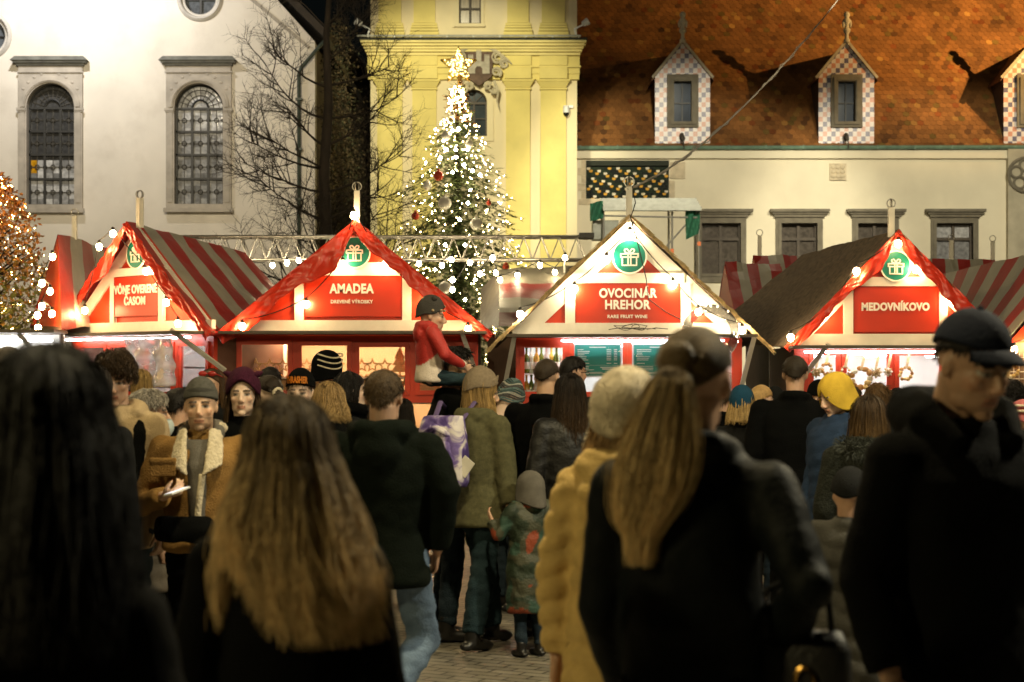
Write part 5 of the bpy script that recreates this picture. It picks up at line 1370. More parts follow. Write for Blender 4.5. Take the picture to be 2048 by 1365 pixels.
def hair_short(col_, rr, n=520, front=58, side=88, back=128, L=.022, lift=.25, vol=1.0, r=.0016):
    mb = MB(col_); rad = HR*vol
    thm, pt = cap_shell(mb, HC, rad, front, side, back, .016, 36, 12, bulge=lambda ph, th: .02*noise.noise(Vector((math.sin(ph)*3, math.cos(ph)*3, th*5+col_[0]*50)))+.012*noise.noise(Vector((math.sin(ph)*9, math.cos(ph)*9, th*12))))
    for _ in range(int(n*2.2)):
        ph = rr.uniform(0, 2*PI); th = thm(ph)*math.sqrt(rr.random()); p = pt(ph, th, .004); q = pt(ph, th+.12, .004)
        d = (q-p).normalized()+(p-HC).normalized()*lift*rr.uniform(.3, 1.5)+Vector((rr.gauss(0, .25), rr.gauss(0, .25), rr.gauss(0, .1)))
        l = L*rr.uniform(.6, 1.4); c = jit(col_, rr, .55)
        strand(mb, [p, p+d*l*.5, p+d*l-Vector((0, 0, l*.15))], r*1.15, c, jit(c, rr, .3))
    return mb
def hair_curly(col_, rr, n=420, vol=1.18, front=78, side=112, back=128):
    mb = MB(col_); rad = HR*vol
    thm, pt = cap_shell(mb, HC, rad, front, side, back, .03, 36, 12, bulge=lambda ph, th: .08*noise.noise(Vector((math.sin(ph)*2.4, math.cos(ph)*2.4, th*3+4))))
    for _ in range(n):
        ph = rr.uniform(0, 2*PI); th = thm(ph)*math.sqrt(rr.random()); p = pt(ph, th, .006); out = (p-HC).normalized(); q = (pt(ph, th+.15, 0)-p).normalized()
        P = [p]; d = q+out*rr.uniform(.2, .9); s = out.cross(q)
        for i in range(7): P.append(P[-1]+(d+s*math.sin(i*1.3+ph*9)*.8-Vector((0, 0, .16*i))).normalized()*.011)
        c = jit(col_, rr, .4); strand(mb, P, .0028, c, jit(c, rr, .3))
    return mb
def hair_mop(col_, rr, n=1300, vol=1.14, front=86, side=112, back=126, L=.055, lift=.3, r=.0019, tip=1.5):
    mb = MB(col_); rad = HR*vol
    thm, pt = cap_shell(mb, HC, rad*.97, front-12, side-8, back-4, .02, 36, 12, bulge=lambda ph, th: .05*noise.noise(Vector((math.sin(ph)*2.4, math.cos(ph)*2.4, th*3+4))))
    for _ in range(n):
        ph = rr.uniform(0, 2*PI); th = thm(ph)*math.sqrt(rr.random())*.92; w = rr.uniform(0, 6); P = []; sw = rr.gauss(0, .25); out = rr.uniform(0, lift)
        for i in range(8):
            f = i/7; p = pt(ph+sw*f+.10*math.sin(w+f*4)*f, th+f*L*13*.8, -.012*math.sin(PI*f)*out*3-.004); P.append(p)
        c = jit(col_, rr, .5); strand(mb, P, r, c, tuple(x*tip for x in c))
    return mb
def hair_long(c0, c1, rr, L=.38, n=900, pm=2.15, w=((0, 1.0), (.3, 1.12), (1, 1.25)), r=.0018, yb=.02, steps=14, vol=1.06, wave=.006, ragged=.2, side=95, sway=0.0, lenf=None):
    """long loose hair: skull cap, a C shaped mantle and strands that fall along it"""
    rx, ry, rz = HR.x*vol, HR.y*vol, HR.z*vol
    def width(q):
        for (a, va), (b, vb) in zip(w, w[1:]):
            if q <= b: return va+(vb-va)*(q-a)/(b-a)
        return w[-1][1]
    def S(phi, t, k=1.0, LL=L):
        if t < .35:
            th = t/.35*R(100); return HC+Vector((math.sin(phi)*math.sin(th)*rx*k, -math.cos(phi)*math.sin(th)*ry*k, math.cos(th)*rz*k))
        q = (t-.35)/.65; z = math.cos(R(100))*rz*k-q*LL; ww = width(q)*math.sin(R(100))
        q2 = q*(lenf(phi) if lenf else 1.0); z = math.cos(R(100))*rz*k-q2*LL
        return HC+Vector((math.sin(phi)*rx*ww*k+sway*q2*q2, -math.cos(phi)*ry*k*(1+.15*q)*(1 if abs(phi) < PI/2 else .8)-yb*q, z))
    mb = MB(c0)
    cap_shell(mb, HC, (rx*.97, ry*.97, rz*.97), 60, side, 120, .014, 36, 12)
    rings = []
    for i in range(12):
        t = .30+.64*i/11; f = i/11
        out = [S(-pm+2*pm*j/18, t, .955) for j in range(19)]; inn = [S(pm-2*pm*j/18, t, .80) for j in range(19)]
        rings.append(out+inn)
    nb = len(mb.f); mb.loft(rings); m = 38
    for i in range(nb, len(mb.f)):
        f = min(1, (i-nb)/(11*m)); mb.c[i] = tuple(c0[q]+(c1[q]-c0[q])*f for q in range(3))
    for _ in range(n):
        phi = rr.uniform(-pm, pm); k = 1+rr.gauss(0, .03)+(rr.uniform(0, .12) if rr.random() < .06 else 0); LL = L*(1+rr.uniform(-ragged, ragged*.35)); a = rr.uniform(0, 6); t0 = rr.uniform(.0, .3)
        cl = noise.noise(Vector((phi*4, 0, 7.7)))                      # locks share their shade and their lie
        P = []
        for i in range(steps+1):
            t = t0+(1-t0)*i/steps; p = S(phi+.03*cl*t, t, k+.035*cl*max(0, t-.3), LL)
            p += Vector((math.sin(t*9+a)*wave, math.cos(t*7+a)*wave, 0))*max(0, t-.25)*1.5; P.append(p)
        j = 1+rr.uniform(-.28, .28)+.5*cl
        strand(mb, P, r, tuple(x*max(.3, j) for x in c0), tuple(x*max(.3, j) for x in c1))
    return mb
def hair_tail(c0, c1, rr, tie, path, thick, n=900, r=.0016, capn=700, up=True):
    """hair drawn back to a tie point, then a tail along path (head space)"""
    mb = MB(c0); thm, pt = cap_shell(mb, HC, HR*1.0, 58, 84, 118, .014, 36, 12)
    tie = Vector(tie)
    for _ in range(capn):
        ph = rr.uniform(0, 2*PI); e = thm(ph)
        a0 = pt(ph, e*rr.uniform(.75, 1.0), -.001); P = []
        for i in range(9):
            f = i/8; p = a0.lerp(tie, f); q = (p-HC); s = math.sqrt((q.x/HR.x)**2+(q.y/HR.y)**2+(q.z/HR.z)**2)
            if s > 1e-4: p = HC+q/s*(1.02+.03*rr.random()*(1-f))
            P.append(p.lerp(tie, max(0, (f-.85)/.15)))
        c = jit(c0, rr, .35); strand(mb, P, r, c, c)
    mb.ell(tie+Vector((0, .012, .006)), (.042, .026, .042), nu=14, nv=10)
    path = [tie]+[Vector(p) for p in path]; m = len(path)
    def at(f):
        x = f*(m-1); i = min(int(x), m-2); return path[i].lerp(path[i+1], x-i)
    def th(f):
        x = f*(len(thick)-1); i = min(int(x), len(thick)-2); return thick[i]+(thick[i+1]-thick[i])*(x-i)
    core = [at(i/12*.86) for i in range(13)]
    nb = len(mb.f); mb.tube(core, [max(.004, th(i/12*.86)*.72*(1-.6*max(0, i/12-.6)/.4)) for i in range(13)], 12, ell=.6)
    for i in range(nb, len(mb.f)):
        f = min(1, (i-nb)/(12*12)); mb.c[i] = tuple((c0[q]+(c1[q]-c0[q])*f)*.8 for q in range(3))
    for _ in range(n):
        a = rr.uniform(0, 2*PI); k = math.sqrt(rr.uniform(.35, 1.15))*(1 if rr.random() > .07 else rr.uniform(1.0, 1.35)); P = []; e = rr.choice((rr.uniform(.62, 1.0), rr.uniform(.9, 1.06))); wv = rr.uniform(0, 6); cl = noise.noise(Vector((a*3, .3, 2)))
        for i in range(15):
            f = i/14*e; q = at(min(1, f)); P.append(q+Vector((math.cos(a)*th(min(1, f))*k, math.sin(a)*th(min(1, f))*k*.6, 0))+Vector((math.sin(f*8+wv), math.cos(f*7+wv), 0))*.007*f+Vector((0, 0, -.02*max(0, f-1)*50)))
        j = max(.35, 1+rr.uniform(-.28, .28)+.4*cl); strand(mb, P, r, tuple(x*j for x in c0), tuple(x*j for x in c1))
    return mb
def build_on_head(name, mb, m, parent, Mh, smooth=True, color=True):
    mb.xform(Mh); o = mb.build(name, m, parent, smooth=smooth, color=color, fix=False); return o
def beanie(M, parent, m, slouch=0.0, fold=.045, ribs=46, vol=1.10, front=64, side=88, back=108, tall=1.12, pom=None, band=None):
    mb = MB(); c = HC+Vector((0, -.004, .004)); r = Vector((HR.x*vol, HR.y*vol, HR.z*vol*tall))
    cap_shell(mb, c, r, front, side, back, .014, ribs*2, 20, bulge=lambda ph, th: .012*math.cos(ph*ribs)*math.sin(min(th, 1.57))+(.05*slouch*math.cos(ph+PI)*math.cos(th)))
    o = build_on_head('hat', mb, m, parent, M, color=False)
    if fold:
        fb = MB(); th, pt = cap_shell(MB(), c, r*1.0, front, side, back, .01)
        n = ribs*2; vs = []
        for q, (dz, k) in enumerate(((-.002, .98), (0, 1.04), (fold*.5, 1.055), (fold, 1.035), (fold, .97))):
            for j in range(n):
                ph = 2*PI*j/n; p = pt(ph, th(ph), .01)-c; kk = k*(1+.012*math.cos(ph*ribs)); vs.append(c+Vector((p.x*kk, p.y*kk, p.z+dz)))
        fb.add(vs, [(i*n+j, i*n+(j+1) % n, (i+1)*n+(j+1) % n, (i+1)*n+j) for i in range(4) for j in range(n)])
        build_on_head('hat_fold', fb, band or m, o, M, color=False)
    if pom:
        pb = MB(); rr = random.Random(3); pc = c+Vector((0, -.01, r.z+.02)); pb.ell(pc, pom*.7)
        for _ in range(500):
            d = Vector((rr.gauss(0, 1), rr.gauss(0, 1), rr.gauss(0, 1))).normalized(); strand(pb, [pc+d*pom*.6, pc+d*pom*.85, pc+d*pom*1.08-Vector((0, 0, .004))], .0016, (1, 1, 1), (1, 1, 1))
        build_on_head('pompom', pb, m, o, M, color=False)
    return o
PEOPLE_GROUP = 'people in the market crowd'
def person(label, px, Y, top, face, seed=0, skin=(.50, .30, .20), hy=0, hp=0, hr=0, hatpad=0.0, voxel=.012, J=None, coat=None, legs=None, hands=None, male=True,
           faced=False, beard=None, brow=(.06, .035, .02), shoes=True, sc_w=1.0, lean=0.0, child=False, H=None, z0=0.0, x0=0.0, cat='person', shift=(0, 0)):
    """root = the body (one continuous skin); returns root, head matrix, joints"""
    rr = random.Random(seed*7+int(px))
    H = H or (CAMZ+(HOR-top)/F*Y-hatpad)
    s = H/1.75; hs = 1.0 if not child else max(.80, .55+.26*H)
    hs *= min(1.03, max(.92, s**.4)) if not child else 1
    zc = H-.121*hs
    wx = sc_w*(1.0 if male else .90)
    j = dict(hip_l=(-.09, 0, .92), hip_r=(.09, 0, .92), knee_l=(-.095, .03, .50), knee_r=(.095, .03, .50), ank_l=(-.10, -.01, .09), ank_r=(.10, -.01, .09),
             sh_l=(-.185*wx, -.01, 1.405), sh_r=(.185*wx, -.01, 1.405), el_l=(-.245*wx, -.03, 1.13), el_r=(.245*wx, -.03, 1.13), wr_l=(-.235*wx, .06, .90), wr_r=(.235*wx, .06, .90),
             neck=(0, -.015, 1.46), head=(0, .025+lean*.5, 0))
    j = {k: Vector(v)*s for k, v in j.items()}
    for k, v in (J or {}).items(): j[k] = Vector(v)
    for k in ('sh_l', 'sh_r', 'neck'): j[k].y += lean*.35
    hd = j['head']; hd.z = zc if hd.z < .5 else hd.z
    Mh = Matrix.Translation(hd) @ rotm(hy, hp, hr) @ Matrix.Scale(hs, 4)
    mb = MB(); head_volumes(mb, Mh)
    nk = j['neck']; up = Mh @ Vector((0, -.035, -.09))
    mb.tube([nk-Vector((0, 0, .06)), nk, up, Mh @ Vector((0, -.03, -.02))], [.07*s, .056*s, .054*hs, .05*hs], 14)
    mb.sections([(0, 0, .88*s, .14*s, .10*s), (0, 0, 1.05*s, .125*s, .09*s), (0, lean*.15, 1.25*s, .15*wx*s, .10*s), (0, lean*.35-.01, 1.40*s, .155*wx*s, .085*s), (0, nk.y, nk.z+.005, .065*s, .06*s)], 20)
    for q in 'lr':
        mb.tube([j['sh_'+q], j['el_'+q], j['wr_'+q]], [.052*s, .040*s, .026*s], 12); mb.ell(j['sh_'+q], .055*s); mb.ell(j['el_'+q], .040*s)
        mb.tube([j['hip_'+q], j['knee_'+q], j['ank_'+q]], [.082*s, .052*s, .036*s], 12); mb.ell(j['knee_'+q], .053*s); mb.ell(j['hip_'+q], .085*s)
        f = Vector((0, 1, 0)); a = j['ank_'+q]
        mb.tube([a+Vector((0, -.03, -.03))*s, a+Vector((0, .06, -.05))*s, a+Vector((0, .15, -.065))*s], [.035*s, .036*s, .024*s], 10)
        hd_ = (hands or {}).get(q, {})
        d = Vector(hd_.get('d', j['wr_'+q]-j['el_'+q]))
        inn = Vector((1 if q == 'l' else -1, 0, 0))
        hand(mb, j['wr_'+q], d, hd_.get('pn', inn*.8+Vector((0, -.3, 0))), hd_.get('th', Vector((0, 1, .1))), hd_.get('curl', .45), s*.98 if not child else s*1.05)
    me = fuse(mb, voxel, 4 if voxel < .008 else 3, .5 if voxel < .008 else .35)
    Mi = Mh.inverted()
    lip = tuple(a*b for a, b in zip(skin, (.85, .60, .56)))
    def fc(co):
        p = Mi @ co; c = skin
        if abs(p.x) < .11 and -.14 < p.z < .13:
            x, z = abs(p.x), p.z
            if p.y > .03:
                if ((x-.031)/.0155)**2+((z-.006)/.0062)**2 < 1: return (.02, .014, .010) if ((x-.031)/.0065)**2+((z-.006)/.0075)**2 < 1 else (.24, .21, .18)
                if ((x-.031)/.018)**2+((z-.010)/.0075)**2 < 1 and z > .009: return tuple(a*.42 for a in skin)
                if .010 < x < .050 and abs(z-.028+.10*(x-.03)**2*10) < .0062: return brow
                if x < .024 and abs(z+.0635) < .010 and p.y > .06: return tuple(a*.35 for a in lip) if abs(z+.0635) < .0022 else lip
                if beard and z < -.045+.0 and not (x < .026 and abs(z+.063) < .011): 
                    k = beard[3]*(1 if z < -.075 or x > .04 or abs(z+.048) < .008 else .7); return tuple(a*(1-k)+b*k for a, b in zip(skin, beard))
                if x > .025 and -.04 < z < -.005: c = tuple(a*b for a, b in zip(skin, (1.02, .93, .90)))
                if x < .018 and -.045 < z < -.02: c = tuple(a*b for a, b in zip(skin, (1.03, .93, .90)))
            elif beard and z < -.05 and p.y > -.02: return tuple(a*(1-beard[3])+b*beard[3] for a, b in zip(skin, beard))
        return c
    vcol(me, fc)
    root = link('person', me, SKIN); root.location = (WX(px, Y)+shift[0], Y+shift[1], z0); root.rotation_euler = (0, 0, R(-face))
    tag(root, label, cat, PEOPLE_GROUP)
    root['s'] = s
    if coat: make_coat(root, j, s, wx, lean, coat, seed)
    if legs: make_trousers(root, j, s, legs)
    if shoes: make_shoes(root, j, s)
    return root, Mh, j, s, rr
def folds(seed, amp):
    def fn(co, n):
        a = noise.noise(Vector((co.x*7+seed, co.y*7, co.z*4.5)))*.6+noise.noise(Vector((co.x*16, co.y*16+seed, co.z*22)))*.35
        return amp*a
    return fn
def make_coat(root, j, s, wx, lean, spec, seed):
    kind, m, hem = spec[0], spec[1], spec[2]; o = spec[3] if len(spec) > 3 else {}
    vox = o.get('voxel', .015); puff = kind == 'puffer'; k = (1.16 if puff else 1.0)*o.get('bulk', 1.0)
    flare = o.get('flare', 1.0)
    mb = MB(); nk = j['neck']; sh = (j['sh_l']+j['sh_r'])/2
    zh = hem*s; zs = j['sh_l'].z
    sec = [(0, 0, zh, .185*s*k*flare, .145*s*k*flare), (0, 0, zh+.02, .19*s*k*flare, .15*s*k*flare)]
    if hem < .75: sec.append((0, 0, .85*s, .185*s*k*(flare*.5+.5), .145*s*k))
    sec += [(0, lean*.02, 1.05*s, .165*s*k, .13*s*k), (0, lean*.15, 1.25*s, .178*s*wx*k, .14*s*k), (0, lean*.3, 1.36*s, .182*s*wx*k, .128*s*k), (0, lean*.35, zs+.018*s, .165*wx*s*k, .10*s*k), (0, nk.y, nk.z+.005*s, .095*s, .085*s*k), (0, nk.y+.005, nk.z+.045*s, .073*s, .072*s), (0, nk.y+.006, nk.z+.05*s, .065*s, .066*s)]
    sec = [q for i, q in enumerate(sec) if i == 0 or q[2] > sec[i-1][2]]
    mb.sections(sec, 28, 2.3)
    for q in 'lr':
        a, b, c = j['sh_'+q], j['el_'+q], j['wr_'+q]; c2 = b.lerp(c, .93)
        r0, r1, r2 = .069*s*k, .060*s*k, .049*s*k
        mb.tube([a+(a-b).normalized()*.01, a.lerp(b, .5), b, b.lerp(c, .5), c2], [r0, (r0+r1)/2*1.02, r1, (r1+r2)/2, r2], 16); mb.ell(a, r0*1.02); mb.ell(b, r1*1.0)
        mb.ell(a.lerp(Vector((0, a.y, a.z+.02)), .35), (.08*s*k, .075*s*k, .062*s))
    if o.get('hood'):                                     # hood lying on the back
        h = nk; hk = o.get('hoodk', 1.0)
        if hk > 1: mb.tube([h+Vector((-.085*s, .10*s, -.02)), h+Vector((-.125*s, .02, .05*s)), h+Vector((-.09*s, -.09*s, .075*s)), h+Vector((0, -.125*s, .07*s)), h+Vector((.09*s, -.09*s, .075*s)), h+Vector((.125*s, .02, .05*s)), h+Vector((.085*s, .10*s, -.02))], [.03*s, .042*s, .05*s, .055*s, .05*s, .042*s, .03*s], 12, ell=1.25)
        mb.tube([h+Vector((-.10*s, .075*s, -.0*s)), h+Vector((-.115*s, -.01, .03*s)), h+Vector((-.075*s, -.085*s, .03*s)), h+Vector((0, -.11*s, .02*s)), h+Vector((.075*s, -.085*s, .03*s)), h+Vector((.115*s, -.01, .03*s)), h+Vector((.10*s, .075*s, 0))], [.03*s, .043*s, .052*s, .056*s, .052*s, .043*s, .03*s], 12)
        mb.ell(h+Vector((0, -.12*s, -.06*s)), (.11*s, .055*s, .10*s))
    if o.get('collar'):
        h = nk; mb.tube([h+Vector((-.055*s, .085*s, -.03*s)), h+Vector((-.088*s, .02*s, .035*s)), h+Vector((-.06*s, -.065*s, .05*s)), h+Vector((0, -.085*s, .052*s)), h+Vector((.06*s, -.065*s, .05*s)), h+Vector((.088*s, .02*s, .035*s)), h+Vector((.055*s, .085*s, -.03*s))], .024*s, 10, ell=1.4)
    me = fuse(mb, vox, 4)
    if puff:
        per = o.get('period', .085)
        def fn(co, n):
            x = abs(co.x); arm = x > .20*s*wx
            w = abs(math.sin(PI*(co.z+(.35*x if arm else .03*math.sin(co.x*9))+.012*noise.noise(co*6))/per))
            return o.get('amp', .011)*(w**.6-.75)+.007*noise.noise(Vector((co.x*14+seed, co.y*14, co.z*9)))+.004*noise.noise(Vector((co.x*35, co.y*35, co.z*50)))
        displace(me, fn)
    else: displace(me, folds(seed, o.get('fold', .011)))
    if 'paint' in o: vcol(me, o['paint'])
    return link('coat', me, m, root)
def make_trousers(root, j, s, spec):
    m, wd = (spec if isinstance(spec, tuple) else (spec, 1.0)); mb = MB()
    hp_ = (j['hip_l']+j['hip_r'])/2; mb.ell(hp_+Vector((0, -.015, .03)), (.165*s, .125*s, .13*s))
    mb.sections([(hp_.x, hp_.y, hp_.z, .16*s, .115*s), (hp_.x, hp_.y, hp_.z+.16*s, .145*s, .11*s)], 16)
    for q in 'lr':
        a, b, c = j['hip_'+q], j['knee_'+q], j['ank_'+q]; c2 = b.lerp(c, .96)
        mb.tube([a, a.lerp(b, .5), b, b.lerp(c, .45), c2], [.100*s, .086*s, .068*s*wd, .066*s*wd, .056*s*wd], 14); mb.ell(b, .068*s*wd)
    me = fuse(mb, .014, 3)
    def fn(co, n): return .010*noise.noise(Vector((co.x*10, co.y*10, co.z*20)))+.006*noise.noise(Vector((co.x*25, co.y*25, co.z*60)))
    displace(me, fn); return link('trousers', me, m, root)
def make_shoes(root, j, s):
    for q in 'lr':
        a, b = j['ank_'+q], j['knee_'+q]; up = (b-a).normalized(); f = Vector((0, 1, 0)); f = (f-up*f.dot(up)).normalized() if abs(up.z) < .9 else f
        dn = -up if abs(up.z) < .9 else Vector((0, 0, -1)); mb = MB()
        P = [a+f*-.045*s+dn*.045*s, a+f*.03*s+dn*.05*s, a+f*.11*s+dn*.058*s, a+f*.165*s+dn*.066*s]
        mb.tube(P, [.044*s, .046*s, .046*s, .028*s], 14, ell=.8); mb.tube([a+dn*.05*s, a-dn*.07*s], [.05*s, .052*s], 12)
        for p in (P[0], P[1], P[2]): mb.ell(p+dn*.012*s, (.042*s, .055*s, .028*s))
        me = fuse(mb, .011, 3); link('shoe', me, SHOE_M, root)
def scarf(root, j, s, m, r=.045, turns=2, tail=False):
    nk = j['neck']; P = []
    for i in range(16*turns+1):
        a = 2*PI*i/16; rad = (.088+.012*math.sin(a*.7))*s; P.append(nk+Vector((math.sin(a)*rad, math.cos(a)*rad*.95+.012, .045*s+.022*s*math.sin(a*.5+1)-.018*(i/16)*s+.02*s*(-math.cos(a)))))
    mb = MB(); mb.tube(P, r*s, 10, ell=.8)
    if tail: mb.tube([nk+Vector((.05, .10, .02))*s, nk+Vector((.07, .15, -.12))*s, nk+Vector((.05, .17, -.32))*s], [r*s*.9, r*s, r*s], 10, ell=.5)
    me = fuse(mb, .011, 2); displace(me, lambda co, n: .008*noise.noise(Vector((co.x*25, co.y*25, co.z*60))))
    return link('scarf', me, m, root)
def hood_up(M, root, m, front=72, side=162, back=150, vol=1.22):
    mb = MB(); c = HC+Vector((0, -.012, -.005)); r = (HR.x*vol*1.02, HR.y*vol*1.06, HR.z*vol*1.06)
    def bl(ph, th):
        a = abs((ph+PI) % (2*PI)-PI); return .05*math.exp(-((a-PI)/.5)**2)*max(0, th-.6)+(.10*max(0, th-1.5))
    cap_shell(mb, c, r, front, side, back+22, .014, 64, 24, bulge=bl, sharp=.55)
    return build_on_head('hood', mb, m, root, M, color=False)
def fur_hat(M, root, m, rr):
    mb = MB((1, 1, 1)); c = HC+Vector((-.005, -.012, .012)); r = Vector((HR.x*1.26, HR.y*1.24, HR.z*1.32))
    thm, pt = cap_shell(mb, c, r, 62, 112, 138, .03, 40, 16, bulge=lambda ph, th: .05*noise.noise(Vector((ph*2, th*3, 1))))
    for s in (-1, 1): mb.ell((s*.082, -.02, -.095), (.034, .05, .075), nu=14, nv=10)
    for _ in range(5200):
        if rr.random() < .82: ph = rr.uniform(0, 2*PI); th = thm(ph)*math.sqrt(rr.random()); p = pt(ph, th, .004); o = (p-c).normalized()
        else:
            s = rr.choice((-1, 1)); o = Vector((rr.gauss(0, 1), rr.gauss(0, 1), rr.gauss(0, 1))).normalized(); p = Vector((s*.082, -.02, -.095))+Vector((o.x*.032, o.y*.048, o.z*.072))
        d = (o+Vector((rr.gauss(0, .5), rr.gauss(0, .5), rr.gauss(-.35, .5)))).normalized(); l = rr.uniform(.007, .015); k = rr.uniform(.75, 1.1)
        strand(mb, [p, p+d*l*.5, p+d*l-Vector((0, 0, l*.3))], .0011, (k, k, k), (k, k, k))
    return build_on_head('hat', mb, m, root, M)
def hairm(name, mb, root, M): return build_on_head(name, mb, HAIR, root, M)
HB, HDK, HBR, HBL, HGR = (.016, .010, .006), (.008, .006, .005), (.045, .024, .010), (.34, .21, .085), (.32, .29, .25)
# ---------------------------------------------------------------- the crowd
def lo(face, wx, wy, z):
    f = R(face); return Vector((wx*math.cos(f)-wy*math.sin(f), wx*math.sin(f)+wy*math.cos(f), z))
def glasses(root, M):
    g_ = MB()
    for s in (-1, 1):
        g_.tube([(s*.034+.022*math.cos(2*PI*i/12), .100, .006+.017*math.sin(2*PI*i/12)) for i in range(13)], .0022, 5); g_.tube([(s*.056, .098, .010), (s*.074, .06, .012), (s*.082, -.01, .010)], .0022, 5)
    g_.tube([(-.012, .103, .008), (.012, .103, .008)], .0022, 5)
    build_on_head('glasses', g_, EYEW, root, M, color=False)
FAST = False
# --- close to the camera
r_, M, j, s, rr = person('close figure with long dark hair and black coat seen from behind', 86, 2.65, 716, 4, 1, coat=('coat', C_BLACK, .45, dict(voxel=.012, bulk=.98)), legs=C_BLACK, male=False, sc_w=1.0, J=dict(sh_l=(-.12, -.01, 1.29), sh_r=(.125, -.01, 1.29), el_r=(.215, -.02, 1.0), el_l=(-.215, -.02, 1.0)))
hairm('hair', hair_long((.003, .0024, .002), (.006, .0045, .003), rr, .32, 1800, 2.3, ((0, 1.16), (.25, 1.38), (.6, 1.55), (1, 1.72)), .0016, .05, 14, 1.12, .006, .18), r_, M)
r_, M, j, s, rr = person('woman with long brown to blond hair and black jacket seen from behind', 578, 3.5, 800, 2, 2, hr=-3, coat=('coat', C_BLACK, .55, dict(voxel=.012, bulk=.93)), legs=C_BLACK, male=False, sc_w=.92, hatpad=.008)
hairm('hair', hair_long((.045, .028, .012), (.78, .56, .27), rr, .345, 7500, 2.3, ((0, 1.08), (.2, 1.30), (.5, 1.58), (.8, 1.78), (1, 1.86)), .0010, .055, 16, 1.06, .012, .28, sway=.02, lenf=lambda ph: 1-.42*math.exp(-((ph+.85)/.45)**2)), r_, M)
r_, M, j, s, rr = person('woman with a long blond ponytail and black jacket seen from behind', 1384, 3.9, 652, 14, 3, skin=(.46, .27, .17), hr=3, voxel=.007, hatpad=.008, coat=('coat', C_SHINY, .5, dict(voxel=.012, collar=True, fold=.014, bulk=.92)), legs=C_BLACK, male=False, sc_w=1.0,
    J=dict(el_r=(.262, -.10, 1.21), wr_r=(.185, .06, 1.08), el_l=(-.205, .02, 1.14), wr_l=(-.17, .16, .92)), hands=dict(r=dict(curl=.9, d=(-.55, .3, -.5), pn=(-.3, -.5, -.4))))
hairm('hair', hair_tail((.10, .066, .03), (.78, .56, .26), rr, (-.022, -.118, .048), [(-.026, -.150, .01), (-.038, -.145, -.07), (-.050, -.14, -.15), (-.062, -.145, -.23), (-.074, -.15, -.295), (-.072, -.155, -.33)], [.014, .032, .054, .070, .076, .066, .048, .028], 5200, .0010, 3000), r_, M)
bg_ = thing('handbag', 'dark handbag with glinting clasp at the side of the ponytail woman', 'bag', (WX(1588, 3.9), 3.88, .91), R(-20))
b = MB(); b.sections([(0, 0, 0, .11, .05), (0, 0, .03, .125, .058), (0, 0, .15, .12, .05), (0, 0, .19, .10, .03)], 20, 3); b.build('body', C_LEATH, bg_, smooth=True)
MB().tube([(-.08, 0, .18), (-.07, .0, .27), (0, 0, .31), (.07, 0, .27), (.08, 0, .18)], .008, 6).build('handle', C_LEATH, bg_)
MB().tube([(.03+.02*math.cos(2*PI*i/14), -.058, .09+.03*math.sin(2*PI*i/14)) for i in range(15)], .005, 6).build('clasp', mat('brass', (.6, .36, .10), .25, .1, metal=1.0), bg_)
# man in the cap, walking towards the camera
r_, M, j, s, rr = person('man in a dark baseball cap and black hoodie looking down at the right', 1918, 4.5, 624, 154, 4, skin=(.36, .215, .135), hy=-4, hp=16, hatpad=.02, voxel=.0052, coat=('coat', C_BLACK, .48, dict(voxel=.012, hood=True, hoodk=1.4, bulk=1.07)), legs=C_BLACK, sc_w=1.08, brow=(.03, .02, .012), beard=(.10, .065, .04, .12), lean=.05)
hairm('hair', hair_short(HDK, rr, 500, 62, 84, 118, .016, .1, .98), r_, M)
cp_ = MB(); cc = HC+Vector((0, .0, .006)); cap_shell(cp_, cc, (HR.x*1.10, HR.y*1.10, HR.z*1.16), 74, 76, 98, .01, 48, 16)
capo = build_on_head('cap', cp_, C_NAVY, r_, M, color=False)
vz = MB()
def vis(u, v): a = (u-.5)*1.9; rad = 1+.56*v*max(0, math.cos(a*1.35))**.8; return Vector((math.sin(a)*HR.x*1.08*(1+.12*v), cc.y+math.cos(a)*HR.y*1.06*rad, cc.z+.030-.020*v*v-.020*(abs(math.sin(a))**2)))
grid(vz, vis, 24, 8, None, (0, 0, -.006)); build_on_head('visor', vz, C_NAVY, capo, M, color=False)
MB().ell((0, 0, 0), .009, nu=8, nv=6).xform(M @ Matrix.Translation(cc+Vector((0, 0, HR.z*1.16)))).build('button', C_NAVY, capo)
# ochre puffer coat and fluffy hat
r_, M, j, s, rr = person('person in an ochre quilted long coat and fluffy pale fur hat', 1250, 5.3, 742, 22, 5, hatpad=.03, hr=8, coat=('puffer', C_YELP, .34, dict(voxel=.013, hood=True, period=.07, amp=.014, flare=1.06, bulk=.9)), legs=C_BLACK, male=False, sc_w=.98,
    J=dict(el_l=(-.22, .0, 1.08), wr_l=(-.225, .03, .80)))
hairm('hair', hair_long((.20, .12, .05), (.34, .21, .09), rr, .16, 240, 2.0, r=.002), r_, M)
fur_hat(M, r_, mat('fur_cream', (.50, .43, .31), .9, .2, 30), rr)
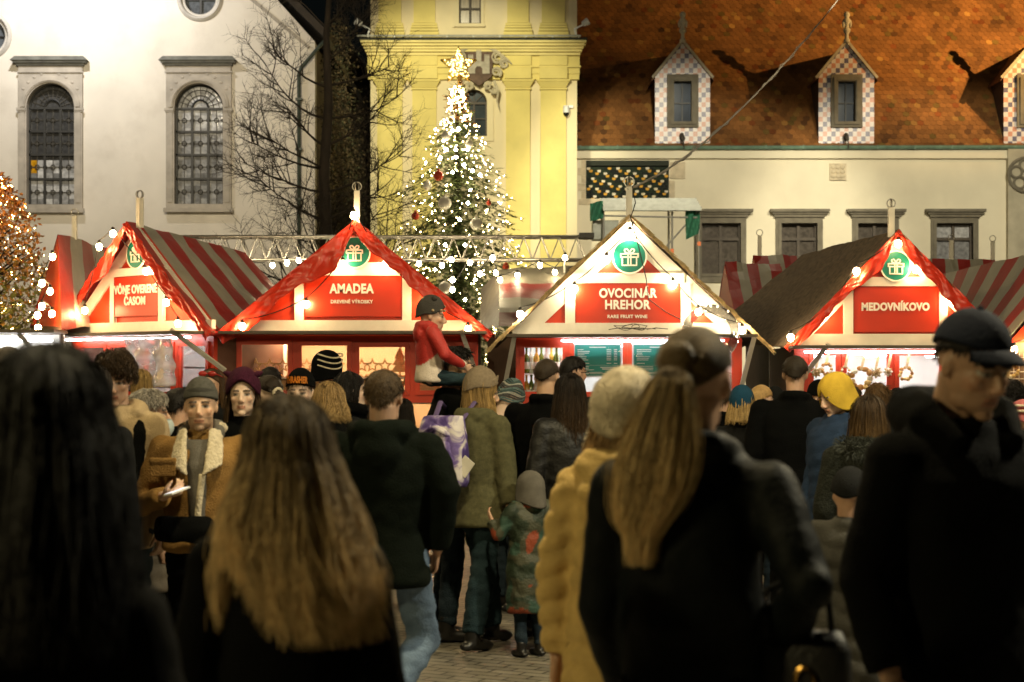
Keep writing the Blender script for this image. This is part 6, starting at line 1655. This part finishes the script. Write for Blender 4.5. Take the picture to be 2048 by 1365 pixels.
# --- middle distance
r_, M, j, s, rr = person('teenage boy with a mop of curly dark hair over his eyes', 232, 8.8, 700, 176, 6, skin=(.52, .33, .23), hp=14, hatpad=.03, voxel=.006, coat=('coat', C_BEIGE, .8, dict(hood=True)), legs=C_JEAND)
hairm('hair', hair_mop((.030, .017, .008), rr, 1500, 1.20, 80, 114, 128, .045, .5, .002), r_, M)
o_ = MB(); nk = j['neck']
for q in (-1, 1): o_.tube([nk+Vector((q*.10, .02, .03)), nk+Vector((q*.12, .10, -.08)), nk+Vector((q*.11, .145, -.3)), nk+Vector((q*.10, .15, -.55))], [.03, .04, .045, .045], 10, ell=.5)
me = fuse(o_, .012, 2); link('jacket_front', me, C_BLACK, r_)
r_, M, j, s, rr = person('person with smooth dark bobbed hair behind the close left figure', 180, 8.2, 734, 14, 7, sc_w=.9, coat=('coat', C_CHAR, .6), legs=C_BLACK, male=False)
hairm('hair', hair_long((.020, .012, .007), (.045, .028, .014), rr, .13, 420, 2.3, ((0, 1.05), (1, .95)), .0024, .0, 10), r_, M)
r_, M, j, s, rr = person('small figure with a smooth blond bob by the VÔNE OVERENÉ window', 283, 15, 742, 340, 8, coat=('coat', C_BEIGE, .6), legs=C_JEAND, male=False)
hairm('hair', hair_long((.34, .22, .08), (.42, .28, .11), rr, .13, 260, 2.4, ((0, 1.05), (1, .95)), .003, 0, 8), r_, M)
r_, M, j, s, rr = person('grey haired woman in a face mask and red scarf seen side on', 292, 9.2, 786, 72, 9, skin=(.48, .28, .18), voxel=.007, coat=('puffer', C_GREYP, .62), legs=C_CHAR, male=False)
hairm('hair', hair_mop(HGR, rr, 1200, 1.10, 64, 94, 122, .045, .4, .0022, 1.1), r_, M); scarf(r_, j, s, C_RUST, .046, 2, True)
mk = MB(); 
def mask(u, v): a = (u-.5)*2.2; return Vector((math.sin(a)*.072, .028+math.cos(a)*.078+.018*math.sin(PI*v)*math.cos(a), -.018-.088*v))
grid(mk, mask, 16, 8, None, (0, .003, 0)); build_on_head('face_mask', mk, mat('mask_blue', (.45, .52, .52), .8), r_, M, color=False)
# man in the tan jacket with his phone
r_, M, j, s, rr = person('young man in a tan sherpa jacket and grey beanie holding a phone', 403, 8.6, 754, 180, 10, skin=(.62, .40, .27), hy=-4, hatpad=.03, voxel=.005, beard=(.10, .055, .025, .55), brow=(.035, .018, .008), coat=('coat', C_TAN, .88, dict(voxel=.012, bulk=1.08, fold=.016)), legs=C_BLACK, sc_w=1.08,
    J=dict(el_r=(.285, .0, 1.03), wr_r=(.125, .27, 1.09), el_l=(-.27, .0, 1.06), wr_l=(-.20, .16, .88)), hands=dict(r=dict(curl=.75, d=(-.75, .35, .25), pn=(-.1, -.3, .9), th=(.2, .6, .8))))
HATG = cloth('hat_grey', (.085, .082, .072), .95, .2, 60, .5, 200)
beanie(M, r_, HATG, fold=.045, vol=1.06, tall=1.2, pom=.0, band=cloth('hat_band', (.045, .043, .038)), front=82, side=90, back=110)
hairm('hair', hair_short((.05, .028, .012), rr, 200, 58, 86, 112, .02, .1, .96), r_, M)
nk = j['neck']; cl = MB()
for q in (-1, 1):
    def col_(u, v, q=q):
        a = Vector((q*.055, .065, .055)).lerp(Vector((q*.035, .168, -.17)), u); b = Vector((q*.10, -.0, .045)).lerp(Vector((q*.155, .10, -.10)), u)
        p = a.lerp(b, v*(1-.25*u)); p.y += .018*math.sin(PI*v)+.02; return nk+p
    grid(cl, col_, 12, 8, None, (0, .022, .004))
cl.tube([nk+Vector((-.10, 0, .05)), nk+Vector((-.06, -.075, .06)), nk+Vector((0, -.09, .062)), nk+Vector((.06, -.075, .06)), nk+Vector((.10, 0, .05))], .028, 8)
me = fuse(cl, .009, 2); displace(me, lambda co, n: .004*noise.noise(co*90)); link('sherpa_collar', me, C_CREAM, r_)
me = fuse(MB().tube([nk+Vector((-.03, .165, -.16)), nk+Vector((-.012, .185, -.35)), nk+Vector((-.02, .178, -.60))], .017, 8), .007, 1); link('sherpa_placket', me, C_CREAM, r_)
hd_ = MB(); hd_.tube([nk+Vector((-.05, .10, -.06)), nk+Vector((-.085, .03, .03)), nk+Vector((-.07, -.06, .06)), nk+Vector((0, -.10, .07)), nk+Vector((.07, -.06, .06)), nk+Vector((.085, .03, .03)), nk+Vector((.05, .10, -.06))], .033, 10); hd_.sections([(0, .080, nk.z-.42, .045, .083), (0, .080, nk.z-.25, .06, .083), (0, .075, nk.z-.12, .07, .078), (0, .055, nk.z-.0, .062, .045)], 16)
link('hood', fuse(hd_, .01, 3), C_GREY, r_)
pk = MB().box(.09, .21, .168, .182, 1.17, 1.245).box(.085, .215, .170, .188, 1.238, 1.262); link('pocket', fuse(pk, .007, 2), C_TAN, r_)
f180 = lambda x, y, z: Vector((WX(403, 8.6)-x, 8.6-y, z))
ph = thing('mobile_phone', 'slim pale mobile phone in the tan jacket man\'s hand', 'phone', f180(.055, .335, 1.115), R(50)); ph.rotation_euler.y = R(-14); ph.rotation_euler.x = R(-9)
MB().box(-.055, .055, -.032, .032, -.004, .004).build('case', mat('phone_white', (.7, .7, .68), .3), ph); MB().box(-.05, .05, -.029, .029, .0041, .005).build('screen', emit('phone_screen', (.75, .8, 1.0), .5), ph)
sb = thing('shoulder_bag', 'black shoulder bag held against the tan jacket', 'bag', f180(.04, .23, .93), 0)
b = MB(); b.sections([(0, 0, -.055, .13, .05), (0, 0, 0, .15, .06), (0, 0, .06, .13, .045)], 18, 2.6); me = fuse(b, .012, 3); displace(me, folds(3, .02)); link('body', me, C_BLACK, sb)
# woman with sunglasses up, purple hat, bun and friends
r_, M, j, s, rr = person('woman with red sunglasses pushed up on brown hair behind the beanie man', 424, 12.6, 742, 190, 11, coat=('coat', C_CHAR, .6), legs=C_BLACK, male=False, voxel=.008)
hairm('hair', hair_long((.06, .032, .014), (.10, .055, .02), rr, .2, 300, 2.0, r=.0028, steps=9), r_, M)
g_ = MB()
for q in (-1, 1): g_.ell((q*.035, .075, .10), (.032, .012, .02), nu=12, nv=8)
g_.tube([(-.085, -.01, .075), (-.06, .07, .10), (.06, .07, .10), (.085, -.01, .075)], .005, 6); build_on_head('sunglasses', g_, mat('red_gloss', (.35, .02, .015), .2), r_, M, color=False)
r_, M, j, s, rr = person('girl in a dark purple knitted hat with cat ears facing the camera', 486, 10.0, 742, 174, 12, skin=(.62, .44, .33), hatpad=.02, hy=4, voxel=.0052, coat=('coat', C_BLACK, .6), legs=C_BLACK, male=False)
PUR = cloth('purple_knit', (.045, .008, .022), .95, .25, 60, .6, 120)
ho = beanie(M, r_, PUR, fold=0, vol=1.24, tall=1.12, front=66, side=108, back=124, ribs=30)
er = MB()
for q in (-1, 1): er.tube([(q*.05, -.01, .105), (q*.092, -.015, .128), (q*.112, -.015, .135)], [.045, .028, .008], 10, ell=.6)
build_on_head('ear', er, PUR, ho, M, color=False)
hairm('hair', hair_long((.04, .022, .010), (.07, .04, .018), rr, .22, 240, 1.9, r=.0026, steps=9), r_, M)
r_, M, j, s, rr = person('woman with dark hair gathered in a low bun and a scrunchie', 541, 12, 752, 318, 13, skin=(.62, .44, .33), coat=('coat', C_CHAR, .6, dict(hood=True)), legs=C_BLACK, male=False)
hairm('hair', hair_tail((.022, .014, .008), (.025, .016, .01), rr, (.0, -.11, .0), [(0, -.15, -.005), (0, -.16, -.02)], [.03, .045, .02], 160, .003, 300), r_, M)
build_on_head('scrunchie', MB().tube([(.034*math.cos(2*PI*i/14), -.112-.004*math.sin(i*3), .034*math.sin(2*PI*i/14)) for i in range(15)], .012, 6), C_CREAM, r_, M, color=False)
r_, M, j, s, rr = person('person with short dark hair just showing above the bun', 540, 14.2, 735, 8, 14, coat=('coat', C_NAVY, .7), legs=C_BLACK)
hairm('hair', hair_short(HDK, rr, 200, r=.003), r_, M)
r_, M, j, s, rr = person('person in a black beanie with orange lettering across the front', 602, 10.5, 740, 186, 15, skin=(.62, .44, .33), hatpad=.025, voxel=.0055, coat=('coat', C_CHAR, .6), legs=C_BLACK)
ho = beanie(M, r_, C_BLACK, fold=.05, vol=1.10, tall=1.20, front=80, side=88, back=108)
me = text_mesh('THRASHER', .05, .003, .001, .135)
for v in me.vertices:
    x, z = v.co.x, v.co.z; a = x/.094; z2 = z+.008*math.cos(a*1.4)
    v.co = M @ Vector((-math.sin(a)*.098, math.cos(a)*.1215+.004-.014, .078+z2))
link('lettering', me, mat('orange_print', (.75, .26, .02), .6), ho)
hairm('hair', hair_short(HBR, rr, 150, 60, 90, 120, .03, .1, .97), r_, M)
r_, M, j, s, rr = person('figure in a dark hood with white stripes at the AMADEA window', 654, 15, 700, 50, 16, hatpad=.03, coat=('coat', cloth('pink_coat', (.42, .20, .17)), .6), legs=C_BLACK)
STRH = MB(); 
ho = hood_up(M, r_, C_BLACK, 70, 150, 140, 1.25)
for k in range(3):
    b = MB(); b.tube([HC+Vector((math.sin(a)*HR.x*1.3, math.cos(a)*HR.y*1.34-.012, .066-.045*k+.02*math.cos(a*2))) for a in [-.6+q*.22 for q in range(16)]], .007, 5); build_on_head('stripe', b, C_CREAM, ho, M, color=False)
r_, M, j, s, rr = person('person with wavy blond bob and dark collar behind the long haired woman', 657, 10, 768, 24, 17, coat=('coat', C_BLACK, .6, dict(collar=True)), legs=C_BLACK, male=False)
hairm('hair', hair_long((.24, .15, .06), (.46, .31, .13), rr, .12, 420, 2.2, ((0, 1.12), (1, 1.2)), .0026, .0, 12, 1.06, .022), r_, M)
r_, M, j, s, rr = person('dark haired woman in a thick black scarf looking right', 696, 11, 747, 66, 18, skin=(.62, .44, .33), coat=('coat', C_CHAR, .6), legs=C_BLACK, male=False, voxel=.008)
hairm('hair', hair_long(HDK, HB, rr, .12, 300, 2.0, r=.0026, steps=9), r_, M); scarf(r_, j, s, C_BLACK, .055, 2)
# man walking away in jeans
r_, M, j, s, rr = person('man with short brown hair walking away in a black hooded jacket and blue jeans', 766, 7.6, 740, 8, 19, hatpad=.006, voxel=.006, coat=('coat', C_GREENB, .80, dict(hood=True, bulk=1.12, voxel=.012, fold=.016)), legs=(C_JEAN, 1.12), sc_w=1.12,
    J=dict(hip_r=(.10, 0, .92), knee_r=(.155, .10, .52), ank_r=(.045, -.24, .30), knee_l=(-.08, .10, .50), ank_l=(-.06, .18, .09), el_r=(.275, -.02, 1.17), wr_r=(.22, .06, .90), el_l=(-.285, .0, 1.15), wr_l=(-.25, .14, .93)), hands=dict(r=dict(curl=.6)))
hairm('hair', hair_short((.050, .030, .013), rr, 900, 62, 92, 132, .018, .2, 1.03, .0015), r_, M)
# man with child on his shoulders
FM = 76
r_, M, j, s, rr = person('man with black hair and glasses carrying a child on his shoulders', 890, 11.2, 690, FM, 20, lean=.10, skin=(.52, .33, .22), hatpad=.02, voxel=.007, coat=('coat', C_BLACK, .7), legs=C_JEAND,
    J=dict(el_l=(-.24, .10, 1.12), wr_l=(-.12, .26, 1.12), el_r=(.24, .10, 1.12), wr_r=(.12, .26, 1.12)))
hairm('hair', hair_short(HDK, rr, 500, 52, 82, 118, .03, .5, 1.05, .002), r_, M); glasses(r_, M)
KH = .99
r_, M, j, s, rr = person('small child in a red and white jacket sitting on a man\'s shoulders', 860, 11.15, 0, 76, 21, skin=(.52, .33, .23), child=True, H=KH, z0=1.115, hp=6, hy=14, voxel=.006, coat=('coat', mat('child_jacket', (1, 1, 1), .6, .1, 20, .3, 120, attr=True), .86, dict(hood=True, voxel=.009, bulk=1.12, fold=.012, paint=lambda co: (.55, .47, .40) if (co.z < .645+.06*math.sin(co.y*14) and abs(co.x) < .128) else (.40, .02, .015))), legs=None, shoes=True,
    J=dict(knee_l=(-.10, .24, .50), knee_r=(.11, .24, .50), ank_l=(-.10, .27, .24), ank_r=(.11, .27, .24), el_r=(.17, .06, .66), wr_r=(.09, .20, .585), el_l=(-.17, .06, .66), wr_l=(-.08, .20, .585)))
make_trousers(r_, j, s, (C_TEAL, 1.3))
bd = cloth('print_hat', (.05, .045, .04)); ho = beanie(M, r_, bd, fold=0, vol=1.12, tall=1.30, front=70, side=100, back=118, ribs=40)
for k in range(12):
    ph_, th_ = rr.uniform(0, 2*PI), rr.uniform(.5, 1.5); p = HC+Vector((math.sin(ph_)*math.sin(th_)*HR.x*1.125, math.cos(ph_)*math.sin(th_)*HR.y*1.125, math.cos(th_)*HR.z*1.46)); build_on_head('spot', MB().ell(p, (.012, .012, .010), nu=8, nv=6), C_BEIGE, ho, M, color=False)
for q in (-1, 1): build_on_head('ear', MB().tube([(q*.045, 0, .13), (q*.07, 0, .165)], [.03, .006], 8), bd, ho, M, color=False)
# woman with the tie-dyed backpack
FB = 46
r_, M, j, s, rr = person('woman in an olive coat and beige beanie with a backpack', 959, 10.9, 737, FB, 22, skin=(.55, .36, .24), hatpad=.035, hp=8, hy=26, voxel=.006, coat=('coat', C_OLIVE, .78, dict(hood=True, bulk=1.22, voxel=.012, flare=1.15, fold=.015)), legs=(C_TEAL, 1.25), male=False, sc_w=1.1,
    J=dict(el_r=lo(FB, .16, -.16, 1.08), wr_r=lo(FB, .185, -.20, .86), knee_r=(.10, -.06, .5), ank_r=(.11, -.16, .09), knee_l=(-.10, .14, .5), ank_l=(-.10, .20, .09)), hands=dict(r=dict(curl=.7)))
beanie(M, r_, cloth('hat_beige', (.22, .17, .115), .95, .15, 60, .5, 200), fold=.05, vol=1.14, tall=1.26, slouch=.5, front=72, side=92, back=112)
hairm('hair', hair_long((.30, .19, .07), (.50, .33, .13), rr, .20, 360, 2.5, ((0, 1.0), (1, 1.1)), .0026, -.04, 10), r_, M)
BPM, nt, pn_ = nodes_of('tie_dye'); N_, L_ = nt.nodes, nt.links
tc = N_.new('ShaderNodeTexCoord'); no = N_.new('ShaderNodeTexNoise'); no.inputs['Scale'].default_value = 7; no.inputs['Detail'].default_value = 4; no.inputs['Distortion'].default_value = 1.2
L_.new(tc.outputs['Object'], no.inputs['Vector']); cr = N_.new('ShaderNodeValToRGB'); cr.color_ramp.elements[0].position = .40; cr.color_ramp.elements[0].color = (.055, .03, .16, 1); cr.color_ramp.elements[1].position = .56; cr.color_ramp.elements[1].color = (.60, .56, .56, 1)
e_ = cr.color_ramp.elements.new(.47); e_.color = (.16, .11, .33, 1)
L_.new(no.outputs['Fac'], cr.inputs['Fac']); L_.new(cr.outputs['Color'], pn_.inputs['Base Color']); pn_.inputs['Roughness'].default_value = .7
bp = thing('backpack', 'white backpack blotched with purple dye on the olive coat', 'backpack', (WX(953, 10.9)-.20, 10.9-.165, .985), R(-30))
b = MB(); b.sections([(0, 0, 0, .15, .07), (0, 0, .03, .165, .085), (0, 0, .20, .165, .085), (0, 0, .34, .15, .075), (0, .01, .42, .13, .055)], 24, 3.4); me = fuse(b, .012, 3); displace(me, folds(5, .012)); link('body', me, BPM, bp)
me = fuse(MB().sections([(0, -.055, .06, .12, .05), (0, -.06, .16, .125, .055), (0, -.055, .27, .10, .045)], 20, 3), .010, 3); link('pocket', me, BPM, bp)
MB().tube([(-.1, -.05, .30), (0, -.10, .36), (.1, -.05, .30)], .022, 8).build('flap', BPM, bp, smooth=True)
MB().box(-.03, .03, -.118, -.112, .06, .085).build('leather_tag', mat('tag_tan', (.30, .15, .05), .7), bp)
for q in (-1, 1): MB().tube([(q*.10, .07, .40), (q*.12, .17, .50), (q*.12, .30, .42), (q*.14, .30, .22), (q*.15, .16, .05)], .018, 6, ell=.5).build('strap', mat('strap_purple', (.09, .06, .16), .8), bp)
pp = MB().box(-.04, .04, -.002, .002, -.055, .055).build('paper_sheet', mat('paper', (.72, .68, .6), .8)); pp.location = (WX(930, 10.6), 10.62, WZ(934, 10.6)); pp.rotation_euler = (R(8), R(38), R(-20)); tag(pp, 'folded white paper sticking out beside the backpack', 'paper')
# child holding her hand
def camo(co):
    a = noise.noise(co*9); b = noise.noise(co*9+Vector((7, 3, 1)))
    return (.24, .045, .015) if a > .36 else (.03, .07, .05) if b > .2 else (.014, .025, .012) if a < -.12 else (.05, .052, .03)
r_, M, j, s, rr = person('small child in a green and orange patterned coat with pale hood', 1060, 10.55, 940, 330, 23, child=True, hatpad=.02, voxel=.009, coat=('puffer', mat('camo_coat', (1, 1, 1), .6, .1, 20, .3, 80, attr=True), .42, dict(voxel=.012, bulk=1.05, paint=camo, period=.12)), legs=C_JEAND,
    J=dict(el_l=(-.19, .04, .72), wr_l=(-.20, .10, .80)))
hood_up(M, r_, C_GREY, 70, 150, 150, 1.16)
# the queue at the wine hut
r_, M, j, s, rr = person('person in a striped knitted hat and maroon puffer jacket looking right', 1014, 12.6, 764, 62, 24, skin=(.62, .44, .33), hatpad=.03, hp=18, coat=('puffer', C_MAROON, .74), legs=C_JEAND, voxel=.009)
KN = mat('striped_knit', (1, 1, 1), .95, .2, 60, .5, 150, attr=True)
kb = MB()
for k in range(14):
    z0_, z1_ = -.035+.0125*k, -.035+.0125*(k+1)
    kb.col = ((.04, .07, .07), (.30, .30, .27), (.05, .05, .05), (.10, .15, .15))[(k*7+k//3) % 4]
    def rz(z): t = max(0, min(1, (z+.035)/.175)); return math.sqrt(max(.0, 1-(t**2.6)))
    n = 40; vs = []
    for z in (z0_, z1_):
        for q in range(n):
            a = 2*PI*q/n; rr_ = rz(z)*(1+.03*math.cos(a*20)); vs.append((math.sin(a)*HR.x*1.13*rr_, math.cos(a)*HR.y*1.12*rr_-.012, .036+z+.022*math.sin(a*3+k*.4)*.5-.03*math.cos(a+PI)*(1-(k/14))))
    kb.add(vs, [(q, (q+1) % n, n+(q+1) % n, n+q) for q in range(n)])
build_on_head('hat', kb, KN, r_, M)
r_, M, j, s, rr = person('man with cropped dark hair and long black coat at the wine queue', 1092, 11.3, 717, 22, 25, skin=(.50, .31, .2), hatpad=.006, voxel=.007, coat=('coat', C_BLACK, .55, dict(collar=True, bulk=1.08)), legs=C_BLACK, sc_w=1.08)
hairm('hair', hair_short((.028, .018, .010), rr, 500, 60, 86, 122, .010, .2, .98, .002), r_, M)
r_, M, j, s, rr = person('dark haired man with glasses reading the teal menu board', 1143, 13, 712, 48, 26, hatpad=.01, voxel=.008, coat=('coat', C_CHAR, .7, dict(collar=True)), legs=C_BLACK)
hairm('hair', hair_short(HDK, rr, 300, 56, 84, 120, .02, .3, 1.03, .0028), r_, M); glasses(r_, M)
r_, M, j, s, rr = person('woman with long dark hair in an ankle length black leather coat', 1141, 10.8, 748, 346, 27, skin=(.52, .33, .24), hatpad=.01, voxel=.009, coat=('coat', C_LEATH, .17, dict(bulk=1.08, flare=1.15, fold=.02, voxel=.013)), legs=C_BLACK, male=False, sc_w=1.1)
hairm('hair', hair_long(HDK, (.05, .026, .009), rr, .33, 700, 2.25, ((0, 1.05), (.4, 1.25), (1, 1.35)), .0024, .02, 12, 1.06, .01), r_, M)
# right of the wine hut
r_, M, j, s, rr = person('blond person in a bright blue beanie', 1483, 12, 773, 20, 28, hatpad=.02, coat=('coat', C_CHAR, .6), legs=C_BLACK, male=False)
beanie(M, r_, cloth('hat_blue', (.008, .045, .085)), fold=.0, vol=1.1, tall=1.15, front=66, side=92, back=116)
hairm('hair', hair_long((.35, .23, .09), (.4, .27, .11), rr, .14, 200, 2.2, r=.003, steps=8), r_, M)
r_, M, j, s, rr = person('person with cropped blond hair behind the blue beanie', 1521, 12.9, 770, 40, 29, skin=(.58, .38, .28), hatpad=.005, coat=('coat', C_BEIGE, .6), legs=C_JEAND)
hairm('hair', hair_short((.40, .25, .10), rr, 300, 58, 84, 118, .012, .2, 1.0, .0026), r_, M)
r_, M, j, s, rr = person('broad man in a black coat with upturned collar seen from behind', 1590, 11.6, 712, 10, 30, hatpad=.006, voxel=.009, coat=('coat', C_BLACK, .5, dict(collar=True, bulk=1.14)), legs=C_BLACK, sc_w=1.12)
hairm('hair', hair_short((.022, .015, .009), rr, 500, 60, 88, 124, .014, .2, 1.02, .002), r_, M)
r_, M, j, s, rr = person('person in a dark flat cap drinking from a cup beside the yellow hood', 1640, 13, 760, 205, 31, skin=(.58, .36, .24), hatpad=.02, hp=20, voxel=.007, coat=('coat', C_BLACK, .6, dict(collar=True)), legs=C_BLACK,
    J=dict(el_r=(.2, .16, 1.1), wr_r=(.06, .22, 1.34), el_l=(-.2, .16, 1.1), wr_l=(-.06, .24, 1.34)), hands=dict(r=dict(curl=.8, d=(-.5, .3, .6), pn=(-.8, 0, 0)), l=dict(curl=.8, d=(.5, .3, .6), pn=(.8, 0, 0))))
beanie(M, r_, C_BLACK, fold=.0, vol=1.12, tall=1.0, front=80, side=86, back=104, ribs=20)
cu = MB().lathe([(.0, 0), (.03, 0), (.038, .10), (.035, .10), (.028, .006), (.0, .006)], (0, 0, 0), 16).build('paper_cup', mat('cup_red', (.45, .06, .03), .5)); cu.location = (WX(1646, 12.75), 12.74, 1.43); tag(cu, 'red paper cup in the hands of the flat cap drinker', 'cup')
r_, M, j, s, rr = person('boy in a bright yellow hood and blue jacket looking down to the left', 1674, 10.7, 741, 240, 32, skin=(.56, .37, .27), hatpad=.035, hp=22, voxel=.0055, coat=('puffer', C_BLUE, .74, dict(collar=True, amp=.008)), legs=C_JEAND)
hood_up(M, r_, C_YELLOW, 66, 160, 140, 1.14); hairm('hair', hair_short(HDK, rr, 200, 74, 70, 80, .012, .05, .96, .002), r_, M)
r_, M, j, s, rr = person('person with tousled brown hair in front of the honey cake window', 1757, 13, 768, 350, 33, hatpad=.005, coat=('coat', C_CHAR, .6), legs=C_BLACK)
hairm('hair', hair_short((.10, .055, .022), rr, 400, 60, 88, 122, .03, .5, 1.05, .0024), r_, M)
FURM = cloth('fur_black', (.018, .020, .016), .95, .3, 40, .8, 120)
r_, M, j, s, rr = person('woman with long brown hair and a black fur hooded coat', 1738, 8.8, 792, 8, 34, hatpad=.008, coat=('coat', FURM, .6, dict(hood=True, bulk=1.12)), legs=C_BLACK, male=False, sc_w=1.1)
hairm('hair', hair_long((.028, .016, .008), (.16, .09, .03), rr, .22, 700, 2.2, ((0, 1.08), (1, 1.2)), .0022, .0, 12), r_, M)
fb = MB((.02, .022, .017)); nk = j['neck']
for _ in range(1500):
    a = rr.uniform(0, 2*PI); ct = nk+Vector((math.sin(a)*.115, -.03+math.cos(a)*.10, .01)); d = Vector((rr.gauss(0, 1), rr.gauss(0, 1), rr.gauss(.2, 1))).normalized(); p = ct+d*.05; c = jit((.03, .033, .026), rr, .5)
    strand(fb, [p, p+d*.014, p+d*.026-Vector((0, 0, .008))], .0018, c, c)
fb.build('fur_trim', HAIR, r_, color=True, fix=False)
r_, M, j, s, rr = person('small child in a dark padded jacket and charcoal beanie beside the cap wearer', 1700, 7.4, 936, 20, 35, child=True, hatpad=.02, coat=('puffer', cloth('grey_dark', (.05, .048, .042)), .5), legs=C_BLACK)
beanie(M, r_, C_CHAR, fold=.04, vol=1.1)
r_, M, j, s, rr = person('person with dark curly hair by the wire rack', 2022, 12.5, 760, 352, 36, hatpad=.02, coat=('coat', C_CHAR, .6), legs=C_BLACK)
hairm('hair', hair_mop(HDK, rr, 700, 1.14, 70, 104, 124, .04, .5, .0026), r_, M)
r_, M, j, s, rr = person('child in a pink striped knitted hat at the right edge', 2050, 9.5, 800, 335, 37, hatpad=.03, coat=('coat', C_MAROON, .6), legs=C_BLACK)
ho = beanie(M, r_, cloth('hat_pink', (.35, .10, .10)), fold=.045, vol=1.12, tall=1.15, band=cloth('hat_pinkpale', (.50, .33, .28)))
for k in range(2): build_on_head('stripe', MB().tube([HC+Vector((math.sin(a)*HR.x*(1.15-.13*k), math.cos(a)*HR.y*(1.15-.13*k)-.004, .055+.03*k)) for a in [q*2*PI/24 for q in range(25)]], .007, 5), C_CREAM, ho, M, color=False)
r_, M, j, s, rr = person('person with greying dark hair and pale collar at the left edge', 14, 10.5, 694, 8, 38, hatpad=.006, coat=('coat', C_CREAM, .6, dict(collar=True)), legs=C_BLACK)
hairm('hair', hair_short((.07, .06, .05), rr, 300, 60, 88, 124, .02, .3, 1.03, .0026), r_, M)
r_, M, j, s, rr = person('person in a black jacket half hidden behind the grey beanie', 356, 10.6, 778, 20, 39, coat=('coat', C_BLACK, .6), legs=C_BLACK)
hairm('hair', hair_short(HDK, rr, 200, r=.003), r_, M)
r_, M, j, s, rr = person('dark coated person standing behind the ponytail woman', 1330, 13.5, 770, 12, 40, coat=('coat', C_NAVY, .5), legs=C_BLACK)
hairm('hair', hair_short(HB, rr, 200, r=.003), r_, M)
r_, M, j, s, rr = person('dark coated person standing between the walking man and the AMADEA counter', 806, 14.5, 800, 350, 41, coat=('coat', C_CHAR, .6), legs=C_BLACK, male=False)
hairm('hair', hair_long(HDK, HB, rr, .2, 200, 2.1, r=.003, steps=8), r_, M)

for px, Y, tp, fc, kind, c, lab, sd in (
    (1214, 13.6, 772, 12, 'long', C_CHAR, 'dark haired person in charcoal between the leather coat and the fur hat', 50),
    (1446, 14.2, 774, 20, 'short', C_BLACK, 'short haired person in black right of the ponytail woman\'s head', 51),
    (1550, 14.8, 776, 0, 'beanie', C_NAVY, 'person in a charcoal beanie left of the broad man', 52),
    (1704, 14.6, 772, 350, 'short', C_CHAR, 'brown haired person in charcoal behind the yellow hood', 53),
    (1796, 13.4, 778, 340, 'long', C_BLACK, 'long dark haired person just left of the cap wearer', 54),
    (1010, 15.6, 775, 10, 'short', C_CHAR, 'short haired person behind the striped knitted hat', 55),
    (466, 15.2, 774, 5, 'beanie', C_MAROON, 'person in a maroon coat and dark beanie behind the purple hat', 56),
    (730, 14.0, 776, 350, 'long', C_NAVY, 'long haired person in navy between the scarf woman and the walking man', 57)):
    r_, M, j, s, rr = person(lab, px, Y, tp, fc, sd, coat=('coat', c, .6, dict(collar=True)), legs=C_BLACK, hatpad=.015 if kind == 'beanie' else .005, male=kind != 'long')
    if kind == 'long': hairm('hair', hair_long(HDK, (.05, .03, .013), rr, .22, 240, 2.2, r=.0028, steps=8), r_, M)
    elif kind == 'short': hairm('hair', hair_short((.04, .024, .012), rr, 240, r=.0028), r_, M)
    else: beanie(M, r_, C_CHAR, fold=.045, vol=1.08, tall=1.15)
